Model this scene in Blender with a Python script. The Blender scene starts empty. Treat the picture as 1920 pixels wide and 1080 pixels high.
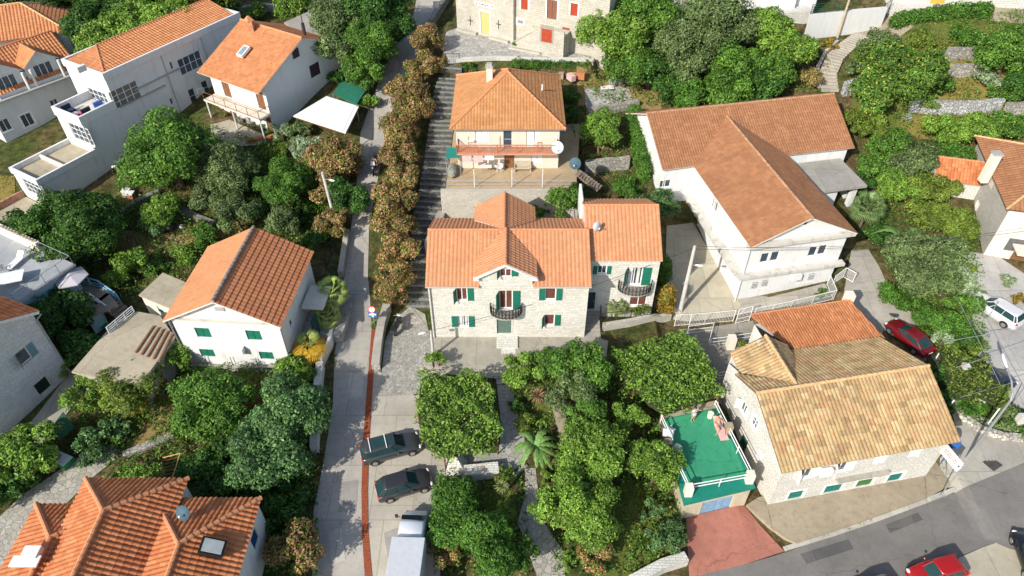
import bpy, bmesh, math, random
import numpy as np
from mathutils import Vector, Matrix
from mathutils.geometry import tessellate_polygon

# ---------------------------------------------------------------- camera, sky, sun, exposure
SC = bpy.context.scene
COL = SC.collection
CAM_H, CAM_F, CAM_D = 46.0, 1330.0, math.radians(42.73)
cam = bpy.data.cameras.new('camera'); camo = bpy.data.objects.new('camera', cam); COL.objects.link(camo)
camo.location = (0, 0, CAM_H); camo.rotation_euler = (math.radians(90) - CAM_D, 0, 0)
cam.sensor_width = 36; cam.lens = CAM_F / 1920 * 36; cam.clip_start = 0.5; cam.clip_end = 2000
SC.camera = camo
SUN_EL, SUN_AZ = math.radians(34), math.radians(221)
W = bpy.data.worlds.new('World'); SC.world = W; W.use_nodes = True
wn = W.node_tree; wn.nodes.clear()
sky = wn.nodes.new('ShaderNodeTexSky'); sky.sky_type = 'NISHITA'; sky.sun_disc = False
sky.sun_elevation = SUN_EL; sky.sun_rotation = SUN_AZ; sky.air_density = 1.0; sky.dust_density = 1.5; sky.ozone_density = 1.0
bg = wn.nodes.new('ShaderNodeBackground'); bg.inputs[1].default_value = 0.14
wo = wn.nodes.new('ShaderNodeOutputWorld'); wn.links.new(sky.outputs[0], bg.inputs[0]); wn.links.new(bg.outputs[0], wo.inputs[0])
sl = bpy.data.lights.new('sun', 'SUN'); sl.energy = 4.4; sl.angle = math.radians(0.53); sl.color = (1, 0.95, 0.87)
slo = bpy.data.objects.new('sun', sl); COL.objects.link(slo)
sd = Vector((math.sin(SUN_AZ) * math.cos(SUN_EL), math.cos(SUN_AZ) * math.cos(SUN_EL), math.sin(SUN_EL)))
slo.rotation_euler = sd.to_track_quat('Z', 'Y').to_euler(); slo.location = sd * 150
SC.view_settings.view_transform = 'Standard'; SC.view_settings.look = 'None'; SC.view_settings.gamma = 1
SC.view_settings.exposure = 0.32
SC.cycles.max_bounces = 6; SC.cycles.transparent_max_bounces = 4

random.seed(7); RN = np.random.default_rng(11)
PI = math.pi
cD, sD = math.cos(CAM_D), math.sin(CAM_D)
def ray(px, py):
    a = (px - 960) / CAM_F; b = (540 - py) / CAM_F
    return a, cD + b * sD, -sD + b * cD
def P(px, py, z=0.0):                       # point of the photograph at a known height
    rx, ry, rz = ray(px, py); t = (z - CAM_H) / rz
    return Vector((rx * t, ry * t, z))

# ---------------------------------------------------------------- terrain
TY = [0, 20, 30, 40, 45, 60, 80, 95, 130, 200, 400]
TZ = [-4, -1.8, -1.2, -.3, 0, 4.0, 8.5, 10.5, 16, 30, 60]
CPX = [(640,1080,-1.7),(640,900,-1.1),(650,700,-.3),(655,560,.8),(665,430,2.3),(700,300,4.2),(720,180,6.5),(770,50,9),
 (790,570,.3),(800,450,2.2),(830,300,5.2),(850,110,9.5),(750,950,-1.3),(740,720,-.3),(900,660,0),(1080,660,0),(1000,800,-.8),(1100,950,-1.6),(1200,1050,-2.3),(930,1000,-1.3),
 (1440,1040,-2.6),(1700,1000,-2.6),(1900,900,-2.2),(1600,1060,-2.6),(1360,1000,-2.5),(1850,830,-1.6),(1790,740,-1.0),(1730,680,-.3),(1700,600,.3),(1620,480,1.2),
 (1320,480,.1),(1290,560,0),(1400,640,-.6),(1450,600,-.3),(1150,340,3.8),(1130,270,4.8),(1160,190,7),(1300,150,7.5),(1420,180,7),(1570,150,8),(1600,80,10),(1550,230,6),
 (1750,250,6),(1850,150,9),(1900,50,12),(1700,100,10.3),(1650,330,3.5),(1700,450,1.8),(1850,330,4),(1900,620,.6),(1840,520,1.0),(1760,600,.5),
 (900,90,10),(1050,105,10),(1000,30,11),(1400,20,12.5),(1550,70,11),(1750,20,13),
 (440,690,-.6),(400,760,-1),(250,850,-1.4),(100,900,-1.5),(300,1060,-2),(500,900,-1.2),(550,600,.3),(580,700,-.4),
 (420,240,4.6),(500,260,4.4),(600,250,4.8),(640,180,6.5),(300,400,2.6),(250,330,2.8),(450,400,2.3),(500,330,3.3),(350,440,2.2),(100,385,2.4),(30,420,2.0),(180,480,1),
 (150,580,0),(230,560,.2),(130,700,-1),(50,700,-1),(20,330,3),(10,200,4.5),(250,60,9),(400,30,9),(620,60,8.5),(560,30,8.8),(30,60,8)]
def trend(y): return np.interp(y, TY, TZ)
_c = np.array([[*P(a, b, c)[:2], c] for a, b, c in CPX]); _res = _c[:, 2] - trend(_c[:, 1])
FLATS = []                                  # (ccw convex xy polygon, z, blend)
def Zs(x, y):
    x = np.atleast_1d(np.asarray(x, float)); y = np.atleast_1d(np.asarray(y, float))
    num = np.zeros_like(x); den = np.full_like(x, 0.02)
    for (cx, cy, _), r in zip(_c, _res):
        w = np.exp(-((x - cx) ** 2 + (y - cy) ** 2) / (2 * 4.2 ** 2)); num += w * r; den += w
    z = trend(y) + num / den
    for poly, fz, bl in FLATS:
        d = np.full_like(x, 1e9); n = len(poly)
        for i in range(n):
            ax, ay = poly[i]; bx, by = poly[(i + 1) % n]; L = math.hypot(bx - ax, by - ay)
            d = np.minimum(d, ((bx - ax) * (y - ay) - (by - ay) * (x - ax)) / L)
        k = np.clip(d / bl + 1.0, 0, 1); k = k * k * (3 - 2 * k)
        z = z * (1 - k) + fz * k
    return z
def Z(x, y): return float(Zs(x, y)[0])
def G(px, py, dz=0.0):                      # where the photograph's pixel meets the ground
    z = 0.0
    for _ in range(40):
        p = P(px, py, z + dz); z += 0.6 * (Z(p.x, p.y) - z)
    return P(px, py, z + dz)
def flat(pts, z, bl=.5):
    pts = [(p[0], p[1]) for p in pts]
    a = sum(pts[i][0] * pts[(i + 1) % len(pts)][1] - pts[(i + 1) % len(pts)][0] * pts[i][1] for i in range(len(pts)))
    if a < 0: pts = pts[::-1]
    FLATS.append((pts, z, bl))
# level pads cut into the slope
flat([P(*p, 6.0) for p in [(838, 356), (1082, 356), (1075, 230), (858, 230)]], 6.0, .4)     # terrace of the hipped house
flat([(-8.5, 52), (6.4, 52), (6.4, 57.2), (-8.5, 57.2)], 1.6, .5)                            # yard behind the stone house
flat([(-7.2, 40), (13, 40), (13, 50), (-7.2, 50)], 0.0, .8)
_fr = (math.cos(math.radians(10.9)), math.sin(math.radians(10.9)))
flat([(19.05 + u * _fr[0] - v * _fr[1], 27.98 + u * _fr[1] + v * _fr[0]) for u, v in ((-1, -5), (14.6, -5), (14.6, 2), (-1, 2))], -2.62, 1.2)
flat([P(*p, 10.0) for p in [(835, 118), (1110, 118), (1120, 60), (840, 40)]], 10.0, .6)

# ---------------------------------------------------------------- materials
MT = {}
class NT:
    def __init__(s, name):
        s.m = bpy.data.materials.new(name); s.m.use_nodes = True; s.t = s.m.node_tree
        s.b = s.t.nodes['Principled BSDF']; s.o = s.t.nodes['Material Output']
    def n(s, ty, **k):
        nd = s.t.nodes.new(ty)
        for a, v in k.items():
            if a.startswith('i_'):
                nm = a[2:]; nm = int(nm) if nm.isdigit() else nm.replace('_', ' ')
                if isinstance(v, bpy.types.NodeSocket): s.t.links.new(v, nd.inputs[nm])
                else: nd.inputs[nm].default_value = v
            else: setattr(nd, a, v)
        return nd
    def l(s, a, b): s.t.links.new(a, b)
    def math(s, op, a, b=0.0):
        nd = s.t.nodes.new('ShaderNodeMath'); nd.operation = op
        for i, v in enumerate((a, b)):
            if isinstance(v, bpy.types.NodeSocket): s.l(v, nd.inputs[i])
            else: nd.inputs[i].default_value = v
        return nd.outputs[0]
    def ramp(s, f, stops, interp='LINEAR'):
        nd = s.t.nodes.new('ShaderNodeValToRGB'); nd.color_ramp.interpolation = interp; e = nd.color_ramp.elements
        while len(e) < len(stops): e.new(0.5)
        for k, (p, c) in zip(e, stops): k.position = p; k.color = (*c, 1) if len(c) == 3 else c
        s.l(f, nd.inputs[0]); return nd.outputs[0]
    def mix(s, f, a, b, bt='MIX'):
        nd = s.t.nodes.new('ShaderNodeMix'); nd.data_type = 'RGBA'; nd.blend_type = bt
        for i, v in ((0, f), (6, a), (7, b)):
            if isinstance(v, bpy.types.NodeSocket): s.l(v, nd.inputs[i])
            else: nd.inputs[i].default_value = v if i == 0 else (*v, 1)
        return nd.outputs[2]
    def noise(s, scale, detail=6, rough=.6, vec=None):
        nd = s.n('ShaderNodeTexNoise'); nd.inputs['Scale'].default_value = scale; nd.inputs['Detail'].default_value = detail
        nd.inputs['Roughness'].default_value = rough
        s.l(vec if vec is not None else s.obj(), nd.inputs['Vector']); return nd.outputs['Fac']
    def obj(s): return s.n('ShaderNodeNewGeometry').outputs['Position']
    def uv(s): return s.n('ShaderNodeUVMap', uv_map='UVMap').outputs[0]
    def bump(s, h, st=.3, d=.02):
        nd = s.n('ShaderNodeBump'); nd.inputs['Strength'].default_value = st; nd.inputs['Distance'].default_value = d
        s.l(h, nd.inputs['Height']); s.l(nd.outputs[0], s.b.inputs['Normal'])
    def done(s, col, rough=.85, spec=.3):
        if isinstance(col, bpy.types.NodeSocket): s.l(col, s.b.inputs['Base Color'])
        else: s.b.inputs['Base Color'].default_value = (*col, 1)
        s.b.inputs['Roughness'].default_value = rough; s.b.inputs['Specular IOR Level'].default_value = spec
        MT[s.m.name] = s.m; return s.m
def sc(c, k): return tuple(v * k for v in c)
def m_plain(name, c, rough=.6, var=.12, spec=.3, metal=0.0, coat=0.0, vs=3.0):
    n = NT(name); f = n.noise(vs, 5, .6)
    m = n.done(n.ramp(f, [(.3, sc(c, 1 - var)), (.7, tuple(min(1, v) for v in sc(c, 1 + var)))]), rough, spec)
    n.b.inputs['Metallic'].default_value = metal; n.b.inputs['Coat Weight'].default_value = coat
    return m
def m_plaster(name, c, dirt=.25, dcol=(.22, .2, .16)):
    n = NT(name); mp = n.n('ShaderNodeMapping', i_Scale=(1, 1, .22)); n.l(n.obj(), mp.inputs[0])
    streak = n.ramp(n.noise(1.6, 8, .7, mp.outputs[0]), [(.5, (0, 0, 0)), (.78, (1, 1, 1))])
    base = n.mix(n.noise(.5, 6, .65), sc(c, .86), sc(c, 1.06))
    fine = n.mix(n.math('MULTIPLY', n.noise(9, 4), .35), base, sc(c, .8))
    bl = n.ramp(n.noise(.8, 9, .75), [(.6, (0, 0, 0)), (.74, (1, 1, 1))])
    k = n.math('MULTIPLY', n.math('MAXIMUM', streak, bl), dirt)
    n.bump(n.noise(14, 6, .7), .35, .01)
    return n.done(n.mix(k, fine, dcol), .9, .15)
def m_stone(name, c1, c2, mort, bw=.42, bh=.2, rough_edge=.05, mossy=.25):
    n = NT(name)
    uv = n.uv(); nv = n.n('ShaderNodeTexNoise', i_Scale=1.6, i_Detail=3.0); n.l(uv, nv.inputs['Vector'])
    off = n.n('ShaderNodeVectorMath', operation='MULTIPLY_ADD'); n.l(nv.outputs['Color'], off.inputs[0]); off.inputs[1].default_value = (rough_edge * 3, rough_edge * 2, 0); n.l(uv, off.inputs[2])
    br = n.n('ShaderNodeTexBrick', offset=.5, squash=.7, squash_frequency=3); n.l(off.outputs[0], br.inputs['Vector'])
    for k, v in (('Color1', c1), ('Color2', c2), ('Mortar', mort)): br.inputs[k].default_value = (*v, 1)
    br.inputs['Scale'].default_value = 1; br.inputs['Mortar Size'].default_value = .018; br.inputs['Mortar Smooth'].default_value = .4
    br.inputs['Brick Width'].default_value = bw; br.inputs['Row Height'].default_value = bh; br.inputs['Bias'].default_value = -.1
    var = n.mix(n.math('MULTIPLY', n.noise(3.0, 8, .7), .55), br.outputs[0], sc(c1, .62))
    st = n.ramp(n.noise(.35, 8, .7), [(.45, (0, 0, 0)), (.7, (1, 1, 1))])
    col = n.mix(n.math('MULTIPLY', st, mossy), var, (.19, .18, .14))
    h = n.math('SUBTRACT', n.math('MULTIPLY', n.noise(7, 6, .7), .6), br.outputs['Fac'])
    n.bump(h, .7, .03)
    return n.done(col, .92, .15)
def m_rubble(name, c, mort=(.2, .18, .15), scale=3.2, grass=0.0):
    n = NT(name); v = n.n('ShaderNodeTexVoronoi', feature='DISTANCE_TO_EDGE', i_Scale=scale); n.l(n.obj(), v.inputs['Vector'])
    v2 = n.n('ShaderNodeTexVoronoi', i_Scale=scale); n.l(n.obj(), v2.inputs['Vector'])
    sp = n.n('ShaderNodeSeparateColor'); n.l(v2.outputs['Color'], sp.inputs[0])
    stone = n.mix(sp.outputs[0], sc(c, .62), sc(c, 1.2))
    stone = n.mix(n.math('MULTIPLY', n.noise(1.2, 9, .75), .5), stone, sc(c, .5))
    e = n.ramp(v.outputs[0], [(.02, (0, 0, 0)), (.09, (1, 1, 1))])
    col = n.mix(e, mort, stone)
    if grass: col = n.mix(n.math('MULTIPLY', n.ramp(n.noise(.7, 7, .7), [(.5, (0, 0, 0)), (.62, (1, 1, 1))]), grass), col, (.1, .12, .03))
    n.bump(n.math('ADD', e, n.noise(5, 6, .7)), .8, .04)
    return n.done(col, .95, .1)
def m_concrete(name, c, crack=.6, stain=.45, joints=0, slab=.75):
    n = NT(name)
    a = n.noise(.25, 9, .7); b = n.noise(2.2, 10, .75)
    col = n.mix(n.ramp(a, [(.35, (0, 0, 0)), (.65, (1, 1, 1))]), sc(c, 1.1), sc(c, .78))
    col = n.mix(n.math('MULTIPLY', n.ramp(b, [(.48, (0, 0, 0)), (.75, (1, 1, 1))]), stain), col, sc(c, .5))
    vd = n.n('ShaderNodeTexNoise', i_Scale=1.2, i_Detail=5.0); n.l(n.obj(), vd.inputs['Vector'])
    ad = n.n('ShaderNodeVectorMath', operation='MULTIPLY_ADD'); n.l(vd.outputs['Color'], ad.inputs[0]); ad.inputs[1].default_value = (.8, .8, .8); n.l(n.obj(), ad.inputs[2])
    vo = n.n('ShaderNodeTexVoronoi', feature='DISTANCE_TO_EDGE', i_Scale=.12); n.l(ad.outputs[0], vo.inputs['Vector'])
    bq = n.n('ShaderNodeTexBrick', offset=.35); n.l(n.obj(), bq.inputs['Vector']); bq.inputs['Color1'].default_value = (.84, .84, .84, 1); bq.inputs['Color2'].default_value = (1.1, 1.08, 1.05, 1); bq.inputs['Mortar'].default_value = (.6, .6, .58, 1)
    bq.inputs['Scale'].default_value = 1; bq.inputs['Brick Width'].default_value = 3.1; bq.inputs['Row Height'].default_value = 4.4; bq.inputs['Mortar Size'].default_value = .03
    col = n.mix(slab, col, bq.outputs[0], 'MULTIPLY'); col = n.mix(n.math('MULTIPLY', n.ramp(n.noise(7, 9, .8), [(.5, (0, 0, 0)), (.68, (1, 1, 1))]), .35), col, sc(c, .6))
    ck = n.ramp(vo.outputs[0], [(0.0, (1, 1, 1)), (.0022, (0, 0, 0))])
    col = n.mix(n.math('MULTIPLY', ck, crack), col, sc(c, .3))
    if joints:
        s = n.n('ShaderNodeSeparateXYZ'); n.l(n.obj(), s.inputs[0])
        fr = n.math('FRACT', n.math('DIVIDE', s.outputs[1], joints))
        col = n.mix(n.math('MULTIPLY', n.ramp(fr, [(0, (1, 1, 1)), (.014, (0, 0, 0))]), .6), col, sc(c, .35))
    n.bump(n.noise(12, 8, .7), .4, .01)
    return n.done(col, .92, .15)
def m_paving(name, c, s=1.3, mort=(.2, .19, .15)):
    n = NT(name); v = n.n('ShaderNodeTexVoronoi', feature='DISTANCE_TO_EDGE', i_Scale=s); n.l(n.obj(), v.inputs['Vector'])
    v2 = n.n('ShaderNodeTexVoronoi', i_Scale=s); n.l(n.obj(), v2.inputs['Vector'])
    sp = n.n('ShaderNodeSeparateColor'); n.l(v2.outputs['Color'], sp.inputs[0])
    stone = n.mix(sp.outputs[1], sc(c, .75), sc(c, 1.12)); stone = n.mix(n.math('MULTIPLY', n.noise(.6, 9, .7), .7), stone, sc(c, .55))
    e = n.ramp(v.outputs[0], [(.015, (0, 0, 0)), (.05, (1, 1, 1))])
    n.bump(e, .5, .02)
    return n.done(n.mix(e, mort, stone), .9, .2)
def m_tile(name, pal, tw=.25, tl=.4, stain=.4, scol=(.1, .07, .045), rnd=.62):
    n = NT(name); s = n.n('ShaderNodeSeparateXYZ'); n.l(n.uv(), s.inputs[0])
    iu = n.math('FLOOR', n.math('DIVIDE', s.outputs[0], tw)); iv = n.math('FLOOR', n.math('DIVIDE', s.outputs[1], tl))
    cb = n.n('ShaderNodeCombineXYZ'); n.l(iu, cb.inputs[0]); n.l(iv, cb.inputs[1])
    wv = n.n('ShaderNodeTexWhiteNoise', noise_dimensions='2D'); n.l(cb.outputs[0], wv.inputs['Vector'])
    k = len(pal); col = n.ramp(wv.outputs['Value'], [((i + .5) / k, c) for i, c in enumerate(pal)])
    col = n.mix(rnd, tuple(sum(c[i] for c in pal) / k for i in range(3)), col)
    mp = n.n('ShaderNodeMapping', i_Scale=(2.6, .22, 1)); n.l(n.uv(), mp.inputs[0]); stk = n.ramp(n.noise(1.0, 8, .7, mp.outputs[0]), [(.45, (0, 0, 0)), (.75, (1, 1, 1))]); col = n.mix(n.math('MULTIPLY', stk, stain * .8), col, sc(pal[0], .5))
    big = n.ramp(n.noise(.45, 8, .7), [(.42, (0, 0, 0)), (.72, (1, 1, 1))]); fine = n.ramp(n.noise(4.5, 8, .75), [(.5, (0, 0, 0)), (.72, (1, 1, 1))])
    col = n.mix(n.math('MULTIPLY', big, stain), col, sc(pal[0], .6)); col = n.mix(n.math('MULTIPLY', fine, stain), col, scol)
    n.bump(n.noise(16, 5, .7), .3, .01)
    return n.done(col, .85, .2)
def m_leaf(name, rough=.55):
    n = NT(name); at = n.n('ShaderNodeAttribute', attribute_name='Col')
    col = n.mix(n.math('MULTIPLY', n.noise(1.1, 5, .6), .22), at.outputs['Color'], (.02, .035, .008), 'MIX')
    tr = n.n('ShaderNodeBsdfTranslucent'); n.l(at.outputs['Color'], tr.inputs[0]); mx = n.n('ShaderNodeMixShader'); mx.inputs[0].default_value = .22
    m = n.done(col, rough, .25); n.l(n.b.outputs[0], mx.inputs[1]); n.l(tr.outputs[0], mx.inputs[2]); n.l(mx.outputs[0], n.o.inputs[0])
    return m
def m_glass(name, c=(.05, .07, .09), rough=.06, sp=.6):
    n = NT(name); return n.done(n.mix(n.noise(1.3, 2), sc(c, .7), sc(c, 1.4)), rough, sp)

LEAF = m_leaf('foliage')
BARK = m_plain('bark', (.16, .12, .085), .95, .35, .1, vs=6)
WHITE = m_plaster('white_render', (.75, .75, .73), .36)
WHITE_DIRTY = m_plaster('weathered_white_render', (.72, .71, .67), .55)
CREAM = m_plaster('cream_render', (.78, .72, .60), .15)
BEIGE = m_plaster('beige_render', (.72, .64, .53), .15)
BLUEISH = m_plaster('pale_blue_render', (.35, .58, .66), .2)
GREYREN = m_plaster('grey_render', (.42, .41, .38), .5)
STONE = m_stone('limestone_blocks', (.82, .79, .70), (.60, .57, .50), (.50, .48, .42), mossy=.14)
STONE_OLD = m_stone('old_limestone_blocks', (.62, .58, .49), (.49, .46, .38), (.40, .37, .31), .5, .24, .07, .3)
STONE_WHITE = m_stone('limewashed_stone', (.80, .78, .71), (.66, .64, .57), (.40, .38, .33), .38, .2, .12, .22)
STONE_GREY = m_stone('grey_coursed_stone', (.78, .78, .76), (.62, .63, .62), (.44, .45, .44), .55, .2, .1, .2)
RUBBLE = m_rubble('dry_stone', (.44, .42, .37))
RUBBLE_DARK = m_rubble('mossy_dry_stone', (.27, .27, .24), scale=3.0)
COBBLE = m_rubble('step_cobbles', (.16, .16, .15), (.08, .08, .065), 2.2, .35)
CONC = m_concrete('concrete', (.40, .375, .325))
ROADM = m_concrete('lane_concrete', (.40, .375, .33), .55, .45, 4.2)
PARKM = m_concrete('parking_concrete', (.43, .40, .335), .35, .3, 5.5)
PATIOM = m_concrete('patio_concrete', (.36, .34, .28), .5, .6)
YARDM = m_concrete('yard_concrete', (.47, .43, .33), .6, .3)
SIDEM = m_concrete('old_pavement_concrete', (.37, .31, .22), .9, .7, 0, .3)
ROOFCONC = m_concrete('roof_concrete', (.45, .39, .28), .7, .6, 0, .1)
ASPH = m_concrete('asphalt', (.20, .188, .172), .5, .4, 0, 0)
REDM = m_concrete('red_painted_concrete', (.42, .175, .125), .5, .6, 0, .15)
GREENM = m_concrete('green_painted_floor', (.05, .32, .17), .6, .6, 0, .12)
GREEN_EDGE = m_plain('green_painted_slab', (.012, .20, .14), .6)
TERRM = m_concrete('terrace_screed', (.48, .365, .225), .5, .4, 0, .3)
PAVE = m_paving('flagstones', (.47, .44, .37), 2.3)
PAVEG = m_paving('rectangular_flagstones', (.44, .43, .39), 1.8)
PLAZA = m_paving('worn_plaza_slabs', (.50, .48, .44), 1.7)
GUTTER = m_stone('red_gutter_bricks', (.40, .105, .045), (.30, .07, .03), (.18, .05, .03), .4, .13, .01, .1)
OR = [(.46, .18, .075), (.54, .225, .095), (.60, .27, .12), (.64, .30, .14), (.50, .20, .085)]
T_NEW = m_tile('terracotta_tiles', OR, .33, .4, .25)
T_SALMON = m_tile('salmon_terracotta_tiles', [(.52, .235, .115), (.58, .27, .135), (.62, .30, .155), (.55, .25, .12)], .33, .42, .28)
T_BROWN = m_tile('brown_orange_tiles', [(.30, .135, .065), (.38, .18, .085), (.45, .22, .105), (.34, .155, .075)], .33, .42, .4)
T_PINK = m_tile('ochre_orange_tiles', [(.42, .19, .075), (.50, .24, .095), (.56, .29, .125), (.46, .21, .085)], .33, .42, .35)
T_OLD = m_tile('old_barrel_tiles', [(.33, .22, .11), (.48, .34, .16), (.56, .41, .20), (.50, .26, .13), (.64, .48, .26), (.52, .35, .16), (.44, .30, .15), (.58, .41, .20), (.46, .26, .13), (.34, .24, .12), (.60, .46, .25)], .6, .44, .5, (.12, .08, .045), .8)
T_RUST = m_tile('rusty_barrel_tiles', [(.40, .15, .06), (.52, .21, .085), (.36, .14, .06), (.60, .27, .12)], .24, .45, .4)
T_DEEP = m_tile('deep_orange_tiles', [(.44, .14, .05), (.56, .21, .085), (.64, .27, .12), (.40, .12, .045)], .3, .42, .35)
CAP_G = m_plain('mortared_ridge', (.36, .29, .23), .9, .35, vs=5); CAP_O = m_plain('ridge_terracotta', (.58, .25, .12), .85, .2, vs=5)
CAP_Y = m_plain('old_ridge_terracotta', (.60, .40, .20), .9, .3, vs=4)
PVC = m_plain('white_joinery', (.80, .79, .77), .4, .04); GREENSH = m_plain('green_shutter_paint', (.014, .155, .10), .5, .12)
TEALSH = m_plain('teal_shutter_paint', (.02, .17, .14), .5, .15); REDSH = m_plain('red_shutter_paint', (.36, .055, .022), .6, .15)
WOOD = m_plain('brown_wood', (.22, .10, .045), .6, .3, vs=8); WOODL = m_plain('pale_yellow_wood', (.66, .44, .17), .6, .1, vs=8)
WOODG = m_plain('grey_deck_wood', (.28, .22, .17), .8, .3, vs=6); DARKW = m_plain('dark_brown_shutter', (.055, .035, .04), .6, .2)
DKDOOR = m_plain('dark_teal_door', (.012, .045, .06), .4, .1); GLASS = m_glass('window_glass'); CARGLASS = m_glass('car_glass', (.02, .05, .05), .08, .22)
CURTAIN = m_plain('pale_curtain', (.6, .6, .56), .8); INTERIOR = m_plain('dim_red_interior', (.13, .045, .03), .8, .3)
IRON = m_plain('black_iron', (.03, .03, .03), .5, .1, metal=.4); STEEL = m_plain('galvanised_steel', (.5, .51, .52), .35, .08, metal=.6)
WMETAL = m_plain('white_metal', (.78, .78, .76), .4, .05); POLE = m_plain('pole_concrete', (.52, .50, .45), .85, .12, vs=2)
DISHM = m_plain('pale_dish_metal', (.55, .58, .60), .4, .08); DISHD = m_plain('dark_dish_metal', (.06, .11, .14), .75, .1)
PLASTIC = m_plain('white_plastic', (.75, .74, .72), .5, .05); REDPL = m_plain('red_plastic', (.55, .03, .025), .45, .1); GREENPL = m_plain('green_plastic', (.02, .22, .06), .5, .1)
CLOTHW = m_plain('white_cloth', (.72, .68, .70), .9, .06); CLOTHP = m_plain('pink_cloth', (.68, .42, .40), .9, .1); CLOTHB = m_plain('blue_cloth', (.10, .18, .42), .9, .1)
SKIN = m_plain('skin', (.50, .27, .16), .6, .06); HAIR = m_plain('dark_hair', (.03, .02, .015), .7, .2); RUBBER = m_plain('rubber', (.02, .02, .02), .8, .1)
RIM = m_plain('alloy', (.5, .5, .5), .3, .1, metal=.8); TERRAC = m_plain('terracotta_pot', (.45, .17, .08), .85, .15)
LAMPR = m_plain('red_lamp_glass', (.5, .03, .02), .2, .1); LAMPW = m_plain('clear_lamp_glass', (.7, .72, .72), .15, .05)
BLUES = m_plain('blue_sign_paint', (.03, .13, .42), .4, .04); REDS = m_plain('red_sign_paint', (.55, .04, .03), .4, .05); BLACKP = m_plain('black_paint', (.02, .02, .022), .35, .1)
BRICKM = m_stone('hollow_red_bricks', (.55, .19, .08), (.45, .14, .06), (.42, .36, .30), .3, .16, .01, .1)
DRY = m_plain('dry_thatch', (.42, .26, .10), .95, .3, vs=5)
def m_ground():
    n = NT('garden_soil_and_grass')
    a = n.ramp(n.noise(.16, 8, .65), [(.4, (0, 0, 0)), (.6, (1, 1, 1))]); b = n.ramp(n.noise(1.3, 10, .75), [(.42, (0, 0, 0)), (.62, (1, 1, 1))])
    g = n.mix(b, (.03, .045, .012), (.09, .11, .028)); d = n.mix(b, (.07, .048, .024), (.20, .145, .07))
    n.bump(n.noise(5, 10, .8), 1, .08); return n.done(n.mix(a, g, d), .95, .1)
GROUND = m_ground()
def m_grass(name, c1, c2):
    n = NT(name); b = n.ramp(n.noise(2.6, 10, .8), [(.38, (0, 0, 0)), (.64, (1, 1, 1))]); a = n.noise(.4, 6, .6)
    n.bump(n.noise(14, 8, .8), 1, .05); return n.done(n.mix(n.math('MULTIPLY', a, .7), n.mix(b, c1, c2), (.20, .15, .05)), .95, .1)
LAWN = m_grass('lawn_grass', (.05, .09, .015), (.12, .17, .035)); DRYG = m_grass('dry_grass', (.20, .155, .04), (.30, .24, .07))
STRAW = m_grass('straw_mulch', (.22, .15, .06), (.36, .27, .13))
SOIL = m_grass('bare_red_soil', (.11, .065, .03), (.20, .12, .055))

# ---------------------------------------------------------------- mesh helpers
LOC = {}
def _reg(o, parent, name, loc=(0, 0, 0)):
    COL.objects.link(o)
    if parent is not None: o.parent = parent; LOC[o] = LOC[parent]
    else: LOC[o] = Vector(loc)
    return o
def thing(name, label, cat, loc, group=None, rz=0):
    o = bpy.data.objects.new(name, None); o.empty_display_size = .3; o.location = loc; o.rotation_euler = (0, 0, rz)
    o['label'] = label; o['category'] = cat
    if group: o['group'] = group
    _reg(o, None, name, loc); return o
def tag(o, label, cat, group=None):
    o['label'] = label; o['category'] = cat
    if group: o['group'] = group
    return o
def autouv(me):
    uvl = me.uv_layers.new(name='UVMap'); co = np.empty(len(me.vertices) * 3); me.vertices.foreach_get('co', co); co = co.reshape(-1, 3)
    nl = len(me.loops); li = np.empty(nl, int); me.loops.foreach_get('vertex_index', li)
    npoly = len(me.polygons); ls = np.empty(npoly, int); lt = np.empty(npoly, int); nr = np.empty(npoly * 3)
    me.polygons.foreach_get('loop_start', ls); me.polygons.foreach_get('loop_total', lt); me.polygons.foreach_get('normal', nr); nr = nr.reshape(-1, 3)
    N = np.repeat(nr, lt, axis=0); p = co[li]
    flatm = np.abs(N[:, 2]) > .98
    u = np.stack([-N[:, 1], N[:, 0], np.zeros(nl)], 1); u[flatm] = (1, 0, 0); u /= np.maximum(np.linalg.norm(u, axis=1, keepdims=True), 1e-9)
    v = np.cross(N, u); v[flatm] = (0, 1, 0)
    uv = np.stack([(p * u).sum(1), (p * v).sum(1)], 1); uvl.data.foreach_set('uv', uv.ravel())
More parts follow.
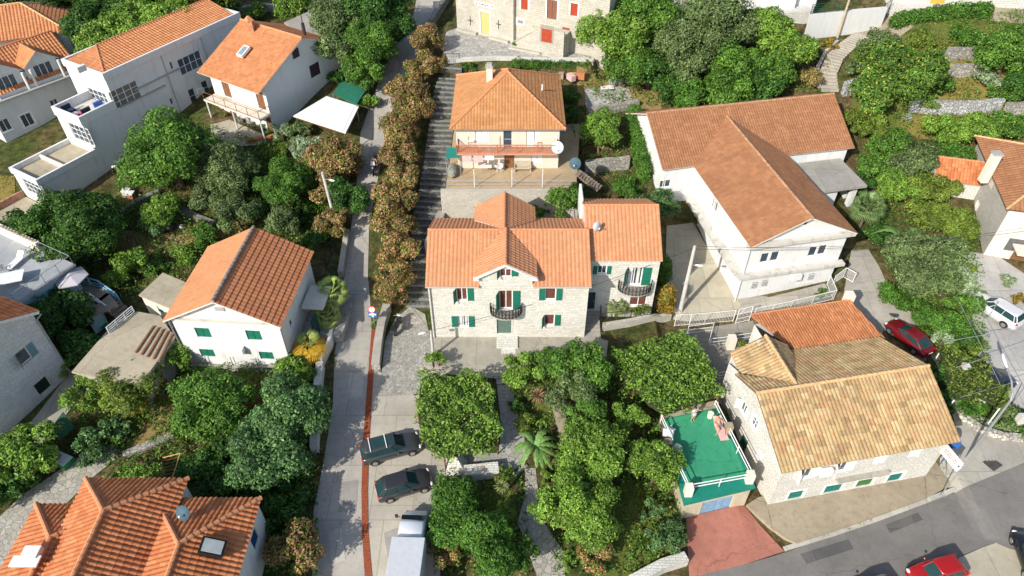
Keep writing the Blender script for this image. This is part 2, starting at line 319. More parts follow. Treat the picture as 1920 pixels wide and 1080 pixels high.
class MB:
    def __init__(s): s.V = []; s.F = []; s.B = []
    def add(s, vs, fs):
        b = len(s.V); s.B.append((b, len(s.F))); s.V += [tuple(v) for v in vs]; s.F += [tuple(i + b for i in f) for f in fs]
    def poly(s, pts): s.add(pts, [tuple(range(len(pts)))])
    def box(s, x0, x1, y0, y1, z0, z1, M=None):
        v = [Vector((x, y, z)) for z in (z0, z1) for y in (y0, y1) for x in (x0, x1)]
        if M is not None: v = [M @ q for q in v]
        s.add(v, [(0, 2, 3, 1), (4, 5, 7, 6), (0, 1, 5, 4), (2, 6, 7, 3), (0, 4, 6, 2), (1, 3, 7, 5)])
    def prism(s, xy, z0, z1, z0s=None):
        a = sum(xy[i][0] * xy[(i + 1) % len(xy)][1] - xy[(i + 1) % len(xy)][0] * xy[i][1] for i in range(len(xy)))
        if a < 0: xy = list(xy)[::-1]
        n = len(xy); lo = z0s if z0s else [z0] * n
        if z0s and a < 0: lo = lo[::-1]
        s.add([(p[0], p[1], lo[i]) for i, p in enumerate(xy)] + [(p[0], p[1], z1) for p in xy],
              [tuple(range(n))[::-1], tuple(range(n, 2 * n))] + [(i, (i + 1) % n, n + (i + 1) % n, n + i) for i in range(n)])
    def tube(s, path, r, n=6, r1=None):
        path = [Vector(p) for p in path]; m = len(path); rings = []
        for i, p in enumerate(path):
            d = (path[min(i + 1, m - 1)] - path[max(i - 1, 0)]).normalized()
            a = d.orthogonal().normalized() if i == 0 else (pa - d * pa.dot(d)).normalized(); pa = a; b = d.cross(a)
            rr = r if r1 is None else r + (r1 - r) * i / (m - 1)
            rings.append([p + (a * math.cos(2 * PI * k / n) + b * math.sin(2 * PI * k / n)) * rr for k in range(n)])
        base = [q for R in rings for q in R]
        f = [(i * n + k, i * n + (k + 1) % n, (i + 1) * n + (k + 1) % n, (i + 1) * n + k) for i in range(m - 1) for k in range(n)]
        f += [tuple(range(n))[::-1], tuple((m - 1) * n + k for k in range(n))]; s.add(base, f)
    def lathe(s, c, prof, n=12, axis=None):
        c = Vector(c); M = Matrix.Identity(3)
        if axis is not None: M = Vector(axis).to_track_quat('Z', 'Y').to_matrix()
        v = [c + M @ Vector((r * math.cos(2 * PI * k / n), r * math.sin(2 * PI * k / n), z)) for r, z in prof for k in range(n)]
        m = len(prof); f = [(i * n + k, i * n + (k + 1) % n, (i + 1) * n + (k + 1) % n, (i + 1) * n + k) for i in range(m - 1) for k in range(n)]
        f += [tuple(range(n))[::-1], tuple((m - 1) * n + k for k in range(n))]; s.add(v, f)
    def ball(s, c, rx, ry, rz, n=10, m=7):
        v = []; 
        for i in range(m + 1):
            t = PI * i / m
            for k in range(n): v.append((c[0] + rx * math.sin(t) * math.cos(2 * PI * k / n), c[1] + ry * math.sin(t) * math.sin(2 * PI * k / n), c[2] - rz * math.cos(t)))
        s.add(v, [(i * n + k, i * n + (k + 1) % n, (i + 1) * n + (k + 1) % n, (i + 1) * n + k) for i in range(m) for k in range(n)])
    def build(s, name, mat, parent=None, local=False, smooth=False, kind=None):
        me = bpy.data.meshes.new(name); me.from_pydata(s.V, [], s.F); me.update(); autouv(me)
        o = bpy.data.objects.new(name, me)
        if parent is not None and not local: me.transform(Matrix.Translation(-LOC[parent]))
        me.materials.append(mat)
        if smooth: me.polygons.foreach_set('use_smooth', [True] * len(me.polygons))
        _reg(o, parent, name)
        if kind: o['kind'] = kind
        return o
def build_each(mb, name, mat, parent, local=False):        # one object per piece
    ends = mb.B[1:] + [(len(mb.V), len(mb.F))]; o = None
    for (v0, f0), (v1, f1) in zip(mb.B, ends):
        q = MB(); q.V = mb.V[v0:v1]; q.F = [tuple(i - v0 for i in f) for f in mb.F[f0:f1]]; o = q.build(name, mat, parent, local)
    return o
def struct(name, mb, mat, kind='structure'): return mb.build(name, mat, kind=kind)
def drape(name, pts, dz, mat, px=True, kind='structure', parent=None):
    xy = [G(*p)[:2] if px else p for p in pts]
    tri = tessellate_polygon([[Vector((x, y, 0)) for x, y in xy]])
    bm = bmesh.new(); vs = [bm.verts.new((x, y, 0)) for x, y in xy]
    for t in tri:
        try: bm.faces.new([vs[i] for i in t])
        except ValueError: pass
    xs = [p[0] for p in xy]; ys = [p[1] for p in xy]
    for ax, lo, hi in ((0, min(xs), max(xs)), (1, min(ys), max(ys))):
        k = math.ceil(lo * 2) / 2
        while k < hi:
            co = [0, 0, 0]; co[ax] = k; no = [0, 0, 0]; no[ax] = 1
            bmesh.ops.bisect_plane(bm, geom=bm.verts[:] + bm.edges[:] + bm.faces[:], plane_co=co, plane_no=no); k += .5
    bmesh.ops.recalc_face_normals(bm, faces=bm.faces[:])
    zz = Zs([v.co.x for v in bm.verts], [v.co.y for v in bm.verts])
    for v, z in zip(bm.verts, zz): v.co.z = z + dz
    for f in bm.faces:
        f.normal_update()
        if f.normal.z < 0: f.normal_flip()
    me = bpy.data.meshes.new(name); bm.to_mesh(me); bm.free(); autouv(me); me.materials.append(mat)
    o = bpy.data.objects.new(name, me); _reg(o, parent, name); o['kind'] = kind
    return o

# ---------------------------------------------------------------- building helpers
def sample_wall(a, b, px, py):              # photo pixel -> (u, z) on the vertical plane through a-b
    rx, ry, rz = ray(px, py); dx, dy = b[0] - a[0], b[1] - a[1]; L = math.hypot(dx, dy); dx /= L; dy /= L; nx, ny = dy, -dx
    t = (a[0] * nx + a[1] * ny) / (rx * nx + ry * ny)
    x, y, z = rx * t, ry * t, CAM_H + rz * t
    return (x - a[0]) * dx + (y - a[1]) * dy, z
def wmat(a, b):
    dx, dy = b[0] - a[0], b[1] - a[1]; L = math.hypot(dx, dy); dx /= L; dy /= L
    return Matrix(((dx, dy, 0, a[0]), (dy, -dx, 0, a[1]), (0, 0, 1, 0), (0, 0, 0, 1)))   # local x along, y outwards, z up
def wall_face(mb, a, b, z0, z1, holes, rec=.16):
    M = wmat(a, b); L = math.hypot(b[0] - a[0], b[1] - a[1])
    hs = [(max(.02, h[0]), min(L - .02, h[1]), max(z0 + .01, h[2]), min(z1 - .01, h[3])) for h in holes]
    hs = [h for h in hs if h[1] > h[0] and h[3] > h[2]]
    us = sorted({0, L, *[h[0] for h in hs], *[h[1] for h in hs]}); zs = sorted({z0, z1, *[h[2] for h in hs], *[h[3] for h in hs]})
    def q(pts): mb.poly([M @ Vector(p) for p in pts])
    for i in range(len(us) - 1):
        for j in range(len(zs) - 1):
            cu, cz = (us[i] + us[i + 1]) / 2, (zs[j] + zs[j + 1]) / 2
            if any(h[0] < cu < h[1] and h[2] < cz < h[3] for h in hs): continue
            q([(us[i], 0, zs[j]), (us[i + 1], 0, zs[j]), (us[i + 1], 0, zs[j + 1]), (us[i], 0, zs[j + 1])])
    for u0, u1, w0, w1 in hs:
        q([(u0, 0, w0), (u0, -rec, w0), (u0, -rec, w1), (u0, 0, w1)]); q([(u1, 0, w0), (u1, 0, w1), (u1, -rec, w1), (u1, -rec, w0)])
        q([(u0, 0, w1), (u0, -rec, w1), (u1, -rec, w1), (u1, 0, w1)]); q([(u0, 0, w0), (u1, 0, w0), (u1, -rec, w0), (u0, -rec, w0)])
def opening(root, a, b, o, rec=.16):
    px, py, w, h, kind = o[:5]; op = o[5] if len(o) > 5 else {}
    M = wmat(a, b); u, z = sample_wall(a, b, px, py)
    if 'z' in op: z = op['z'] + h / 2
    u0, u1, z0, z1 = u - w / 2, u + w / 2, z - h / 2, z + h / 2
    c = op.get('c', GREENSH); fm = op.get('fm', PVC); lb = op.get('label')
    def B(name, boxes, mat, par):
        mb = MB()
        for q in boxes: mb.box(*q, M)
        return mb.build(name, mat, par)
    d = -rec + .02; t = .07
    frm = lambda t: [(u0, u0 + t, d, d + .06, z0, z1), (u1 - t, u1, d, d + .06, z0, z1), (u0 + t, u1 - t, d, d + .06, z0, z0 + t), (u0 + t, u1 - t, d, d + .06, z1 - t, z1)]
    bl = op.get('sur')                         # stone / painted surround
    if kind in ('door', 'cl'):
        n = 1 if (kind == 'door' and w < 1.3) else op.get('n', 2); bx = []
        for i in range(n):
            e = w / n; bx.append((u0 + i * e + .015, u0 + (i + 1) * e - .015, d, d + .05, z0 + .01, z1 - .01))
            if kind == 'door': bx += [(u0 + i * e + .12, u0 + (i + 1) * e - .12, d + .05, d + .065, z0 + k0 * h, z0 + k1 * h) for k0, k1 in ((.08, .45), (.52, .93))]
            else: bx += [(u0 + i * e + .05, u0 + (i + 1) * e - .05, d + .05, d + .065, z0 + .05 + k * .12, z0 + .11 + k * .12) for k in range(int((h - .1) / .12))]
        p = B('door' if kind == 'door' else 'shutter', bx, c, root)
        if kind == 'door': B('handle', [(u1 - .16, u1 - .10, d + .05, d + .12, z0 + h * .47, z0 + h * .5)], STEEL, p)
    else:
        bx = frm(t); nx, ny = op.get('n', 2), op.get('ny', 1)
        for i in range(1, nx): x = u0 + w * i / nx; bx.append((x - .035, x + .035, d, d + .05, z0 + t, z1 - t))
        for i in range(1, ny): y = z0 + h * i / ny; bx.append((u0 + t, u1 - t, d, d + .045, y - .025, y + .025))
        p = B('window', bx, fm, root); B('pane', [(u0 + .02, u1 - .02, d - .02, d + .01, z0 + .02, z1 - .02)], op.get('pane', GLASS), p)
        if op.get('curt'): B('curtain', [(u0 + w * .12, u0 + w * .4, d + .011, d + .016, z0 + .1, z1 - .08), (u0 + w * .66, u0 + w * .85, d + .011, d + .016, z0 + .1, z1 - .08)], CURTAIN, p)
        if kind == 'grill': B('bars', [(u0 + .03 + k * .13, u0 + .06 + k * .13, .03, .06, z0, z1) for k in range(int(w / .13))] + [(u0, u1, .06, .075, z0 + .05, z0 + .09), (u0, u1, .06, .075, z1 - .09, z1 - .05)], WMETAL, p)
        if kind in ('sh', 'shl', 'shr'):
            lw = w / 2 * op.get('lw', 1.1)
            def leaf(uu0, uu1, ang):             # a louvred leaf, hinged at the reveal, opened by ang
                mb = MB(); hinge = uu1 if ang < 0 else uu0
                R = Matrix.Translation((hinge, .02, 0)) @ Matrix.Rotation(abs(ang) * (1 if ang < 0 else -1) * -1, 4, 'Z') @ Matrix.Translation((-hinge, -.02, 0))
                mb.box(uu0, uu1, .02, .06, z0, z1, M @ R)
                for k in range(int((h - .1) / .14)): mb.box(uu0 + .05, uu1 - .05, .06, .072, z0 + .05 + k * .14, z0 + .12 + k * .14, M @ R)
                return mb.build('shutter', c, p)
            leaf(u0 - lw - .02, u0 - .02, 0 if kind != 'shl' else -1.15); leaf(u1 + .02, u1 + lw + .02, 0 if kind != 'shr' else 1.15)
        B('sill', [(u0 - .06, u1 + .06, -.05, .07, z0 - .07, z0 - .003)], bl or fm, p)
    if bl: B('surround', [(u0 - .16, u0 - .003, -.01, .025, z0, z1), (u1 + .003, u1 + .16, -.01, .025, z0, z1), (u0 - .16, u1 + .16, -.01, .028, z1 + .003, z1 + .17)], bl, root)
    if lb: p['label'] = lb
    return (u0, u1, z0, z1)
def tile_mesh(poly, tw, tl, amp, jit=0.0, step=.035):
    pts = [Vector(p) for p in poly]; n = Vector((0, 0, 0))
    for i in range(len(pts)): n += pts[i].cross(pts[(i + 1) % len(pts)])
    n.normalize()
    if n.z < 0: n = -n; pts = pts[::-1]
    u = Vector((-n.y, n.x, 0)).normalized(); v = u.cross(n).normalized()
    if v.z > 0: v = -v
    o = pts[0]; us = [(p - o).dot(u) for p in pts]; vs = [(p - o).dot(v) for p in pts]
    # tie the tile grid to world position so that neighbouring planes differ
    nu0, nu1 = math.floor(min(us) / tw) - 1, math.ceil(max(us) / tw) + 1; nv0, nv1 = math.floor(min(vs) / tl) - 1, math.ceil(max(vs) / tl) + 1
    K = 5; prof = [0, .75, 1, .75, 0] if amp > .05 else [0, .5, .95, .95, .5]
    uu = []; hu = []
    for i in range(nu0, nu1):
        for k in range(K): uu.append((i + k / K) * tw); hu.append(prof[k] * amp)
    vv = []; hv = []; rid = []
    for j in range(nv0, nv1): vv += [j * tl, (j + 1) * tl - .012]; hv += [0, step]; rid += [j, j]
    bm = bmesh.new(); uvl = bm.loops.layers.uv.new('UVMap'); off = RN.random(2) * 40
    nU = len(uu); rj = RN.normal(0, jit, (len(vv), nU)) if jit else np.zeros((len(vv), nU))
    g = [[bm.verts.new(o + u * uu[i] + v * (vv[j] + (rj[j, i - i % K] if jit else 0)) + n * (hu[i] + hv[j] + abs(rj[j, i]) * .5)) for i in range(nU)] for j in range(len(vv))]
    for j in range(len(vv) - 1):
        for i in range(nU - 1):
            f = bm.faces.new((g[j][i], g[j + 1][i], g[j + 1][i + 1], g[j][i + 1]))
            row = rid[j] if j % 2 == 0 else rid[j + 1]; col = i // K
            vc = (row + (.1 if j % 2 else .5)) * tl
            for lp, (ii, _) in zip(f.loops, ((i, j), (i, j + 1), (i + 1, j + 1), (i + 1, j))):
                lp[uvl].uv = ((col + .15 + .7 * (ii - i)) * tw + round(off[0]) * tw * 10, vc + round(off[1]) * tl * 10)
    m = len(pts)
    for i in range(m):
        a, b = pts[i], pts[(i + 1) % m]; no = (b - a).cross(n).normalized()
        bmesh.ops.bisect_plane(bm, geom=bm.verts[:] + bm.edges[:] + bm.faces[:], plane_co=a, plane_no=no, clear_outer=True)
    bmesh.ops.recalc_face_normals(bm, faces=bm.faces[:])
    me = bpy.data.meshes.new('t'); bm.to_mesh(me); bm.free()
    return me, n
def roof(root, planes, mat, caps=(), tw=.33, tl=.4, amp=.05, jit=0.0, step=.035, thick=.12, edge=None, capm=CAP_O, capr=.11, label=None):
    mes = []; bm = bmesh.new()
    for pl in planes:
        me, n = tile_mesh(pl, tw, tl, amp, jit, step); bm.from_mesh(me); bpy.data.meshes.remove(me)
    me = bpy.data.meshes.new('roof'); bm.to_mesh(me); bm.free(); me.transform(Matrix.Translation(-LOC[root])); me.materials.append(mat)
    o = bpy.data.objects.new('roof', me); _reg(o, root, 'roof')
    if label: o['label'] = label
    mb = MB()
    for pl in planes:
        pts = [Vector(p) for p in pl]; n = sum((pts[i].cross(pts[(i + 1) % len(pts)]) for i in range(len(pts))), Vector()).normalized()
        if n.z < 0: n = -n; pts = pts[::-1]
        m = len(pts); top = [p - n * .005 for p in pts]; bot = [p - n * thick for p in pts]
        mb.add(top + bot, [tuple(range(m)), tuple(range(m, 2 * m))[::-1]] + [(i, m + i, m + (i + 1) % m, (i + 1) % m) for i in range(m)])
    mb.build('roof_deck', edge or CAP_G, o)
    for a, b in caps:
        a, b = Vector(a), Vector(b); L = (b - a).length; k = max(1, int(L / .42)); mb = MB()
        for i in range(k):
            p, q = a.lerp(b, i / k), a.lerp(b, (i + .96) / k)
            mb.tube([p + Vector((0, 0, .05 + (i % 2) * .005)), q + Vector((0, 0, .04))], capr * 1.08, 8, capr * .9)
        mb.build('ridge_cap', capm, o)
    return o
class FR:                                      # a building's own frame: u along its front, v to the back
    def __init__(s, o, ang): s.o = Vector((o[0], o[1])); a = math.radians(ang); s.d = Vector((math.cos(a), math.sin(a))); s.n = Vector((-s.d.y, s.d.x))
    def xy(s, u, v): p = s.o + s.d * u + s.n * v; return (p.x, p.y)
    def p(s, u, v, z): q = s.xy(u, v); return Vector((q[0], q[1], z))
    def rect(s, u0, u1, v0, v1): return [s.xy(u0, v0), s.xy(u1, v0), s.xy(u1, v1), s.xy(u0, v1)]
def walls(root, fp, z0, z1, mat, ops={}, gables={}, name='wall', label=None, cap=None):
    """fp: ccw footprint; ops: {edge: [openings]}; gables: {edge: (fraction, apex z)}"""
    mb = MB()
    for i in range(len(fp)):
        a, b = fp[i], fp[(i + 1) % len(fp)]
        hs = []
        for o in ops.get(i, []):
            top_ = (o[5]['z'] if len(o) > 5 and 'z' in o[5] else sample_wall(a, b, o[0], o[1])[1] - o[3] / 2) + o[3]
            h_ = opening(root, a, b, o, .16 if top_ < z1 else .01)
            if top_ < z1: hs.append(h_)
        g = gables.get(i)
        wall_face(mb, a, b, z0, z1, hs)
        if g:
            f, za = g; m = (a[0] + (b[0] - a[0]) * f, a[1] + (b[1] - a[1]) * f)
            mb.poly([(a[0], a[1], z1), (b[0], b[1], z1), (m[0], m[1], za)])
    if cap is not None: mb.poly([(p[0], p[1], cap) for p in fp])
    o = mb.build(name, mat, root)
    if label: o['label'] = label
    return o
def gable_roof(root, F, u0, u1, v0, v1, ze, zr, mat, axis='u', ov=.25, cap=True, **k):
    """gable roof over a rectangle in frame F; the ridge runs along axis"""
    if axis == 'u':
        vm = (v0 + v1) / 2; s = (zr - ze) / (vm - v0); zo = ze - ov * s; a, b = u0 - ov, u1 + ov
        pl = [[F.p(a, v0 - ov, zo), F.p(b, v0 - ov, zo), F.p(b, vm, zr), F.p(a, vm, zr)], [F.p(b, v1 + ov, zo), F.p(a, v1 + ov, zo), F.p(a, vm, zr), F.p(b, vm, zr)]]
        cp = [(F.p(a, vm, zr), F.p(b, vm, zr))]
    else:
        um = (u0 + u1) / 2; s = (zr - ze) / (um - u0); zo = ze - ov * s; a, b = v0 - ov, v1 + ov
        pl = [[F.p(u0 - ov, b, zo), F.p(u0 - ov, a, zo), F.p(um, a, zr), F.p(um, b, zr)], [F.p(u1 + ov, a, zo), F.p(u1 + ov, b, zo), F.p(um, b, zr), F.p(um, a, zr)]]
        cp = [(F.p(um, a, zr), F.p(um, b, zr))]
    return roof(root, pl, mat, cp if cap else [], **k)
def part_box(root, name, F, u0, u1, v0, v1, z0, z1, mat):
    mb = MB(); mb.prism(F.rect(u0, u1, v0, v1), z0, z1); return mb.build(name, mat, root)
def rail(name, pts, h, mat, step=.14, parent=None, post=1.5, r=.018, mids=()):
    """iron railing along 3-D points"""
    mb = MB(); pts = [Vector(p) for p in pts]; up = Vector((0, 0, h))
    for a, b in zip(pts, pts[1:]):
        L = (b - a).length; n = max(1, round(L / step)); mp = max(1, round(L / post))
        mb.tube([a + up, b + up], r * 1.3, 5); mb.tube([a + up * .08, b + up * .08], r, 5)
        for m in mids: mb.tube([a + up * m, b + up * m], r, 5)
        if step < 1:
            for i in range(n): p = a.lerp(b, (i + .5) / n); mb.tube([p + up * .08, p + up], r * .6, 4)
        for i in range(mp + 1): p = a.lerp(b, i / mp); mb.tube([p, p + up], r * 1.4, 5)
    return mb.build(name, mat, parent)
# ================================================================= GROUND
def build_ground():
    xs = np.arange(-90, 90.01, .5); ys = np.arange(5, 150.01, .5); X, Y = np.meshgrid(xs, ys); zz = Zs(X.ravel(), Y.ravel())
    nx, ny = len(xs), len(ys); V = np.stack([X.ravel(), Y.ravel(), zz], 1)
    i = np.arange((ny - 1) * (nx - 1)); r, c = i // (nx - 1), i % (nx - 1); a = r * nx + c
    F = np.stack([a, a + 1, a + nx + 1, a + nx], 1)
    # coarse skirt out to the horizon
    ring = [(-90, 5), (90, 5), (90, 150), (-90, 150)]; far = [(-900, -600), (900, -600), (900, 1200), (-900, 1200)]
    V = V.tolist(); F = F.tolist()
    def edge_line(pts, out):
        b = len(V); n = len(pts)
        for p in pts: V.append([p[0], p[1], Z(*p)])
        for p in pts: q = out(p); V.append([q[0], q[1], float(trend(q[1]))])
        for k in range(n - 1): F.append([b + k, b + k + 1, b + n + k + 1, b + n + k])
    edge_line([(x, 5) for x in np.arange(-90, 91, 5.)], lambda p: (p[0] * 9, -500)); edge_line([(x, 150) for x in np.arange(-90, 91, 5.)][::-1], lambda p: (p[0] * 9, 1200))
    edge_line([(90, y) for y in np.arange(5, 151, 5.)], lambda p: (810, (p[1] - 5) * 11.7 - 500)); edge_line([(-90, y) for y in np.arange(5, 151, 5.)][::-1], lambda p: (-810, (p[1] - 5) * 11.7 - 500))
    me = bpy.data.meshes.new('ground'); me.from_pydata(V, [], F); me.update(); autouv(me); me.materials.append(GROUND)
    o = bpy.data.objects.new('ground', me); _reg(o, None, 'ground'); o['kind'] = 'structure'
build_ground()
# surfaces laid on it
drape('lane', [(588,1180),(586,1080),(588,960),(608,860),(624,760),(628,660),(642,560),(650,480),(662,400),(670,330),(676,250),(700,180),(735,100),(775,30),(790,-60),(850,-60),(832,20),(800,70),(775,120),(740,190),(722,260),(706,350),(692,430),(690,520),(694,560),(697,620),(691,700),(684,780),(680,880),(682,960),(688,1080),(700,1180)], .05, ROADM)
drape('gutter', [(684,1180),(684,1080),(679,1000),(678,920),(680,840),(686,760),(692,680),(697,618),(706,618),(702,680),(697,760),(692,840),(690,920),(691,1000),(698,1080),(704,1180)], .09, GUTTER)
drape('parking_area', [(697,1180),(695,1080),(688,1000),(686,920),(688,840),(694,760),(700,690),(716,700),(782,640),(800,600),(812,690),(835,690),(840,780),(838,860),(822,1000),(830,1180)], .055, PARKM)
drape('cobbled_ramp', [(716,700),(722,640),(740,600),(770,575),(797,590),(808,640),(812,700),(780,740),(706,745)], .075, m_rubble('ramp_stones', (.42, .40, .35), (.34, .32, .27), 4.2))
drape('front_patio', [(812,628),(1100,628),(1140,640),(1135,690),(1090,700),(940,712),(816,700)], .08, PATIOM)
drape('plaza', [(826,92),(838,60),(870,48),(965,75),(1125,100),(1112,118),(1000,114),(930,113),(842,114)], .06, PLAZA)
drape('asphalt_road', [(1200,1210),(1310,1078),(1400,1058),(1480,1034),(1580,995),(1680,958),(1790,925),(1850,897),(1920,868),(2010,820),(2300,760),(2300,1210)], .05, ASPH)
drape('forecourt', [(1286,970),(1396,948),(1424,985),(1470,1034),(1400,1058),(1292,1084)], .07, REDM)
drape('side_lane', [(1596,470),(1628,468),(1648,500),(1668,545),(1712,592),(1740,640),(1764,690),(1790,745),(1830,775),(1880,800),(1930,815),(2010,818),(1920,868),(1850,897),(1790,925),(1765,905),(1762,860),(1800,830),(1765,700),(1740,660),(1655,620),(1650,655),(1580,560)], .05, CONC)
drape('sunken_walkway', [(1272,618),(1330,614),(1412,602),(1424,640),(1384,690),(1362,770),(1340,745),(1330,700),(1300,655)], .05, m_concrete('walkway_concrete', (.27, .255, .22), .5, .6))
drape('front_strip', [(1378,592),(1460,578),(1562,556),(1546,532),(1380,572)], .05, CONC)
drape('house_yard', [(1250,424),(1300,418),(1330,470),(1390,572),(1376,594),(1290,604),(1262,600),(1248,540)], .06, YARDM)
drape('parking_court', [(1800,470),(1870,480),(1990,560),(1990,800),(1900,760),(1860,690),(1800,640),(1815,560)], .05, m_concrete('court_concrete', (.40, .39, .37), .5, .4, 2.2))
drape('garden_path', [(930,712),(957,712),(968,760),(990,850),(960,885),(900,900),(850,900),(836,872),(870,850),(935,850),(940,800)], .06, PAVEG)
drape('crazy_paved_path', [(984,880),(1004,878),(1010,930),(1020,980),(1060,1040),(1060,1090),(1010,1090),(985,1020),(970,980),(985,930)], .06, PAVE)
drape('lower_lawn', [(868,925),(960,915),(975,990),(940,1005),(870,1000)], .04, LAWN)
drape('side_lawn', [(1165,900),(1215,905),(1240,960),(1260,1060),(1150,1100),(1120,1060)], .04, LAWN)
drape('small_lawn', [(1005,755),(1030,755),(1045,800),(1010,800)], .05, LAWN)
drape('flagstone_court', [(-40,1180),(-40,1010),(40,930),(100,890),(160,850),(215,832),(222,858),(175,895),(120,950),(60,1080),(30,1180)], .06, PAVE)
drape('alley', [(0,850),(60,790),(130,700),(165,660),(200,640),(215,665),(150,740),(110,800),(60,860),(20,890)], .05, CONC)
drape('rear_yard', [P(845,392,1.6)[:2], P(1075,392,1.6)[:2], (6.3, 52.3), (-8.3, 52.3)], .06, CONC, px=False)
drape('garden_dirt', [(300,470),(380,450),(470,440),(480,410),(420,420),(300,440),(215,430),(210,500),(290,520)], .04, STRAW)
drape('upper_dry_grass', [(1690,215),(1790,222),(1860,230),(1880,250),(1800,270),(1720,260),(1690,240)], .04, DRYG)
drape('terrace_grass', [(1760,108),(1870,100),(1880,140),(1920,150),(1920,215),(1780,195),(1730,180),(1750,130)], .04, DRYG)
drape('hillside_grass', [(1600,60),(1700,50),(1920,30),(1920,10),(2000,250),(1700,250),(1600,220),(1590,120)], .02, LAWN)
drape('orchard_grass', [(1080,140),(1130,150),(1240,160),(1240,210),(1110,195),(1085,200)], .04, STRAW)
drape('table_terrace', [(1096,168),(1178,162),(1185,186),(1110,208),(1098,200)], .07, PAVEG)
drape('upper_lane', [(1110,-30),(1380,-20),(1400,40),(1330,30),(1200,10),(1120,25)], .05, CONC)
drape('left_deck_ground', [(395,235),(430,225),(500,255),(490,272),(450,275),(395,262)], .06, YARDM)
drape('rough_grass', [(0,330),(28,330),(30,390),(0,400)], .04, DRYG)
drape('mountain_path', [(1640,100),(1560,40),(1650,30),(1740,15),(1920,10),(1920,45),(1740,30),(1650,95)], .04, SIDEM)
drape('front_garden_soil', [(380,700),(560,700),(570,760),(520,800),(400,760)], .03, SOIL)
drape('fallow_soil', [(220,740),(340,740),(350,800),(240,850)], .03, STRAW)

for k_, (pts_, m_) in enumerate([([(640,905),(672,900),(668,960),(634,962)], 'a'), ([(655,700),(682,700),(680,745),(652,748)], 'b'), ([(616,1000),(640,990),(648,1050),(622,1062)], 'b'), ([(700,285),(716,285),(708,330),(694,330)], 'a'), ([(1500,1040),(1590,1012),(1600,1030),(1512,1058)], 'c'), ([(1660,985),(1720,962),(1730,975),(1668,1000)], 'c'), ([(720,1000),(760,985),(770,1040),(730,1060)], 'a'), ([(1700,640),(1735,665),(1740,700),(1720,690)], 'a')]):
    drape('road_patch', pts_, .066, {'a': m_concrete('patch_dark', (.30, .285, .26), .2, .5), 'b': m_concrete('patch_pale', (.46, .44, .39), .2, .4), 'c': m_concrete('patch_tar', (.13, .125, .12), .2, .3)}[m_])
# raised pavement along the asphalt road
def pavement():
    pts = [G(*p) for p in [(1398,950),(1420,936),(1470,925),(1600,900),(1745,850),(1775,885),(1780,912),(1740,935),(1640,972),(1560,1000),(1490,1022),(1470,1012),(1440,990)]]
    mb = MB(); mb.prism([p[:2] for p in pts], -3.4, -2.32); struct('pavement', mb, SIDEM)
    q = [G(*p) for p in [(1470,1030),(1560,1003),(1640,976),(1740,939),(1790,918)]]; mb = MB()
    for a, b in zip(q, q[1:]):
        d = (b - a).normalized(); n = Vector((-d.y, d.x, 0)) * .16; mb.prism([(a - n)[:2], (b - n)[:2], (b + n)[:2], (a + n)[:2]], -3.3, max(a.z, b.z) + .14)
    struct('kerb', mb, m_concrete('kerb_stone', (.5, .48, .42)))
    q = [G(*p) for p in [(1580,1240),(1640,1120),(1840,1028),(1920,1000),(2060,1000),(2060,1240)]]; mb = MB(); mb.prism([(p.x, p.y) for p in q], -3.6, -2.45)
    struct('lay_by', mb, YARDM)
pavement()

# ================================================================= BUILDINGS
def house(label, c, cat='house', name='house'): return thing(name, label, cat, (c[0], c[1], c[2]))
# ---- A: central stone house
r = house('long limestone house with green shutters and two crossing orange gables, in the centre', (-.3, 47.5, 0))
F = FR((-7.0, 43.3), 0); fx = 13.4
walls(r, F.rect(0, fx, 0, 8.9), -.4, 6.35, STONE, {0: [
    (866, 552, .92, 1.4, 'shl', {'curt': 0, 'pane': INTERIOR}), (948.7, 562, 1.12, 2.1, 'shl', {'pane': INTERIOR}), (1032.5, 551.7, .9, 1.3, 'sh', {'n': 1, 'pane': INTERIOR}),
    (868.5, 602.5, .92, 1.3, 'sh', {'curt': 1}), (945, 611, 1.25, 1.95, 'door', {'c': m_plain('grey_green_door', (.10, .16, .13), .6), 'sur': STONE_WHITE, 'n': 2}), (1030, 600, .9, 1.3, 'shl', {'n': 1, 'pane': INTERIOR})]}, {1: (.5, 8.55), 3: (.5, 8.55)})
mb = MB(); mb.poly([(-2.7, 43.26, 6.3), (1.7, 43.26, 6.3), (1.7, 43.26, 7.5), (-.5, 43.26, 8.78), (-2.7, 43.26, 7.5)]); mb.poly([(-2.7, 43.26, 6.3), (-2.7, 45.6, 6.3), (-2.7, 45.6, 7.5), (-2.7, 43.26, 7.5)]); mb.poly([(1.7, 43.26, 6.3), (1.7, 45.6, 6.3), (1.7, 45.6, 7.5), (1.7, 43.26, 7.5)]); mb.build('dormer_wall', STONE, r)
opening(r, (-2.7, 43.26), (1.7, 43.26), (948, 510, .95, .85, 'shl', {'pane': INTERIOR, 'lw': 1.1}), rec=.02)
s, yr = .5, 47.75; y0 = 43.12; z0 = 6.4 - .18 * s; zr = 6.4 + (yr - 43.3) * s
L0, R0 = -7.18, 6.58; zd = zr + .22; zl = zd - 2.55 * .57; yl = 43.3 + (zl - 6.4) / s
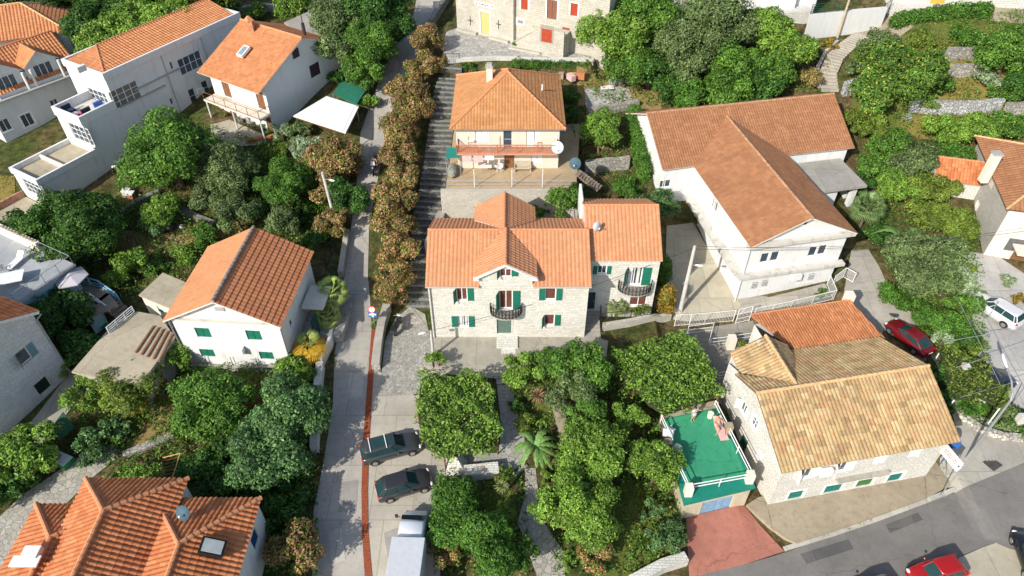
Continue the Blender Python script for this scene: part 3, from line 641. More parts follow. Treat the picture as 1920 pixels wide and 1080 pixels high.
pl = [[(L0, y0, z0), (-2.72, y0, z0), (-2.72, yr, zr), (L0, yr, zr)], [(-2.72, yl + .2, 6.4 + (yl + .2 - 43.3) * s), (-.5, yr, zr), (-2.72, yr, zr)],
      [(1.72, y0, z0), (R0, y0, z0), (R0, yr, zr), (1.72, yr, zr)], [(1.72, yl + .2, 6.4 + (yl + .2 - 43.3) * s), (1.72, yr, zr), (-.5, yr, zr)],
      [(R0, 52.4, z0), (2.1, 52.4, z0), (-.65, yr, zr), (R0, yr, zr)], [(-3.4, 52.4, z0), (L0, 52.4, z0), (L0, yr, zr), (-.65, yr, zr)],
      [(-3.05, 43.0, zl), (-.5, 43.0, zd), (-.5, yr + .05, zd), (-3.05, yl, zl)], [(2.05, 43.0, zl), (2.05, yl, zl), (-.5, yr + .05, zd), (-.5, 43.0, zd)],
      [(-.65, yr, zr + .05), (-.65, 53.3, zr + .05), (-3.4, 53.3, 7.0), (-3.4, 51.2, 7.0)], [(-.65, 53.3, zr + .05), (-.65, yr, zr + .05), (2.1, 51.2, 7.0), (2.1, 53.3, 7.0)]]
roof(r, pl, T_SALMON, [((L0, yr, zr), (-.6, yr, zr)), ((-.5, yr, zr), (R0, yr, zr)), ((-.5, 43.0, zd), (-.5, yr, zd)), ((-.65, yr, zr + .05), (-.65, 53.3, zr + .05))], tw=.33, tl=.42, amp=.045, edge=WHITE)
walls(r, [(-3.2, 51.9), (1.9, 51.9), (1.9, 53.15), (-3.2, 53.15)], 1, 6.95, STONE, {}, {2: (.5, 8.6)}, name='rear_wing_wall')
mb = MB()
for a, b in (((-3.1, 42.97, zl - .16), (-.5, 42.97, zd - .12)), ((-.5, 42.97, zd - .12), (2.1, 42.97, zl - .16))): mb.tube([a, b], .09, 4)
mb.box(-3.15, -2.7, 42.95, 43.3, zl - .3, zl - .12); mb.box(1.7, 2.15, 42.95, 43.3, zl - .3, zl - .12); mb.build('bargeboard', WHITE, r)
mb = MB(); mb.tube([(L0, y0 - .06, z0 - .03), (-2.75, y0 - .06, z0 - .03)], .07, 6); mb.tube([(1.75, y0 - .06, z0 - .03), (R0, y0 - .06, z0 - .03)], .07, 6)
mb.tube([(-6.85, y0 + .02, z0), (-6.85, 43.2, 5.9), (-6.85, 43.2, 0.1)], .05, 6); build_each(mb, 'rain_gutter', GREYREN, r)
def balcony(root, cx, yf, z, w, dep, lab=None):
    mb = MB(); n = 14; arc = [(cx + math.cos(PI + PI * i / n) * w / 2, yf + math.sin(PI + PI * i / n) * dep) for i in range(n + 1)]
    mb.prism(arc + [], z - .14, z); sl_ = mb.build('balcony', CONC, root)
    rail('balcony_railing', [(x, y, z) for x, y in arc], 1.0, IRON, .16, sl_, .9, .022, (.5,))
u, zz_ = sample_wall((-7, 43.3), (6.4, 43.3), 948.7, 583); balcony(r, -7 + u, 43.25, zz_, 2.7, 1.0)
mb = MB(); mb.box(-1.35, .5, 41.9, 43.26, -.3, .22); mb.box(-.95, .3, 41.3, 41.9, -.3, .1); mb.build('doorstep', STONE_WHITE, r)
mb = MB(); mb.tube([(-6.2, 41.2, 0), (-6.2, 41.2, 1.1)], .07, 8); mb.tube([(-5.75, 41.2, 0), (-5.75, 41.2, 1.0)], .06, 8)
# ---- A2: annex
r = house('limestone wing with a higher orange roof, joined to the right end of the central house', (9.7, 50, 0))
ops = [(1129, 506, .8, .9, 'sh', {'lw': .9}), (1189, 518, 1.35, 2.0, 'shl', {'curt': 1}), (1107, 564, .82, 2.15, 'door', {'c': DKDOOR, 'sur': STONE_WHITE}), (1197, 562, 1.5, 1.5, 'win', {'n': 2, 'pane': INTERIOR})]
walls(r, [(6.42, 45.95), (12.65, 45.95), (12.65, 54.6), (6.42, 54.6)], -.3, 6.85, STONE, {0: ops}, {1: (.5, 9.25), 3: (.5, 9.2)}, name='wall')
F = FR((6.42, 45.95), 0); gable_roof(r, F, .02, 6.23, 0, 8.65, 6.9, 9.36, T_SALMON, 'u', .16, tw=.33, tl=.42, amp=.045, edge=WHITE)
part_box(r, 'parapet', FR((6.42, 52.3), 0), -.2, .0, 0, 2.4, 6.0, 8.6, WHITE)
u, zz_ = sample_wall((6.42, 45.95), (12.65, 45.95), 1189, 540); balcony(r, 6.42 + u, 45.9, zz_, 2.9, 1.0)
mb = MB()
for i in range(6): mb.box(6.5, 7.9, 45.9 - .36 * (i + 1), 45.9 - .36 * i, -.4, .75 - i * .14)
mb.box(6.5, 7.9, 41.6, 43.8, -.4, .06); mb.build('entrance_steps', CONC, r)
rail('iron_railing', [(7.98, 45.7, .8), (7.98, 43.9, .1)], .95, IRON, .2, r)

# ---- B: hipped house on its terrace
r = house('cream house under a four sided hipped roof, with a long balcony of brown balusters', (-.4, 66, 6))
bx0, bx1, by0, by1 = -5.45, 4.65, 61.15, 71.4
ops = [(902.5, 256, 1.15, 1.2, 'cl', {'c': PVC, 'n': 2}), (952, 262, .85, 2.0, 'win', {'n': 1, 'ny': 2, 'fm': m_plain('grey_blue_joinery', (.35, .48, .5), .5)}), (994, 264, .75, 2.1, 'cl', {'c': PVC, 'n': 1}), (1007.5, 256, .65, 1.2, 'cl', {'c': PVC, 'n': 1}),
       (902, 299, 1.0, .8, 'cl', {'c': PVC}), (955, 304, 1.0, 2.05, 'door', {'c': WOOD}), (1007, 299, 1.1, .9, 'cl', {'c': PVC})]
walls(r, [(bx0, by0), (bx1, by0), (bx1, by1), (bx0, by1)], 5.7, 10.85, BEIGE, {0: ops}, name='wall')
x0, x1, y0, y1 = bx0 - .55, bx1 + .55, by0 - .6, by1 + .5; xm = (x0 + x1) / 2; hw = (x1 - x0) / 2; zt = 14.05; za = 10.85; ya, yb = y0 + hw, y1 - hw + .4
roof(r, [[(x0, y0, za), (x1, y0, za), (xm, ya, zt)], [(x1, y0, za), (x1, y1, za), (xm, yb, zt), (xm, ya, zt)], [(x1, y1, za), (x0, y1, za), (xm, yb, zt)], [(x0, y1, za), (x0, y0, za), (xm, ya, zt), (xm, yb, zt)]],
     T_PINK, [((x0, y0, za), (xm, ya, zt)), ((x1, y0, za), (xm, ya, zt)), ((xm, ya, zt), (xm, yb, zt)), ((x0, y1, za), (xm, yb, zt)), ((x1, y1, za), (xm, yb, zt))], tw=.3, tl=.42, amp=.04, edge=m_plain('grey_soffit', (.4, .38, .36), .8), thick=.16)
mb = MB(); mb.box(-5.4, 4.4, 59.85, 61.12, 8.42, 8.6); bal = mb.build('balcony', m_plain('pinkish_slab', (.5, .27, .19), .85), r)
rail('balcony_railing', [(-5.35, 61.1, 8.6), (-5.35, 59.9, 8.6), (4.35, 59.9, 8.6), (4.35, 61.1, 8.6)], .9, m_plain('terracotta_baluster', (.48, .17, .08), .8), .2, bal, 2, .045)
mb = MB()
for x in (-5.3, -2.2, 4.3): mb.tube([(x, 59.95, 8.6), (x, 59.95, 10.8)], .05, 6)
build_each(mb, 'balcony_post', PVC, r)
mb = MB(); c = P(918, 150, 13); mb.box(c.x - .3, c.x + .3, c.y - .25, c.y + .25, 11.8, 14.4); ch = mb.build('chimney', CREAM, r)
mb = MB(); mb.box(c.x - .38, c.x + .38, c.y - .33, c.y + .33, 14.4, 14.55); mb.box(c.x - .25, c.x + .25, c.y - .2, c.y + .2, 14.55, 14.8); mb.build('chimney_cap', GREYREN, ch)
mb = MB(); c = P(1017, 155, 13); mb.tube([(c.x, c.y, 11.6), (c.x, c.y, 12.8)], .07, 8); mb.build('vent_pipe', PVC, r)
# terrace with its front retaining wall
t = thing('terrace', 'tan paved terrace with white posts in front of the cream hipped house', 'terrace', (-.4, 60, 6))
A_, B_, C_, D_ = [P(*p, 6.08) for p in [(836, 354), (1080, 354), (1088, 232), (852, 240)]]
mb = MB(); mb.prism([A_[:2], B_[:2], C_[:2], D_[:2]], 5.75, 6.08); mb.build('paving', TERRM, t)
mb = MB(); mb.prism([(A_.x - .5, A_.y - .5), (B_.x + .3, B_.y - .5), (B_.x + .3, B_.y), (A_.x - .5, A_.y)], 1.2, 6.1); w_ = mb.build('retaining_wall', STONE_OLD, t)
mb = MB()
for px in (897, 992, 1040):                   # blind arches in the wall
    u, z = sample_wall((A_.x, A_.y - .5), (B_.x, B_.y - .5), px, 380); x = A_.x + u
    arc = [(x - .55, 3.0)] + [(x - .55 * math.cos(PI * k / 8), 4.3 + .5 * math.sin(PI * k / 8)) for k in range(9)] + [(x + .55, 3.0)]
    mb.add([(q[0], A_.y - .52, q[1]) for q in arc], [tuple(range(len(arc)))])
build_each(mb, 'arched_niche', m_plain('niche_mortar', (.5, .45, .33), .9, .4), w_)
mb = MB()
for px in (890, 960, 1017): q = P(px, 350, 6.1); mb.tube([q, q + Vector((0, 0, 2.0))], .045, 6)
build_each(mb, 'post', WMETAL, t)
rail('wire_railing', [P(838, 353, 6.1), P(1078, 353, 6.1)], .9, STEEL, 9, t, 3.2, .015, (.5,))
# left stairwell wall behind the central house
mb = MB(); mb.prism([(-8.3, 52.3), (-7.5, 52.3), (-6.6, 57.3), (-7.4, 57.3)], 1, 3.6); mb.build('wall', CONC); tag(bpy.data.objects[-1] if 0 else COL.objects[-1], 'smooth grey ramp wall beside the dark stone steps, behind the central house', 'wall')

# ---- C: large white L shaped house
r = house('big white house with a brown-orange T shaped roof and grimy concrete ledges', (25, 58, 0))
F = FR((20.7, 47.82), 11.3); G0 = GREYREN
W_, D_ = 9.96, 13.0
ops0 = [(1434, 484, .82, 1.15, 'win', {'n': 1}), (1453, 481, .82, 1.15, 'win', {'n': 1}), (1524, 472, .82, 1.15, 'win', {'n': 1}), (1542, 469, .82, 1.15, 'win', {'n': 1}),
        (1416, 536, .75, .95, 'grill', {'n': 1}), (1435, 532, .75, .95, 'grill', {'n': 1}), (1502, 523, .75, .95, 'grill', {'n': 1}), (1522, 520, .75, .95, 'grill', {'n': 1})]
fp = F.rect(.35, W_ - .3, .25, D_ + .4)
walls(r, fp, -.8, 7.0, WHITE, {0: ops0, 3: [(1340, 385, 1.5, 1.2, 'win', {'n': 2, 'curt': 1}), (1316, 370, .9, 2.0, 'door', {'c': PVC}), (1363, 440, 1.1, 1.0, 'cl', {'c': PVC, 'n': 1}), (1308, 405, 1.2, 1.6, 'win', {'n': 2})]}, {0: (.5, 9.35)})
part_box(r, 'ledge', F, -.15, W_ + .05, -.3, .24, 6.55, 6.9, m_plaster('grimy_ledge', (.6, .58, .52), .9))
part_box(r, 'ledge', F, -.35, W_ + .1, -.4, .24, 3.1, 3.42, m_plaster('grimy_ledge2', (.6, .58, .52), .9)); part_box(r, 'ledge', F, -.5, .34, .24, D_ - 1, 3.1, 3.42, m_plaster('grimy_ledge3', (.6, .58, .52), .9))
a, b = F.xy(.35, .25), F.xy(W_ - .3, .25)
opening(r, a, b, (1510, 417, .5, .6, 'win', {'n': 1, 'sur': PVC}), rec=.0)
Bk = FR((14.89, 59.57), 11.5); BW, BD = 20.96, 11.6
walls(r, Bk.rect(.5, BW - .5, .3, BD - .3), 0, 6.9, WHITE, {0: [(1247, 345, 1.2, .9, 'win', {'n': 2}), (1278, 395, 1.3, 2.0, 'win', {'n': 1, 'ny': 2})]}, {1: (.5, 9.8), 3: (.5, 9.8)}, name='rear_block_wall')
zr = 9.95; zb = 9.35
def vp(u, v): return F.p(u, v, 0)
vm = BD / 2; sB = (zr - 6.9) / vm
um = 4.95; sF = (zb - 6.9) / (um + .1)
def bz(q):                                    # height of the rear block's front slope over a world point
    d = Vector((q.x - Bk.o.x, q.y - Bk.o.y)); return 6.9 + d.dot(Bk.n) * sB
def valley(u, z):                             # where a line of the front block's roof at height z meets it
    q = F.p(u, 13, 0); v = 13.0
    for _ in range(30): v += (z - bz(F.p(u, v, 0))) / sB * .8
    return F.p(u, v, z)
e0, e1 = F.p(-.1, -.35, 6.9), F.p(W_ + .1, -.35, 6.9); rf = F.p(um, -.35, zb); k0, k1, kr = valley(-.1, 6.9), valley(W_ + .1, 6.9), valley(um, zb)
pl = [[e0, rf, kr, k0], [rf, e1, k1, kr],
      [Bk.p(-.0, -.05, 6.87), k0, kr, kr + (Bk.p(0, vm, zr) - Bk.p(0, vm, zr)), Bk.p(0, vm, zr)]]
kt = kr.copy(); dd = Vector((kr.x - Bk.o.x, kr.y - Bk.o.y)); kt2 = Bk.p(dd.dot(Bk.d), vm, zr)
pl[2] = [Bk.p(0, -.05, 6.87), k0, kr, kt2, Bk.p(0, vm, zr)]; pl.append([k1, Bk.p(BW, -.05, 6.87), Bk.p(BW, vm, zr), kt2, kr]); pl.append([Bk.p(BW, BD, 6.87), Bk.p(0, BD, 6.87), Bk.p(0, vm, zr), Bk.p(BW, vm, zr)])
roof(r, pl, T_BROWN, [(Bk.p(0, vm, zr), Bk.p(BW, vm, zr)), (rf, kr)], tw=.27, tl=.42, amp=.035, edge=WHITE_DIRTY, thick=.1, capm=m_plain('weathered_cap', (.42, .24, .14), .9, .3), capr=.13)
part_box(r, 'flat_roof', Bk, 14.6, 19.9, -4.9, .2, 5.35, 5.6, CONC)
part_box(r, 'porch_post', Bk, 18.9, 19.4, -4.4, -3.9, .5, 5.34, WHITE); part_box(r, 'porch_wall', Bk, 14.8, 17.2, -4.4, -4.2, .5, 5.34, WHITE); part_box(r, 'porch_side_wall', Bk, 19.1, 19.4, -3.3, .25, .5, 5.33, WHITE)
part_box(r, 'plinth', F, .5, W_ + .3, -.5, .2, -1.0, .15, CONC)
mb = MB(); mb.tube([F.p(.2, .1, 6.8), F.p(.2, .1, 3.5)], .05, 6); mb.tube([F.p(.2, .1, 3.1), F.p(.2, .1, 0)], .05, 6); build_each(mb, 'drainpipe', PVC, r)

# ---- D: old stone house by the road
r = house('old whitewashed stone house by the road under a mottled straw coloured tile roof', (25, 33, -2.3))
F = FR((19.05, 27.98), 10.9); W_, D_, ze, zr = 13.8, 10.2, 2.8, 5.05
TS = TEALSH
walls(r, F.rect(.3, W_ - .3, .2, D_ - .2), -3.2, ze, STONE_WHITE, {0: [
    (1492, 928, 1.2, 1.1, 'cl', {'c': TS, 'sur': PVC}), (1562, 916, 1.45, 1.1, 'cl', {'c': TS, 'sur': PVC}), (1621, 905, 1.35, 1.0, 'cl', {'c': m_plain('grass_green_panel', (.06, .17, .05), .6), 'n': 1, 'sur': PVC}), (1678, 895, 1.2, 1.1, 'cl', {'c': TS, 'sur': PVC}),
    (1510, 888, 1.0, 1.2, 'shl', {'c': PVC}), (1577, 876, 1.0, 1.2, 'shl', {'c': PVC}), (1650, 862, 1.0, 1.2, 'cl', {'c': PVC}), (1716, 849, 1.0, 1.2, 'cl', {'c': PVC})],
    3: [(1425, 764, .8, 1.1, 'win', {'n': 2, 'ny': 2, 'sur': PVC, 'z': 1.3}), (1392, 770, .8, 1.1, 'shl', {'c': PVC, 'z': .9}), (1428, 842, .8, 1.2, 'cl', {'c': PVC, 'n': 1, 'z': -.6}), (1392, 835, 1.0, 2.0, 'door', {'c': m_plain('dark_green_door', (.01, .07, .05), .5), 'z': -2.6})]}, {1: (.5, zr - .1), 3: (.5, zr - .1)})
vm = D_ / 2; sl_ = (zr - ze) / vm; xr = 3.2; zc = 4.85; vq = D_ + .2
# cross gable at the back left
ru = 1.0
pl = [[F.p(-.15, -.25, ze - .1), F.p(W_ + .1, -.25, ze - .1), F.p(W_ + .1, vm, zr), F.p(-.15, vm, zr)],
      [F.p(W_ + .1, D_ + .1, ze), F.p(5.6, D_ + .1, ze), F.p(xr, vm + .6, zr - .25), F.p(xr, vm, zr), F.p(W_ + .1, vm, zr)],
      [F.p(-.15, 8.2, 3.65), F.p(-.15, vm, zr), F.p(xr, vm, zr), F.p(xr, vm + .5, zr - .2)],
      [F.p(.55, D_ + .4, 3.35), F.p(.35, 8.1, 3.35), F.p(xr, vm + .5, zc), F.p(xr, D_ + .4, zc)], [F.p(xr, D_ + .4, zc), F.p(xr, vm + .5, zc), F.p(5.4, D_ - 1.5, 3.35), F.p(5.4, D_ + .4, 3.35)]]
roof(r, pl, T_OLD, [(F.p(-.15, vm, zr), F.p(W_ + .1, vm, zr)), (F.p(xr, vm + .3, zc), F.p(xr, D_ + .4, zc))], tw=.3, tl=.44, amp=.05, jit=.014, edge=m_plain('dark_eave', (.16, .12, .09), .9), capm=CAP_Y, capr=.14)
walls(r, F.rect(.6, 5.2, D_ - 2, D_ + .2), -2, 3.4, STONE_WHITE, {}, {2: (.55, 4.7)}, name='rear_gable_wall')
u, z = sample_wall(F.xy(.3, .2), F.xy(W_ - .3, .2), 1545, 879)
mb = MB(); p_ = F.p(.3 + u, -.1, z); mb.box(-.45, .45, -.18, .18, -.35, .35, Matrix.Translation(p_) @ Matrix.Rotation(math.radians(10.9), 4, 'Z')); mb.build('air_conditioner', PLASTIC, r)
part_box(r, 'ledge', F, 5.2, 9.4, -.2, .19, -.35, -.2, CONC)
# ---- D2: brick shed roof behind it
r = house('low annexe with a ribbed rust-orange tile roof and an unplastered hollow brick edge', (26, 41, 0), 'annexe', 'annexe')
B2 = FR((20.6, 43.18), 10.6); s = .9 / 4.8
walls(r, B2.rect(.4, 8.9, -4.6, -.2), -1.2, 1.95, WHITE_DIRTY, name='wall')
roof(r, [[B2.p(2.3, -4.65, 2.45), B2.p(10.1, -4.3, 2.45), B2.p(9.2, .1, 3.0), B2.p(-.1, .0, 3.0)]], T_RUST, [(B2.p(-.1, 0, 3.0), B2.p(9.2, .1, 3.0))], tw=.24, tl=.45, amp=.06, edge=BRICKM, thick=.2, capr=.08)
mb = MB(); mb.prism([B2.xy(2.5, -4.5), B2.xy(10.0, -4.2), B2.xy(10.0, -4.4), B2.xy(2.4, -4.7)], 1.6, 2.3); mb.build('brick_wall', BRICKM, r)
mb = MB(); c = P(1592, 558, 3.0); mb.box(c.x - .35, c.x + .35, c.y - .35, c.y + .35, 1.5, 3.5); mb.build('chimney', CREAM, r)
mb = MB(); c = P(1652, 640, 2.6); mb.lathe((c.x, c.y, 1.6), [(.7, 0), (.55, .7), (.2, 1.1)], 6); mb.build('stone_stub', SIDEM, r)

# ---- E: white house on the left
r = house('white house with green shutters and a two toned gabled roof, left of the lane', (-23, 44.5, -.5))
F = FR((-28.05, 40.28), -4.2); W_, D_ = 9.55, 9.2
walls(r, F.rect(.35, W_ - .3, .3, D_ - .3), -1.3, 5.35, WHITE, {0: [(381, 624, 1.25, 1.15, 'cl', {}), (476, 629, 1.25, 1.15, 'cl', {}), (389, 662, 1.25, .95, 'cl', {}), (500, 667, 1.2, .95, 'cl', {})], 1: [(546, 605, .6, .8, 'win', {'n': 1})]}, {0: (.5, 7.45), 2: (.5, 7.45)})
zr = 7.75; um = W_ / 2
pl = [[F.p(-.1, -.15, 5.25), F.p(um, -.15, zr), F.p(um, D_ + .15, zr), F.p(-.1, D_ + .15, 5.25)]]
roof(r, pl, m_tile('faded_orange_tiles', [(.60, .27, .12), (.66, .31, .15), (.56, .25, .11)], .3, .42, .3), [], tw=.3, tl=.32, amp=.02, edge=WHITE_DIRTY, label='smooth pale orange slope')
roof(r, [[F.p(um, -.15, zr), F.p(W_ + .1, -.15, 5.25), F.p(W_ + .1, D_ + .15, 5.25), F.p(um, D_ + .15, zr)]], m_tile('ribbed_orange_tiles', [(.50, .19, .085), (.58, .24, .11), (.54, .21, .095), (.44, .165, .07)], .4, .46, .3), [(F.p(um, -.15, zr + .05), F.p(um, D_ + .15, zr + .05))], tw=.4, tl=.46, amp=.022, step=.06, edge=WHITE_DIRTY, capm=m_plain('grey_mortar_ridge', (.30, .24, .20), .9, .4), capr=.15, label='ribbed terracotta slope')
part_box(r, 'ledge', F, .2, W_ - .2, .1, .29, 5.2, 5.34, m_plaster('ledge_stain', (.6, .55, .45), .9))
mb = MB(); mb.tube([F.p(.2, .15, 5.2), F.p(.3, .15, -.5)], .06, 6); mb.tube([F.p(W_ - .15, .15, 5.2), F.p(W_ - .2, .15, -.5)], .06, 6); build_each(mb, 'drainpipe', STEEL, r)
u, z = sample_wall(F.xy(.35, .3), F.xy(W_ - .3, .3), 412, 579); q = F.p(.35 + u, .27, z); mb = MB(); mb.box(-.38, .38, -.04, .02, -.2, .2, Matrix.Translation(q) @ Matrix.Rotation(math.radians(-4.2), 4, 'Z')); mb.build('vent', GREYREN, r)
u, z = sample_wall(F.xy(.35, .3), F.xy(W_ - .3, .3), 450, 652); q = F.p(.35 + u, .05, z); mb = MB(); mb.box(-.42, .42, -.3, .2, -.3, .3, Matrix.Translation(q) @ Matrix.Rotation(math.radians(-4.2), 4, 'Z')); ac_ = mb.build('air_conditioner', PLASTIC, r)
part_box(r, 'porch_roof', F, W_ + .0, W_ + 1.9, 4.3, 7.2, 3.0, 3.18, m_plaster('porch_slab', (.6, .58, .5), .5))
mb = MB(); mb.prism(F.rect(W_ - .25, W_ + 3.4, 3.4, 9.2), -.6, .9); mb.build('landing', PAVEG, r)
part_box(r, 'side_wall', F, W_ + 1.2, W_ + 1.4, 2.8, 3.8, .5, 3.0, DKDOOR)

# ---- F: bottom left tiled house
r = house('bottom left corner house with overlapping hipped roofs of thick orange barrel tiles', (-24, 24, -2))
def hip(x0, x1, ytop, ybot, ze, zr, ins):
    xm = (x0 + x1) / 2
    return [[(x0, ytop, ze), (x1, ytop, ze), (xm, ytop - ins, zr)], [(x1, ytop, ze), (x1, ybot, ze), (xm, ybot, zr), (xm, ytop - ins, zr)], [(x0, ybot, ze), (x0, ytop, ze), (xm, ytop - ins, zr), (xm, ybot, zr)]], [((x0, ytop, ze), (xm, ytop - ins, zr)), ((x1, ytop, ze), (xm, ytop - ins, zr)), ((xm, ytop - ins, zr), (xm, ybot, zr))]
p1, c1 = hip(-29.15, -22.1, 26.8, 15, 3.5, 5.55, 3.6); p2, c2 = hip(-24.1, -16.95, 25.6, 15, 3.0, 4.75, 4.2)
a = P(68, 945, 2.6); p3, c3 = hip(a.x, a.x + 6.2, a.y, 14, 2.6, 4.0, 3.2)
roof(r, p1, T_DEEP, c1, tw=.34, tl=.46, amp=.085, capr=.16, edge=GREYREN, label='tallest hipped roof'); roof(r, p2, T_DEEP, c2, tw=.34, tl=.46, amp=.085, capr=.16, edge=GREYREN); roof(r, p3, T_DEEP, c3, tw=.34, tl=.46, amp=.085, capr=.16, edge=GREYREN)
for x0, x1, yt, zt_ in ((-28.9, -22.35, 26.55, 3.45), (-23.5, -17.2, 25.35, 2.95), (a.x + .3, a.x + 5.9, a.y - .25, 2.55)):
    ops_ = {1: [(478, 1010, 1.0, 1.3, 'cl', {'c': m_plain('blue_shutter', (.02, .07, .16), .5)})]} if x1 == -17.2 else {}
    walls(r, [(x0, 14), (x1, 14), (x1, yt), (x0, yt)], -3, zt_, WHITE_DIRTY, ops_)
q = P(398, 1026, 4.2); mb = MB(); M = Matrix.Translation(q + Vector((0, 0, -.02))) @ Matrix.Rotation(math.radians(26), 4, 'Y')
mb.box(-.75, .75, -.55, .55, -.1, .16, M); sk = mb.build('skylight', IRON, r); mb = MB(); mb.box(-.6, .6, -.42, .42, .16, .2, M); mb.build('pane', m_glass('skylight_glass', (.42, .45, .42), .15), sk)
q = P(235, 1020, 3.2) if 0 else P(62, 1040, 4.2); mb = MB(); mb.box(q.x - .5, q.x + .5, q.y - .4, q.y + .4, 3.0, 4.6); ch = mb.build('chimney', WHITE, r); mb = MB(); mb.box(q.x - .95, q.x + .75, q.y - .9, q.y - .2, 4.4, 4.5, None); mb.build('chimney_cap', PLASTIC, ch)

# ---- G: grey stone house, far left
r = house('grey coursed stone house at the left edge with an open pale blue shutter', (-41, 38, -1))
b0, b1 = Vector((-38.1, 40.0)), Vector((-40.85, 33.63)); d = (b1 - b0).normalized(); n = Vector((d.y, -d.x)); 
if n.x > 0: n = -n
fp = [tuple(b0), tuple(b0 + n * 9), tuple(b0 + n * 9 + d * 10), tuple(b0 + d * 10)]
ar = sum(fp[i][0] * fp[(i + 1) % 4][1] - fp[(i + 1) % 4][0] * fp[i][1] for i in range(4))
if ar < 0: fp = fp[::-1]
ei = [i for i in range(4) if {fp[i], fp[(i + 1) % 4]} == {tuple(b0), tuple(b0 + d * 10)}][0]
walls(r, fp, -2.2, 6.35, STONE_GREY, {ei: [(44, 668, 1.0, 1.3, 'shr' if 0 else 'shl', {'c': m_plain('pale_blue_shutter', (.16, .27, .30), .6), 'n': 1, 'sur': STONE_WHITE}), (80, 723, 1.15, 1.25, 'cl', {'c': m_plain('very_dark_green', (.012, .03, .022), .6), 'sur': STONE_WHITE})]}, {ei: (.5, 8.9), (ei + 2) % 4: (.5, 8.9)})
V3 = lambda q, z: (q.x, q.y, z)
e = [b0 - n * .35 - d * .4, b0 + n * 9.4 - d * .4, b0 + n * 9.4 + d * 5, b0 - n * .35 + d * 5, b0 - n * .35 + d * 10.4, b0 + n * 9.4 + d * 10.4]
roof(r, [[V3(e[0], 6.35), V3(e[1], 6.35), V3(e[2], 9.1), V3(e[3], 9.1)], [V3(e[4], 6.35), V3(e[5], 6.35), V3(e[2], 9.1), V3(e[3], 9.1)]], T_DEEP, [(V3(e[2], 9.1), V3(e[3], 9.1))], tw=.3, tl=.45, amp=.06, edge=PLASTIC, thick=.26)
mb = MB(); q = b0 - n * .08; mb.tube([(e[0].x, e[0].y, 6.0), (q.x, q.y, 5.6), (q.x, q.y, -.9)], .07, 6); build_each(mb, 'drainpipe', STEEL, r)

# ---- H: terrace house with roof deck, left edge
r = house('pale blue building with a grey railed roof deck at the left edge', (-44, 46, 0))
F = FR((-42.0, 43.4), 62); zt = 4.5
walls(r, F.rect(0, 5.2, 0, 9.5), -1.2, zt - .2, BLUEISH, {0: [(112, 535, .8, 1.0, 'win', {'n': 1})]}, name='wall')
part_box(r, 'deck', F, -.3, 5.5, -.4, 9.6, zt - .2, zt, m_concrete('grey_deck', (.40, .42, .43), .4, .3, 0))
rail('railing', [F.p(-.2, -.3, zt), F.p(5.4, -.3, zt), F.p(5.4, 3.8, zt)], 1.0, STEEL, 9, r, 1.3, .025)
part_box(r, 'parapet', F, 5.1, 5.5, 3.9, 9.6, zt, zt + 1.0, CREAM); mb = MB()
for i in range(12): q = F.xy(5.3, 4.3 + i * .42); mb.prism([(q[0] - .2, q[1] - .1), (q[0] + .2, q[1] - .1), (q[0] + .2, q[1] + .1), (q[0] - .2, q[1] + .1)], zt + 1.0, zt + 1.06)
mb.build('coping_gap', WOODG, r)
# ---- lower timber deck and stairs
t = thing('timber_deck', 'brown timber deck with pale blue rails and steps, below the grey roof deck', 'deck', tuple(P(150, 560, 1.6)))
A = [P(*p, 1.6) for p in [(118, 572), (148, 530), (200, 545), (222, 572), (178, 590), (150, 582)]]
mb = MB(); mb.prism([p[:2] for p in A], 1.42, 1.6); mb.build('decking', WOODG, t)
mb = MB(); a0, a1 = P(190, 560, 1.6), P(235, 590, .3)
for i in range(7): q = a0.lerp(a1, i / 7); mb.box(-.2, .2, -.75, .75, -.06, .0, Matrix.Translation(q) @ Matrix.Rotation(-.45, 4, 'Z'))
build_each(mb, 'step', WOODG, t)
rail('blue_rail', [P(152, 530, 1.6), P(190, 540, 1.6), P(222, 562, .9), P(228, 570, .4)], .9, m_plain('light_blue_rail', (.25, .48, .62), .5), 9, t, 1.3, .05, (.45,))
rail('white_rail', [P(152, 580, 1.6), P(172, 562, 1.6), P(208, 588, .6)], .9, WMETAL, 9, t, 1.2, .05, (.5,))
mb = MB(); mb.prism([P(*p, 0)[:2] for p in [(160, 580), (185, 565), (200, 600), (175, 618)]], -.6, 1.3); mb.build('deck_wall', BLUEISH, t)
# ---- I: flat roofed outbuilding
r = house('outbuilding with a flat lichen-stained concrete roof and rows of loose brown tiles', (-32, 41, -1), 'outbuilding', 'outbuilding')
pts = [P(*p, 2.5) for p in [(134, 697), (215, 604), (258, 584), (300, 592), (328, 632), (262, 722)]]
mb = MB(); mb.prism([p[:2] for p in pts], 2.3, 2.5); mb.build('roof_slab', ROOFCONC, r)
cen = sum((p for p in pts), Vector()) / 6; mb = MB(); mb.prism([tuple(cen.lerp(p, .96)[:2]) for p in pts], -1.6, 2.3); mb.build('wall', GREYREN, r)
mb = MB()
for k in range(5):
    a, b = P(306 + k * 9 - 18, 612 + k * 3, 2.55), P(262 + k * 11 - 8, 662 + k * 4, 2.55)
    for i in range(9): mb.tube([a.lerp(b, i / 9), a.lerp(b, (i + .9) / 9)], .13, 6, .1)
build_each(mb, 'barrel_tile', m_plain('brown_tile', (.24, .13, .07), .9, .4), r)
rail('fence', [P(205, 625, 2.5), P(252, 585, 2.5)], .7, WMETAL, 9, r, .8, .03, (.4, .7))
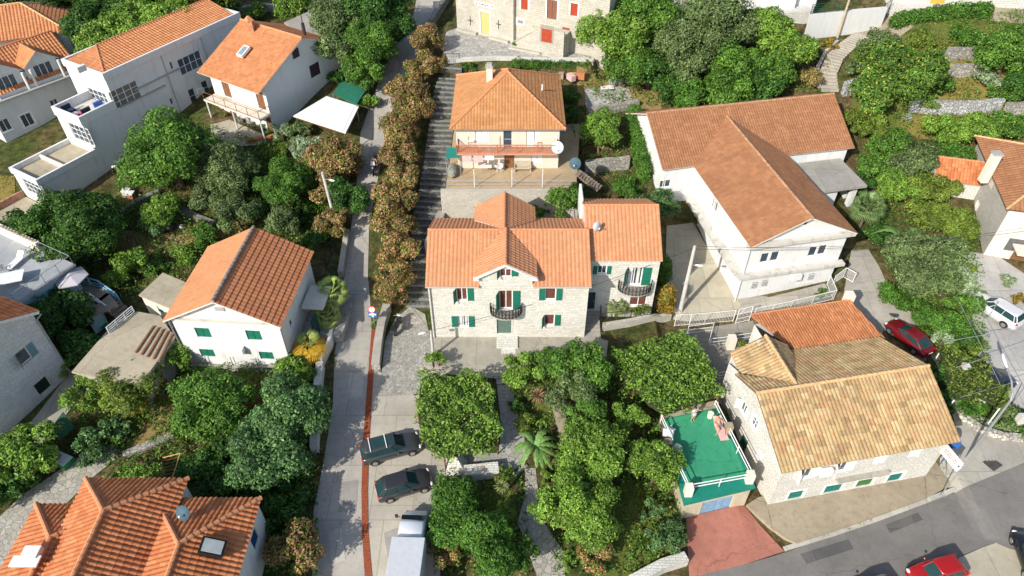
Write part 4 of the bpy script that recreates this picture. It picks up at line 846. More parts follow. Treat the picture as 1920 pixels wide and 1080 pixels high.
# ---- J: small shed
r = house('small shed with a cracked concrete roof and one green shutter', (-31, 46, 0), 'shed', 'shed')
pts = [P(*p, 2.6) for p in [(260, 553), (305, 511), (350, 530), (330, 582)]]; mb = MB(); mb.prism([p[:2] for p in pts], 2.42, 2.6); mb.build('roof_slab', ROOFCONC, r)
cen = sum((p for p in pts), Vector()) / 4; q = [cen.lerp(p, .93) for p in pts]
fp = [tuple(p[:2]) for p in q][::-1]
ar = sum(fp[i][0] * fp[(i + 1) % 4][1] - fp[(i + 1) % 4][0] * fp[i][1] for i in range(4))
if ar < 0: fp = fp[::-1]
ei = [i for i in range(4) if {fp[i], fp[(i + 1) % 4]} == {tuple(q[0][:2]), tuple(q[3][:2])}][0]
walls(r, fp, -.8, 2.42, CREAM, {ei: [(296, 570, .6, .5, 'cl', {'n': 1, 'z': 1.1})]})

# ---- K: long stepped white building
r = house('long white stepped building with a narrow orange roof and a furnished terrace, top left', (-37, 74, 3))
F = FR((-41.85, 68.11), 59.5)
O_ = {'n': 4, 'ny': 2, 'curt': 1}
walls(r, F.rect(0, 18.4, 0, 6.5), 2.5, 12.45, WHITE, {0: [(236, 178, 3.4, 2.0, 'win', {'n': 4, 'ny': 3, 'pane': m_glass('mixed_pane', (.2, .18, .14))}), (283, 217, .9, 1.3, 'win', {'n': 1}), (358, 118, 3.2, 1.9, 'shr' if 0 else 'win', {'n': 4, 'ny': 2}), (322, 123, .4, .9, 'win', {'n': 1}), (362, 180, .9, 1.8, 'win', {'n': 1, 'ny': 2}), (322, 190, .4, .8, 'win', {'n': 1}), (386, 165, .9, 1.8, 'win', {'n': 1, 'ny': 2}), (230, 302, .6, 1.1, 'win', {'n': 1}), (192, 330, 1.0, 1.6, 'door', {'c': DARKW})],
     3: [(186, 185, 3.0, 1.9, 'win', {'n': 4, 'ny': 3})]}, name='wall')
for a in ((F.rect(-.12, 18.55, -.14, .1)), (F.rect(-.12, .12, .1, 6.4)), (F.rect(-.12, 18.55, 6.4, 6.65)), (F.rect(18.3, 18.55, .1, 6.4))):
    mb = MB(); mb.prism(a, 12.2, 12.95); mb.build('parapet', WHITE, r)
zr = 13.7
roof(r, [[F.p(.3, .25, 12.6), F.p(18.2, .25, 12.6), F.p(18.2, 4.6, zr), F.p(3.0, 4.6, zr)], [F.p(.3, 6.3, 12.75), F.p(.3, .25, 12.6), F.p(3.0, 4.6, zr)], [F.p(18.2, 6.3, 12.75), F.p(.3, 6.3, 12.75), F.p(3.0, 4.6, zr), F.p(18.2, 4.6, zr)]], T_NEW, [(F.p(.3, .25, 12.6), F.p(3.0, 4.6, zr)), (F.p(3.0, 4.6, zr), F.p(18.2, 4.6, zr))], tw=.36, tl=.42, amp=.07)
walls(r, F.rect(-4.1, 0, -2.1 + 2.1, 4.3), 2.3, 9.0, WHITE, {3: [(152, 252, 3.2, 2.0, 'win', {'n': 4, 'ny': 3})]}, name='middle_wall')
part_box(r, 'terrace_floor', F, -4.0, 0, .1, 4.2, 8.9, 9.06, m_plain('terrace_tile', (.55, .53, .48), .8))
for q in (F.rect(-4.2, 0, -.1, .12), F.rect(-4.2, -3.98, .12, 4.2), F.rect(-4.2, 0, 4.2, 4.42)): mb = MB(); mb.prism(q, 9.0, 9.95); mb.build('terrace_parapet', WHITE, r)
walls(r, F.rect(-10.6, -4.1, 0, 4.3), 1.2, 5.5, WHITE, {3: [(65, 355, 3.2, 1.8, 'win', {'n': 5, 'ny': 3})], 0: []}, name='lower_wall')
part_box(r, 'lower_roof', F, -10.5, -4.1, .1, 4.2, 5.45, 5.62, ROOFCONC)
for q in (F.rect(-10.7, -4.0, -.12, .12), F.rect(-10.7, -10.46, .12, 4.2), F.rect(-10.7, -4.0, 4.2, 4.44)): mb = MB(); mb.prism(q, 5.5, 6.15); mb.build('lower_parapet', WHITE, r)
part_box(r, 'lowest_terrace', F, -15.6, -10.72, -.6, 4.2, 1.2, 2.7, ROOFCONC); part_box(r, 'lowest_parapet', F, -15.8, -15.6, -.6, 4.2, 1.2, 3.3, WHITE); part_box(r, 'lowest_parapet', F, -15.6, -10.72, 4.2, 4.4, 1.2, 3.4, m_plain('brick_parapet', (.42, .22, .15), .9, .3)); part_box(r, 'roof_divider', F, -7.6, -7.4, .12, 4.2, 5.6, 6.05, CREAM)
# wall clutter
for u_ in (6.9, 12.4): mb = MB(); mb.tube([F.p(u_, -.06, 12.1), F.p(u_, -.06, 3.5)], .05, 6); mb.build('drainpipe', GREYREN, r)
for px_, py_ in ((374, 170), (150, 128)):
    a_, b_ = (F.xy(0, 0), F.xy(18.4, 0)); u_, z_ = sample_wall(a_, b_, px_, py_); part_box(r, 'air_conditioner', F, u_ - .45, u_ + .45, -.35, -.003, z_ - .3, z_ + .3, PLASTIC)
# dark ledges
for u0, u1, z in ((2.6, 8.6, 9.9), (.3, 6.2, 8.9)): part_box(r, 'awning_rail', F, u0, u1, -.2, -.003, z, z + .12, GREYREN)

# ---- L: cluster at the top left
r = house('white house with two glazed dormers on columns, against the left edge', (-57, 74, 5))
F = FR(P(148, 118, 9.5)[:2], 0); q0, q1 = P(148, 125, 9.0), P(-30, 190, 9.0); d = (q1 - q0); d.z = 0; L = d.length; F = FR(q1[:2], math.degrees(math.atan2(-d.y, -d.x))); 
walls(r, F.rect(0, L, 0, 8), 3, 9.0, m_plaster('cool_white_render', (.66, .68, .68), .3), {0: [(52, 225, 1.2, 1.5, 'win', {'n': 2, 'sur': PVC}), (103, 195, .9, 1.1, 'win', {'n': 2}), (72, 272, 1.3, 1.2, 'win', {'n': 2}), (10, 235, 1.1, 1.4, 'win', {'n': 2})]})
gable_roof(r, F, 0, L, .8, 8, 9.0, 12.0, T_NEW, 'u', .3, tw=.36, amp=.07, edge=WHITE)
part_box(r, 'gallery', F, 0, L, -.6, .9, 8.4, 8.6, GREYREN); part_box(r, 'upper_wall', F, .2, L - .2, 1.2, 1.4, 8.6, 10.0, WHITE_DIRTY)
for px, py in ((86, 140), (22, 172)):
    u, z = sample_wall(F.xy(0, .8), F.xy(L, .8), px, py); w = 1.75
    dr = part_box(r, 'dormer', F, u - w, u + w, .9, 4.5, 8.6, 10.6, WHITE)
    roof(r, [[F.p(u - w - .2, .6, 10.5), F.p(u, .6, 11.9), F.p(u, 4.6, 11.9), F.p(u - w - .2, 4.6, 10.5)], [F.p(u, .6, 11.9), F.p(u + w + .2, .6, 10.5), F.p(u + w + .2, 4.6, 10.5), F.p(u, 4.6, 11.9)]], T_NEW, [], tw=.36, amp=.05, edge=WHITE)
    mb = MB(); mb.add([F.p(u - w, .88, 10.5), F.p(u + w, .88, 10.5), F.p(u, .88, 11.8)], [(0, 1, 2)]); mb.build('dormer_gable', WHITE, r)
    opening(r, F.xy(u - w, .9), F.xy(u + w, .9), (px, py, 2.0, 1.7, 'win', {'n': 3, 'z': 8.75}), rec=-.0)
    mb = MB()
    for s_ in (-1, 1): q = F.p(u + s_ * w * .9, .0, 8.6); mb.tube([q, q + Vector((0, 0, 1.9))], .14, 8)
    build_each(mb, 'column', WHITE, r)
r = house('pale house with a wide hipped orange roof, nearest the top left corner', (-58, 86, 8))
e = [P(145, 54, 12), P(-60, 85, 12), P(-60, -10, 12), P(104, 8, 12)]
F = FR((-62, 78.5), 0)
x1, y0, x0, y1 = -51, 79, -66, 90
F = FR((-64.5, 76.5), 22)
W_, D_ = 13.5, 9
walls(r, F.rect(.4, W_ - .4, .4, D_ - .4), 6, 11.6, m_plaster('cool_blue_white', (.60, .66, .70), .3), {})
zt = 14.0; hw = D_ / 2
roof(r, [[F.p(0, 0, 11.6), F.p(W_, 0, 11.6), F.p(W_ - hw, hw, zt), F.p(hw, hw, zt)], [F.p(W_, 0, 11.6), F.p(W_, D_, 11.6), F.p(W_ - hw, hw, zt)], [F.p(W_, D_, 11.6), F.p(0, D_, 11.6), F.p(hw, hw, zt), F.p(W_ - hw, hw, zt)], [F.p(0, D_, 11.6), F.p(0, 0, 11.6), F.p(hw, hw, zt)]], T_NEW, [(F.p(hw, hw, zt), F.p(W_ - hw, hw, zt)), (F.p(W_, 0, 11.6), F.p(W_ - hw, hw, zt)), (F.p(W_, D_, 11.6), F.p(W_ - hw, hw, zt)), (F.p(0, 0, 11.6), F.p(hw, hw, zt))], tw=.36, amp=.06, capm=CAP_Y)

# ---- M: white house with balcony and skylight
r = house('white gabled house with a roof skylight and a brown-shuttered balcony, left of the lane', (-26, 79, 5))
F = FR((-34.55, 74.52), -31.7); W_, D_, ze, zr = 9.2, 13.8, 10.3, 13.4
# gable faces the lane: ridge runs along u
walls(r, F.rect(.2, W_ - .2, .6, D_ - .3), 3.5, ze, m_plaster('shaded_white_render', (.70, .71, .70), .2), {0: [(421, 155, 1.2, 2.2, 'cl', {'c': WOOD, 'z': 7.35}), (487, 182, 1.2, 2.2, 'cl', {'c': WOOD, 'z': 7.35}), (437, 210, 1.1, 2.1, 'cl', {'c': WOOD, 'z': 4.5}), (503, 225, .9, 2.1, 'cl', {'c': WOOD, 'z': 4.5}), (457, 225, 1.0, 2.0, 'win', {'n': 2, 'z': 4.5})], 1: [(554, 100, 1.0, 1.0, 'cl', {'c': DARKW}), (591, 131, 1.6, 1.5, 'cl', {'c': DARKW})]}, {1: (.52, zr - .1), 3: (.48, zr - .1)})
vm = (D_ + .2) / 2; sl_ = (zr - ze) / vm
roof(r, [[F.p(-.3, -.5, ze - .22), F.p(W_ + .1, -.5, ze - .22), F.p(W_ + .1, vm, zr), F.p(-.3, vm, zr)], [F.p(W_ + .1, D_ + .3, ze), F.p(-.3, D_ + .3, ze), F.p(-.3, vm, zr), F.p(W_ + .1, vm, zr)]], T_NEW, [(F.p(-.3, vm, zr), F.p(W_ + .1, vm, zr))], tw=.3, tl=.42, amp=.055, edge=WHITE_DIRTY, capr=.13)
q = P(457, 98, 12.0); mb = MB(); M = Matrix.Translation(q + Vector((0, 0, .05))) @ Matrix.Rotation(math.radians(-31.7), 4, 'Z') @ Matrix.Rotation(math.radians(23), 4, 'X')
mb.box(-.45, .45, -.75, .75, -.1, .2, M); sk = mb.build('skylight', PVC, r); mb = MB(); mb.box(-.32, .32, -.6, .6, .2, .23, M); mb.build('pane', m_glass('skylight_blue', (.2, .28, .3), .1), sk)
q = P(469, 48, 13.6); mb = MB(); mb.box(q.x - .4, q.x + .4, q.y - .4, q.y + .4, 12.2, 14.2); ch = mb.build('chimney', m_plain('brick_chimney', (.5, .22, .12), .9, .3), r); mb = MB(); mb.lathe((q.x, q.y, 14.2), [(.62, 0), (.1, .5)], 4); mb.build('chimney_cap', CAP_O, ch)
q = P(570, 58, 13.0); mb = MB(); mb.tube([(q.x, q.y, 11), (q.x, q.y, 13.9)], .2, 8); mb.tube([(q.x, q.y, 13.9), (q.x, q.y, 15.2)], .06, 6); mb.build('flue', DARKW, r)
bl_ = part_box(r, 'balcony', F, .4, W_ + .1, -1.2, .55, 7.1, 7.3, BEIGE); rail('balcony_railing', [F.p(.45, -1.15, 7.3), F.p(W_ + .05, -1.15, 7.3), F.p(W_ + .05, .4, 7.3)], .95, WOOD, 9, bl_, 1.6, .025)
mb = MB()
for u in (.6, 4.8, W_ - .1): q = F.p(u, -1.05, 4.4); mb.tube([q, (q.x, q.y, 7.1)], .09, 8)
build_each(mb, 'balcony_post', WHITE, r)
# carport canopy
t = thing('carport', 'carport with a flat white sheet roof beside the lane', 'carport', tuple(G(620, 240)))
pts = [P(*p, 7.3) for p in [(550, 217), (612, 180), (673, 199), (648, 249)]]; mb = MB(); mb.prism([p[:2] for p in pts], 7.2, 7.3); mb.build('roof', m_plain('white_sheet', (.78, .79, .80), .5, .04), t)
mb = MB()
for i in (0, 2, 3): p = pts[i]; c = sum(pts, Vector()) / 4; q = p.lerp(c, .08); mb.tube([(q.x, q.y, Z(q.x, q.y) - .2), (q.x, q.y, 7.2)], .07, 6)
mb.tube([pts[0] - Vector((0, 0, .15)), pts[3] - Vector((0, 0, .15))], .06, 5); mb.tube([pts[3] - Vector((0, 0, .15)), pts[2] - Vector((0, 0, .15))], .06, 5); build_each(mb, 'post', WOOD, t)
t = thing('shade_net', 'green shade netting stretched over a frame beside the lane', 'shade net', tuple(G(665, 175)))
pts = [P(*p, 7.6) for p in [(640, 152), (690, 163), (668, 196), (624, 176)]]; mb = MB(); mb.prism([p[:2] for p in pts], 7.56, 7.6); mb.build('net', m_plain('green_net', (.02, .16, .10), .8, .3, vs=6), t)
mb = MB()
for p in pts: mb.tube([(p.x, p.y, Z(p.x, p.y) - .2), p], .05, 5)
build_each(mb, 'post', STEEL, t)
# flat roofed hut behind
r = house('hut with a bare concrete roof behind the skylight house', tuple(G(570, 50)), 'hut', 'hut'); pts = [P(*p, 11.3) for p in [(535, 42), (584, 20), (608, 42), (625, 68), (560, 60)]]
mb = MB(); mb.prism([p[:2] for p in pts], 7.5, 11.1); mb.build('wall', GREYREN, r); cen = sum(pts, Vector()) / 5; mb = MB(); mb.prism([tuple(cen.lerp(p, 1.05)[:2]) for p in pts], 11.1, 11.3); mb.build('roof_slab', CONC, r)

# ---- N: church and neighbour at the top
r = house('pale stone church front with a cream door between two iron crosses', (-2, 86, 10), 'church', 'church')
F = FR((-6.75, 86.0), -30.3)
walls(r, F.rect(0, 8.0, 0, 12), 8.5, 17, STONE_OLD, {0: [(909.5, 43, 1.25, 2.6, 'door', {'c': WOODL, 'n': 2, 'sur': PVC})]}, name='wall', cap=17)
a, b = F.xy(0, 0), F.xy(8, 0)
def wall_box(root, a, b, px, py, w, h, name, mat, d0=.0, d1=.06, skew=0):
    M = wmat(a, b); u, z = sample_wall(a, b, px, py); mb = MB(); mb.box(u - w / 2, u + w / 2, d0, d1, z - h / 2, z + h / 2, M); return mb.build(name, mat, root), u, z, M
pq, u_, z_, M_ = wall_box(r, a, b, 909, 9, 2.7, .42, 'plaque', PLASTIC)
mb = MB()
for k, (w, h) in enumerate([(.12, .2), (.16, .12), (.3, .12), (.26, .12), (.2, .1), (.14, .12), (.12, .2)]): mb.box(u_ - 1.2 + k * .38, u_ - 1.2 + k * .38 + w, .06, .07, z_ - h / 2, z_ + h / 2, M_)
mb.build('lettering', BLACKP, pq)
for px, py in ((882, 39), (935, 46)): wall_box(r, a, b, px, py, .06, 1.1, 'iron_cross', IRON)[0]; wall_box(r, a, b, px, py - 1, .75, .07, 'cross_arm', IRON, .062, .09)
part_box(r, 'bench', F, .2, 3.0, -.5, -.02, 9.9, 10.35, STONE_OLD); part_box(r, 'bench', F, 4.9, 7.5, -.5, -.02, 9.7, 10.3, STONE_OLD)
r = house('old stone house with red shutters and an arched outside staircase, beside the church', (5, 84, 10))
F = FR((.19, 82.5), -24.4)
walls(r, F.rect(0, 11.5, 0, 4.5), 8.5, 18, STONE_OLD, {0: [(983.5, 5, .85, 1.6, 'cl', {'c': REDSH, 'n': 1, 'sur': PVC}), (1035, 18, 1.25, 2.2, 'cl', {'c': m_plain('brown_slat_shutter', (.22, .10, .06), .7), 'sur': PVC}), (1076.5, 18, .85, 1.4, 'cl', {'c': REDSH, 'n': 1, 'sur': PVC}), (975, 41, .8, .6, 'grill', {'n': 1, 'sur': PVC}), (1061, 64, .9, 1.5, 'cl', {'c': REDSH, 'n': 1})]}, name='wall', cap=18)
sd_ = thing('stone_staircase', 'outside stone staircase with a red door in its side, beside the church', 'staircase', tuple(F.p(4, -1, 10)))
mb = MB(); nst = 12
for i in range(nst): mb.prism(F.rect(.3 + i * .33, .3 + (i + 1) * .33 + (0 if i < nst - 1 else 2.9), -2.0, -.01), 9, 10.2 + (i + 1) * .2)
mb.build('steps', STONE_OLD, sd_)
mb = MB(); mb.prism(F.rect(.3, 4.6, -2.2, -2.0), 9, 10.4); mb.add([F.p(.3, -2.2, 10.3), F.p(4.3, -2.2, 13.2), F.p(4.3, -2.2, 10.3), F.p(.3, -2.0, 10.3), F.p(4.3, -2.0, 13.2), F.p(4.3, -2.0, 10.3)], [(0, 1, 2), (3, 5, 4), (0, 3, 4, 1)])
mb.prism(F.rect(4.3, 7.2, -2.2, -2.0), 9, 13.2); mb.build('parapet', STONE_OLD, sd_)
a, b = F.xy(0, -2.22), F.xy(11.5, -2.22); wall_box(sd_, a, b, 1025, 67, 1.25, 1.5, 'door', REDSH, -.02, .02); wall_box(sd_, a, b, 1025, 64, 1.6, 2.0, 'door_shadow_panel', m_plain('shadowed_reveal', (.3, .28, .23), .9), -.03, .01)  # flat panel behind the door, the reveal's shadow put into its colour

# ---- O: beige house at the right edge
r = house('cream house with rough stone side wall and brown-orange roof, at the right edge', (50, 56, 1))
c0 = P(1894, 388, 7.5); c1 = P(1857, 305, 7.5); c2 = P(1840, 262, 7.5); d = (c1 - c0); ang = math.degrees(math.atan2(d.y, d.x)) - 90; F = FR((c0.x, c0.y), ang)
walls(r, F.rect(.2, 12, .2, 12.6), -.5, 7.4, CREAM, {0: [(1903, 460, 1.5, 1.5, 'cl', {'c': m_plain('grey_slat_shutter', (.13, .13, .13), .6)}), (1890, 518, 1.6, 1.6, 'door', {'c': WOOD, 'n': 2, 'z': 1.0})], 3: []})
a, b = F.xy(.17, 12.6), F.xy(.17, .2); mb = MB(); hs = [opening(r, a, b, (1831, 388, .9, 1.2, 'grill', {'n': 1, 'fm': PVC})), opening(r, a, b, (1862, 340, .9, 1.3, 'cl', {'c': m_plain('dark_grey_shutter', (.07, .06, .06), .6)}))]; wall_face(mb, a, b, -.5, 7.35, hs, .14); mb.build('stone_side_wall', m_stone('light_rubble', (.60, .57, .5), (.50, .47, .41), (.36, .34, .29), .36, .24, .12, .2), r)
roof(r, [[F.p(-.3, -.3, 7.4), F.p(12.5, -.3, 7.4), F.p(6.2, 6.3, 10.2)], [F.p(-.3, 12.9, 7.4), F.p(-.3, -.3, 7.4), F.p(6.2, 6.3, 10.2)], [F.p(12.5, 12.9, 7.4), F.p(-.3, 12.9, 7.4), F.p(6.2, 6.3, 10.2)], [F.p(12.5, -.3, 7.4), F.p(12.5, 12.9, 7.4), F.p(6.2, 6.3, 10.2)]], T_BROWN, [(F.p(-.3, -.3, 7.4), F.p(6.2, 6.3, 10.2)), (F.p(-.3, 12.9, 7.4), F.p(6.2, 6.3, 10.2))], tw=.4, tl=.55, amp=.05, edge=m_plain('brown_gutter', (.1, .06, .04), .6), capm=CAP_Y)
mb = MB(); q = P(1868, 292, 9.4); mb.box(q.x - .35, q.x + .35, q.y - .35, q.y + .35, 6.5, 9.6, None); ch = mb.build('chimney', CREAM, r); mb = MB(); mb.box(q.x - .42, q.x + .42, q.y - .42, q.y + .42, 9.6, 9.75); mb.build('chimney_cap', GREYREN, ch)
part_box(r, 'awning', F, 2.0, 5.4, -1.6, .1, 3.4, 3.55, BEIGE)
r = house('tiny bell gable annexe with a bright orange pitched roof, beside the stone side wall', tuple(G(1815, 370)), 'annexe', 'annexe')
Fa = FR(F.xy(-4.2, 7.2), ang)
walls(r, Fa.rect(0, 4.3, 0, 3.4), 1, 5.2, STONE_WHITE, {}, {1: (.5, 6.6), 3: (.5, 6.6)}); gable_roof(r, Fa, 0, 4.2, 0, 3.4, 5.2, 6.7, T_DEEP, 'u', .15, tw=.3, edge=WHITE)
# ---- buildings at the very top
r = house('white house corner with steps at the top edge, right of the big trees', tuple(G(1450, 10)))
mb = MB(); a = G(1395, 25); mb.prism([a[:2], (a.x + 9, a.y + 1.5), (a.x + 8, a.y + 9), (a.x - 1, a.y + 8)], a.z - .5, a.z + 3.2); mb.build('wall', WHITE, r)
mb = MB(); mb.prism([(a.x + .5, a.y - 1.6), (a.x + 8, a.y - .6), (a.x + 8.8, a.y + 1.3), (a.x + .1, a.y + .0)], a.z - 1, a.z + .5); build_each(mb, 'step', STONE_WHITE, r)
mb = MB(); mb.prism([(a.x + 3, a.y - .2), (a.x + 6, a.y + .2), (a.x + 5.9, a.y + .6), (a.x + 2.9, a.y + .3)], a.z + .5, a.z + 2.6); mb.build('door', PVC, r)
r = house('rubble stone house with a mustard door at the top right', tuple(G(1780, -10)))
a = G(1700, 8); mb = MB(); wall_face(mb, (a.x - 2, a.y), (a.x + 18, a.y - 1.0), a.z - 1, a.z + 5, []); mb.prism([(a.x - 2, a.y + .1), (a.x + 18, a.y - .9), (a.x + 18, a.y + 6), (a.x - 2, a.y + 7)], a.z - 1, a.z + 5); mb.build('wall', STONE_WHITE, r)
wall_box(r, (a.x - 2, a.y), (a.x + 18, a.y - 1.0), 1760, -4, 1.6, 2.2, 'door', m_plain('mustard_paint', (.62, .36, .06), .6), 0, .06)
mb = MB(); mb.prism([(a.x - 2.5, a.y - 1.6), (a.x + 6, a.y - 2.1), (a.x + 6, a.y - .2), (a.x - 2.5, a.y - .02)], a.z - 1, a.z + .25); build_each(mb, 'step', STONE_WHITE, r)
# ================================================================= VEGETATION
def leaf_arrays(C, N, size, col, asp=.46, droop=0.0):
    """C centres, N normals -> diamond leaves"""
    n = len(C); r = RN.normal(size=(n, 3)); T = np.cross(N, r); T /= np.maximum(np.linalg.norm(T, axis=1, keepdims=True), 1e-6); B = np.cross(N, T)
    s = (size * RN.uniform(.65, 1.35, (n, 1))); a = T * s; b = B * s * asp
    V = np.stack([C - a, C - b + N * s * .12, C + a - np.array([0, 0, droop]) * s, C + b + N * s * .12], 1)
    return V.reshape(-1, 3), np.repeat(col, 4, axis=0)
def leaf_obj(name, V, Ccol, parent=None, extra=None, kind=None, mat=None):
    if extra is not None:
        eV, eF, eC = extra
    else: eV, eF, eC = np.zeros((0, 3)), [], np.zeros((0, 3))
    nq = len(V) // 4; me = bpy.data.meshes.new(name); tot = len(V) + len(eV)
    me.vertices.add(tot); allV = np.concatenate([V, eV]) if len(eV) else V
    if parent is not None: allV = allV - np.array(LOC[parent])
    me.vertices.foreach_set('co', allV.astype(np.float32).ravel())
    q = np.arange(nq * 4); eL = np.array([i + len(V) for f in eF for i in f], int); nt = len(eF)
    me.loops.add(nq * 4 + len(eL)); me.loops.foreach_set('vertex_index', np.concatenate([q, eL]).astype(np.int32))
    me.polygons.add(nq + nt); starts = np.concatenate([np.arange(nq) * 4, nq * 4 + np.arange(nt) * 3]) if nt else np.arange(nq) * 4
    me.polygons.foreach_set('loop_start', starts.astype(np.int32))
    at = me.color_attributes.new('Col', 'FLOAT_COLOR', 'POINT'); cc = np.concatenate([Ccol, eC]) if len(eV) else Ccol
    at.data.foreach_set('color', np.concatenate([cc, np.ones((tot, 1))], 1).astype(np.float32).ravel())
    me.update(calc_edges=True); me.materials.append(mat or LEAF)
    o = bpy.data.objects.new(name, me); _reg(o, parent, name)
    if kind: o['kind'] = kind
    return o
_bm = bmesh.new(); bmesh.ops.create_icosphere(_bm, subdivisions=2, radius=1); ICO_V = np.array([v.co[:] for v in _bm.verts]); ICO_F = [[v.index for v in f.verts] for f in _bm.faces]; _bm.free()
PAL = {  # leaf colours with weights
 'dark': [((.022,.062,.012),3),((.04,.10,.018),3),((.065,.145,.025),2),((.11,.20,.035),.6)],
 'mid': [((.04,.10,.015),2),((.07,.155,.022),3),((.11,.21,.03),2),((.16,.26,.045),.8)],
 'bright': [((.075,.15,.02),2),((.13,.23,.03),3),((.19,.30,.05),2),((.26,.34,.07),.6)],
 'yellow': [((.09,.14,.02),2),((.14,.19,.03),3),((.20,.235,.04),1.5),((.07,.12,.02),1)],
 'olive': [((.06,.095,.03),2),((.10,.145,.05),3),((.15,.20,.08),2),((.21,.25,.12),.7)],
 'silver': [((.14,.20,.11),2),((.24,.30,.18),3),((.34,.39,.26),1.5)],
 'blue': [((.04,.095,.03),2),((.07,.145,.045),3),((.115,.20,.07),2),((.18,.27,.12),.8)],
 'oleander': [((.06,.095,.014),2.2),((.115,.155,.025),3),((.20,.18,.04),1.8),((.30,.155,.07),1.8),((.42,.22,.13),2),((.48,.24,.18),1.3),((.55,.12,.15),.3)],
 'fig': [((.05,.11,.02),3),((.09,.18,.03),3),((.17,.26,.04),1.5),((.36,.32,.04),.5)],
 'hedge': [((.035,.095,.013),2),((.065,.15,.02),3),((.11,.21,.03),1.5)],
 'rust': [((.10,.12,.02),2),((.30,.16,.02),2),((.42,.20,.03),2),((.14,.17,.03),2)],
 'citrus': [((.028,.075,.012),3),((.05,.115,.018),3),((.09,.17,.03),1.5)],
 'grass': [((.10,.14,.02),2),((.17,.20,.035),2),((.28,.25,.06),1.2)],
 'dry': [((.20,.15,.05),2),((.30,.22,.09),2),((.14,.14,.04),1)]}
def pick(pal, n):
    cs = np.array([c for c, _ in PAL[pal]]) * np.array([1.3, 1.34, 1.2]); w = np.array([w for _, w in PAL[pal]], float); return cs[RN.choice(len(cs), n, p=w / w.sum())]
def crown_data(lobes, size, pal, dens=1.0, core=.64, tint=None):
    size *= .76
    Vs, Cs, eV, eF, eC = [], [], [], [], []
    L = np.array([l[:3] for l in lobes]); R = np.array([l[3] for l in lobes]); zmin = min(l[2] - l[3] for l in lobes)
    for i, (cx, cy, cz, r) in enumerate(lobes):
        area = 4 * PI * r * r; n = int(area / (size * size * 1.1) * 1.45 * dens); lobe_k = RN.uniform(.74, 1.28)
        d = RN.normal(size=(n, 3)); d[:, 2] += .12; d /= np.linalg.norm(d, axis=1, keepdims=True)
        lump = 1 + .16 * np.sin(d[:, 0] * 5 + i) * np.sin(d[:, 1] * 5 + i * 2) + .1 * np.sin(d[:, 2] * 9 + i * 3)
        rad = r * RN.uniform(.78, 1.06, n) ** .8 * lump
        sp = RN.normal(size=(16, 3)); sp /= np.linalg.norm(sp, axis=1, keepdims=True); dm = (d @ sp.T).max(1); rad = rad * (1 + .22 * np.clip((dm - .9) * 12, 0, 1)) * np.where(dm < .72, .86, 1.0)
        p = L[i] + d * rad[:, None] * np.array([1, 1, .88])
        keep = np.ones(n, bool)
        for j in range(len(lobes)):
            if j != i: keep &= (np.linalg.norm(p - L[j], axis=1) > R[j] * .74)
        keep &= ~((d[:, 2] < -.35) & (RN.random(n) < .6))
        p = p[keep]; d = d[keep]; m = len(p)
        if not m: continue
        nn = d * .75 + RN.normal(size=(m, 3)) * .5 + np.array([0, 0, .35]); nn /= np.linalg.norm(nn, axis=1, keepdims=True)
        col = pick(pal, m) * lobe_k * RN.uniform(.75, 1.3, (m, 1))
        if tint is not None: col = col * np.array(tint)
        V, C = leaf_arrays(p, nn, size, col); Vs.append(V); Cs.append(C)
        b = sum(len(e) for e in eV); lv = ICO_V * (r * core) * (1 + .15 * np.sin(ICO_V[:, :1] * 7 + i)) * np.array([1, 1, .85]) + L[i]
        eV.append(lv); eF += [[k + b for k in f] for f in ICO_F]; eC.append(np.tile(np.array(PAL[pal][0][0]), (len(lv), 1)))
    return np.concatenate(Vs), np.concatenate(Cs), (np.concatenate(eV), eF, np.concatenate(eC))
def lobes_for(c, rx, ry, rz, n, rl=.42):
    out = []; ms = (rx * ry * rz) ** (1 / 3); n = int(n * 1.7); rl *= .82
    for i in range(n):
        a = 2 * PI * (i * .618 + RN.random() * .3); t = math.sqrt((i + .5) / n) * .84 * RN.uniform(.85, 1.1); h = RN.uniform(-.45, .72) * (1 - t * .55)
        out.append((c[0] + rx * t * math.cos(a), c[1] + ry * t * math.sin(a), c[2] + rz * h, ms * rl * RN.uniform(.6, 1.25)))
    return out
SHRUB = ('shrub', 'bush', 'oleander_shrub', 'hedge')
def tree(name, label, px, py, r, h, pal, ry=None, rz=None, n=None, size=.17, group=None, cat='tree', dens=1.0, trunk=True, rl=.42):
    """px,py: where the crown's middle is seen; h: height of that middle above ground; r: radius in metres"""
    ry = ry or r; rz = rz or r * .8; n = n or max(4, int(5 + r * 2.2))
    c = G(px, py, h); g = Z(c.x, c.y); t = thing(name, label, cat, (c.x, c.y, g), group)
    lb = lobes_for(c, r, ry, rz, n, rl); V, Cc, ex = crown_data(lb, size, pal, dens)
    leaf_obj('crown' if trunk else 'foliage', V, Cc, t, ex)
    mb = MB(); tr = max(.06, r * .05)
    if trunk:
        fork = Vector((c.x + RN.uniform(-.2, .2), c.y + RN.uniform(-.2, .2), g + max(.5, (c.z - g) * .45)))
        mb.tube([(c.x, c.y, g - .2), fork], tr * 1.4, 7, tr)
        for l in lb[:7]: q = Vector(l[:3]); mid = fork.lerp(q, .5) + Vector((0, 0, .2)); mb.tube([fork, mid, q], tr * .7, 5, tr * .25)
        mb.build('trunk', BARK, t)
    else:
        for l in lb[:4]: mb.tube([(c.x, c.y, g - .1), l[:3]], .05, 4, .02)
        mb.build('stem', BARK, t)
    return t
def shrub(label, px, py, r, pal, h=None, name='shrub', group=None, cat='shrub', size=.14, **k):
    return tree(name, label, px, py, r, h if h is not None else r * .7, pal, group=group, cat=cat, trunk=False, size=size, n=k.pop('n', max(3, int(3 + r * 2.5))), **k)
T = tree; S = shrub
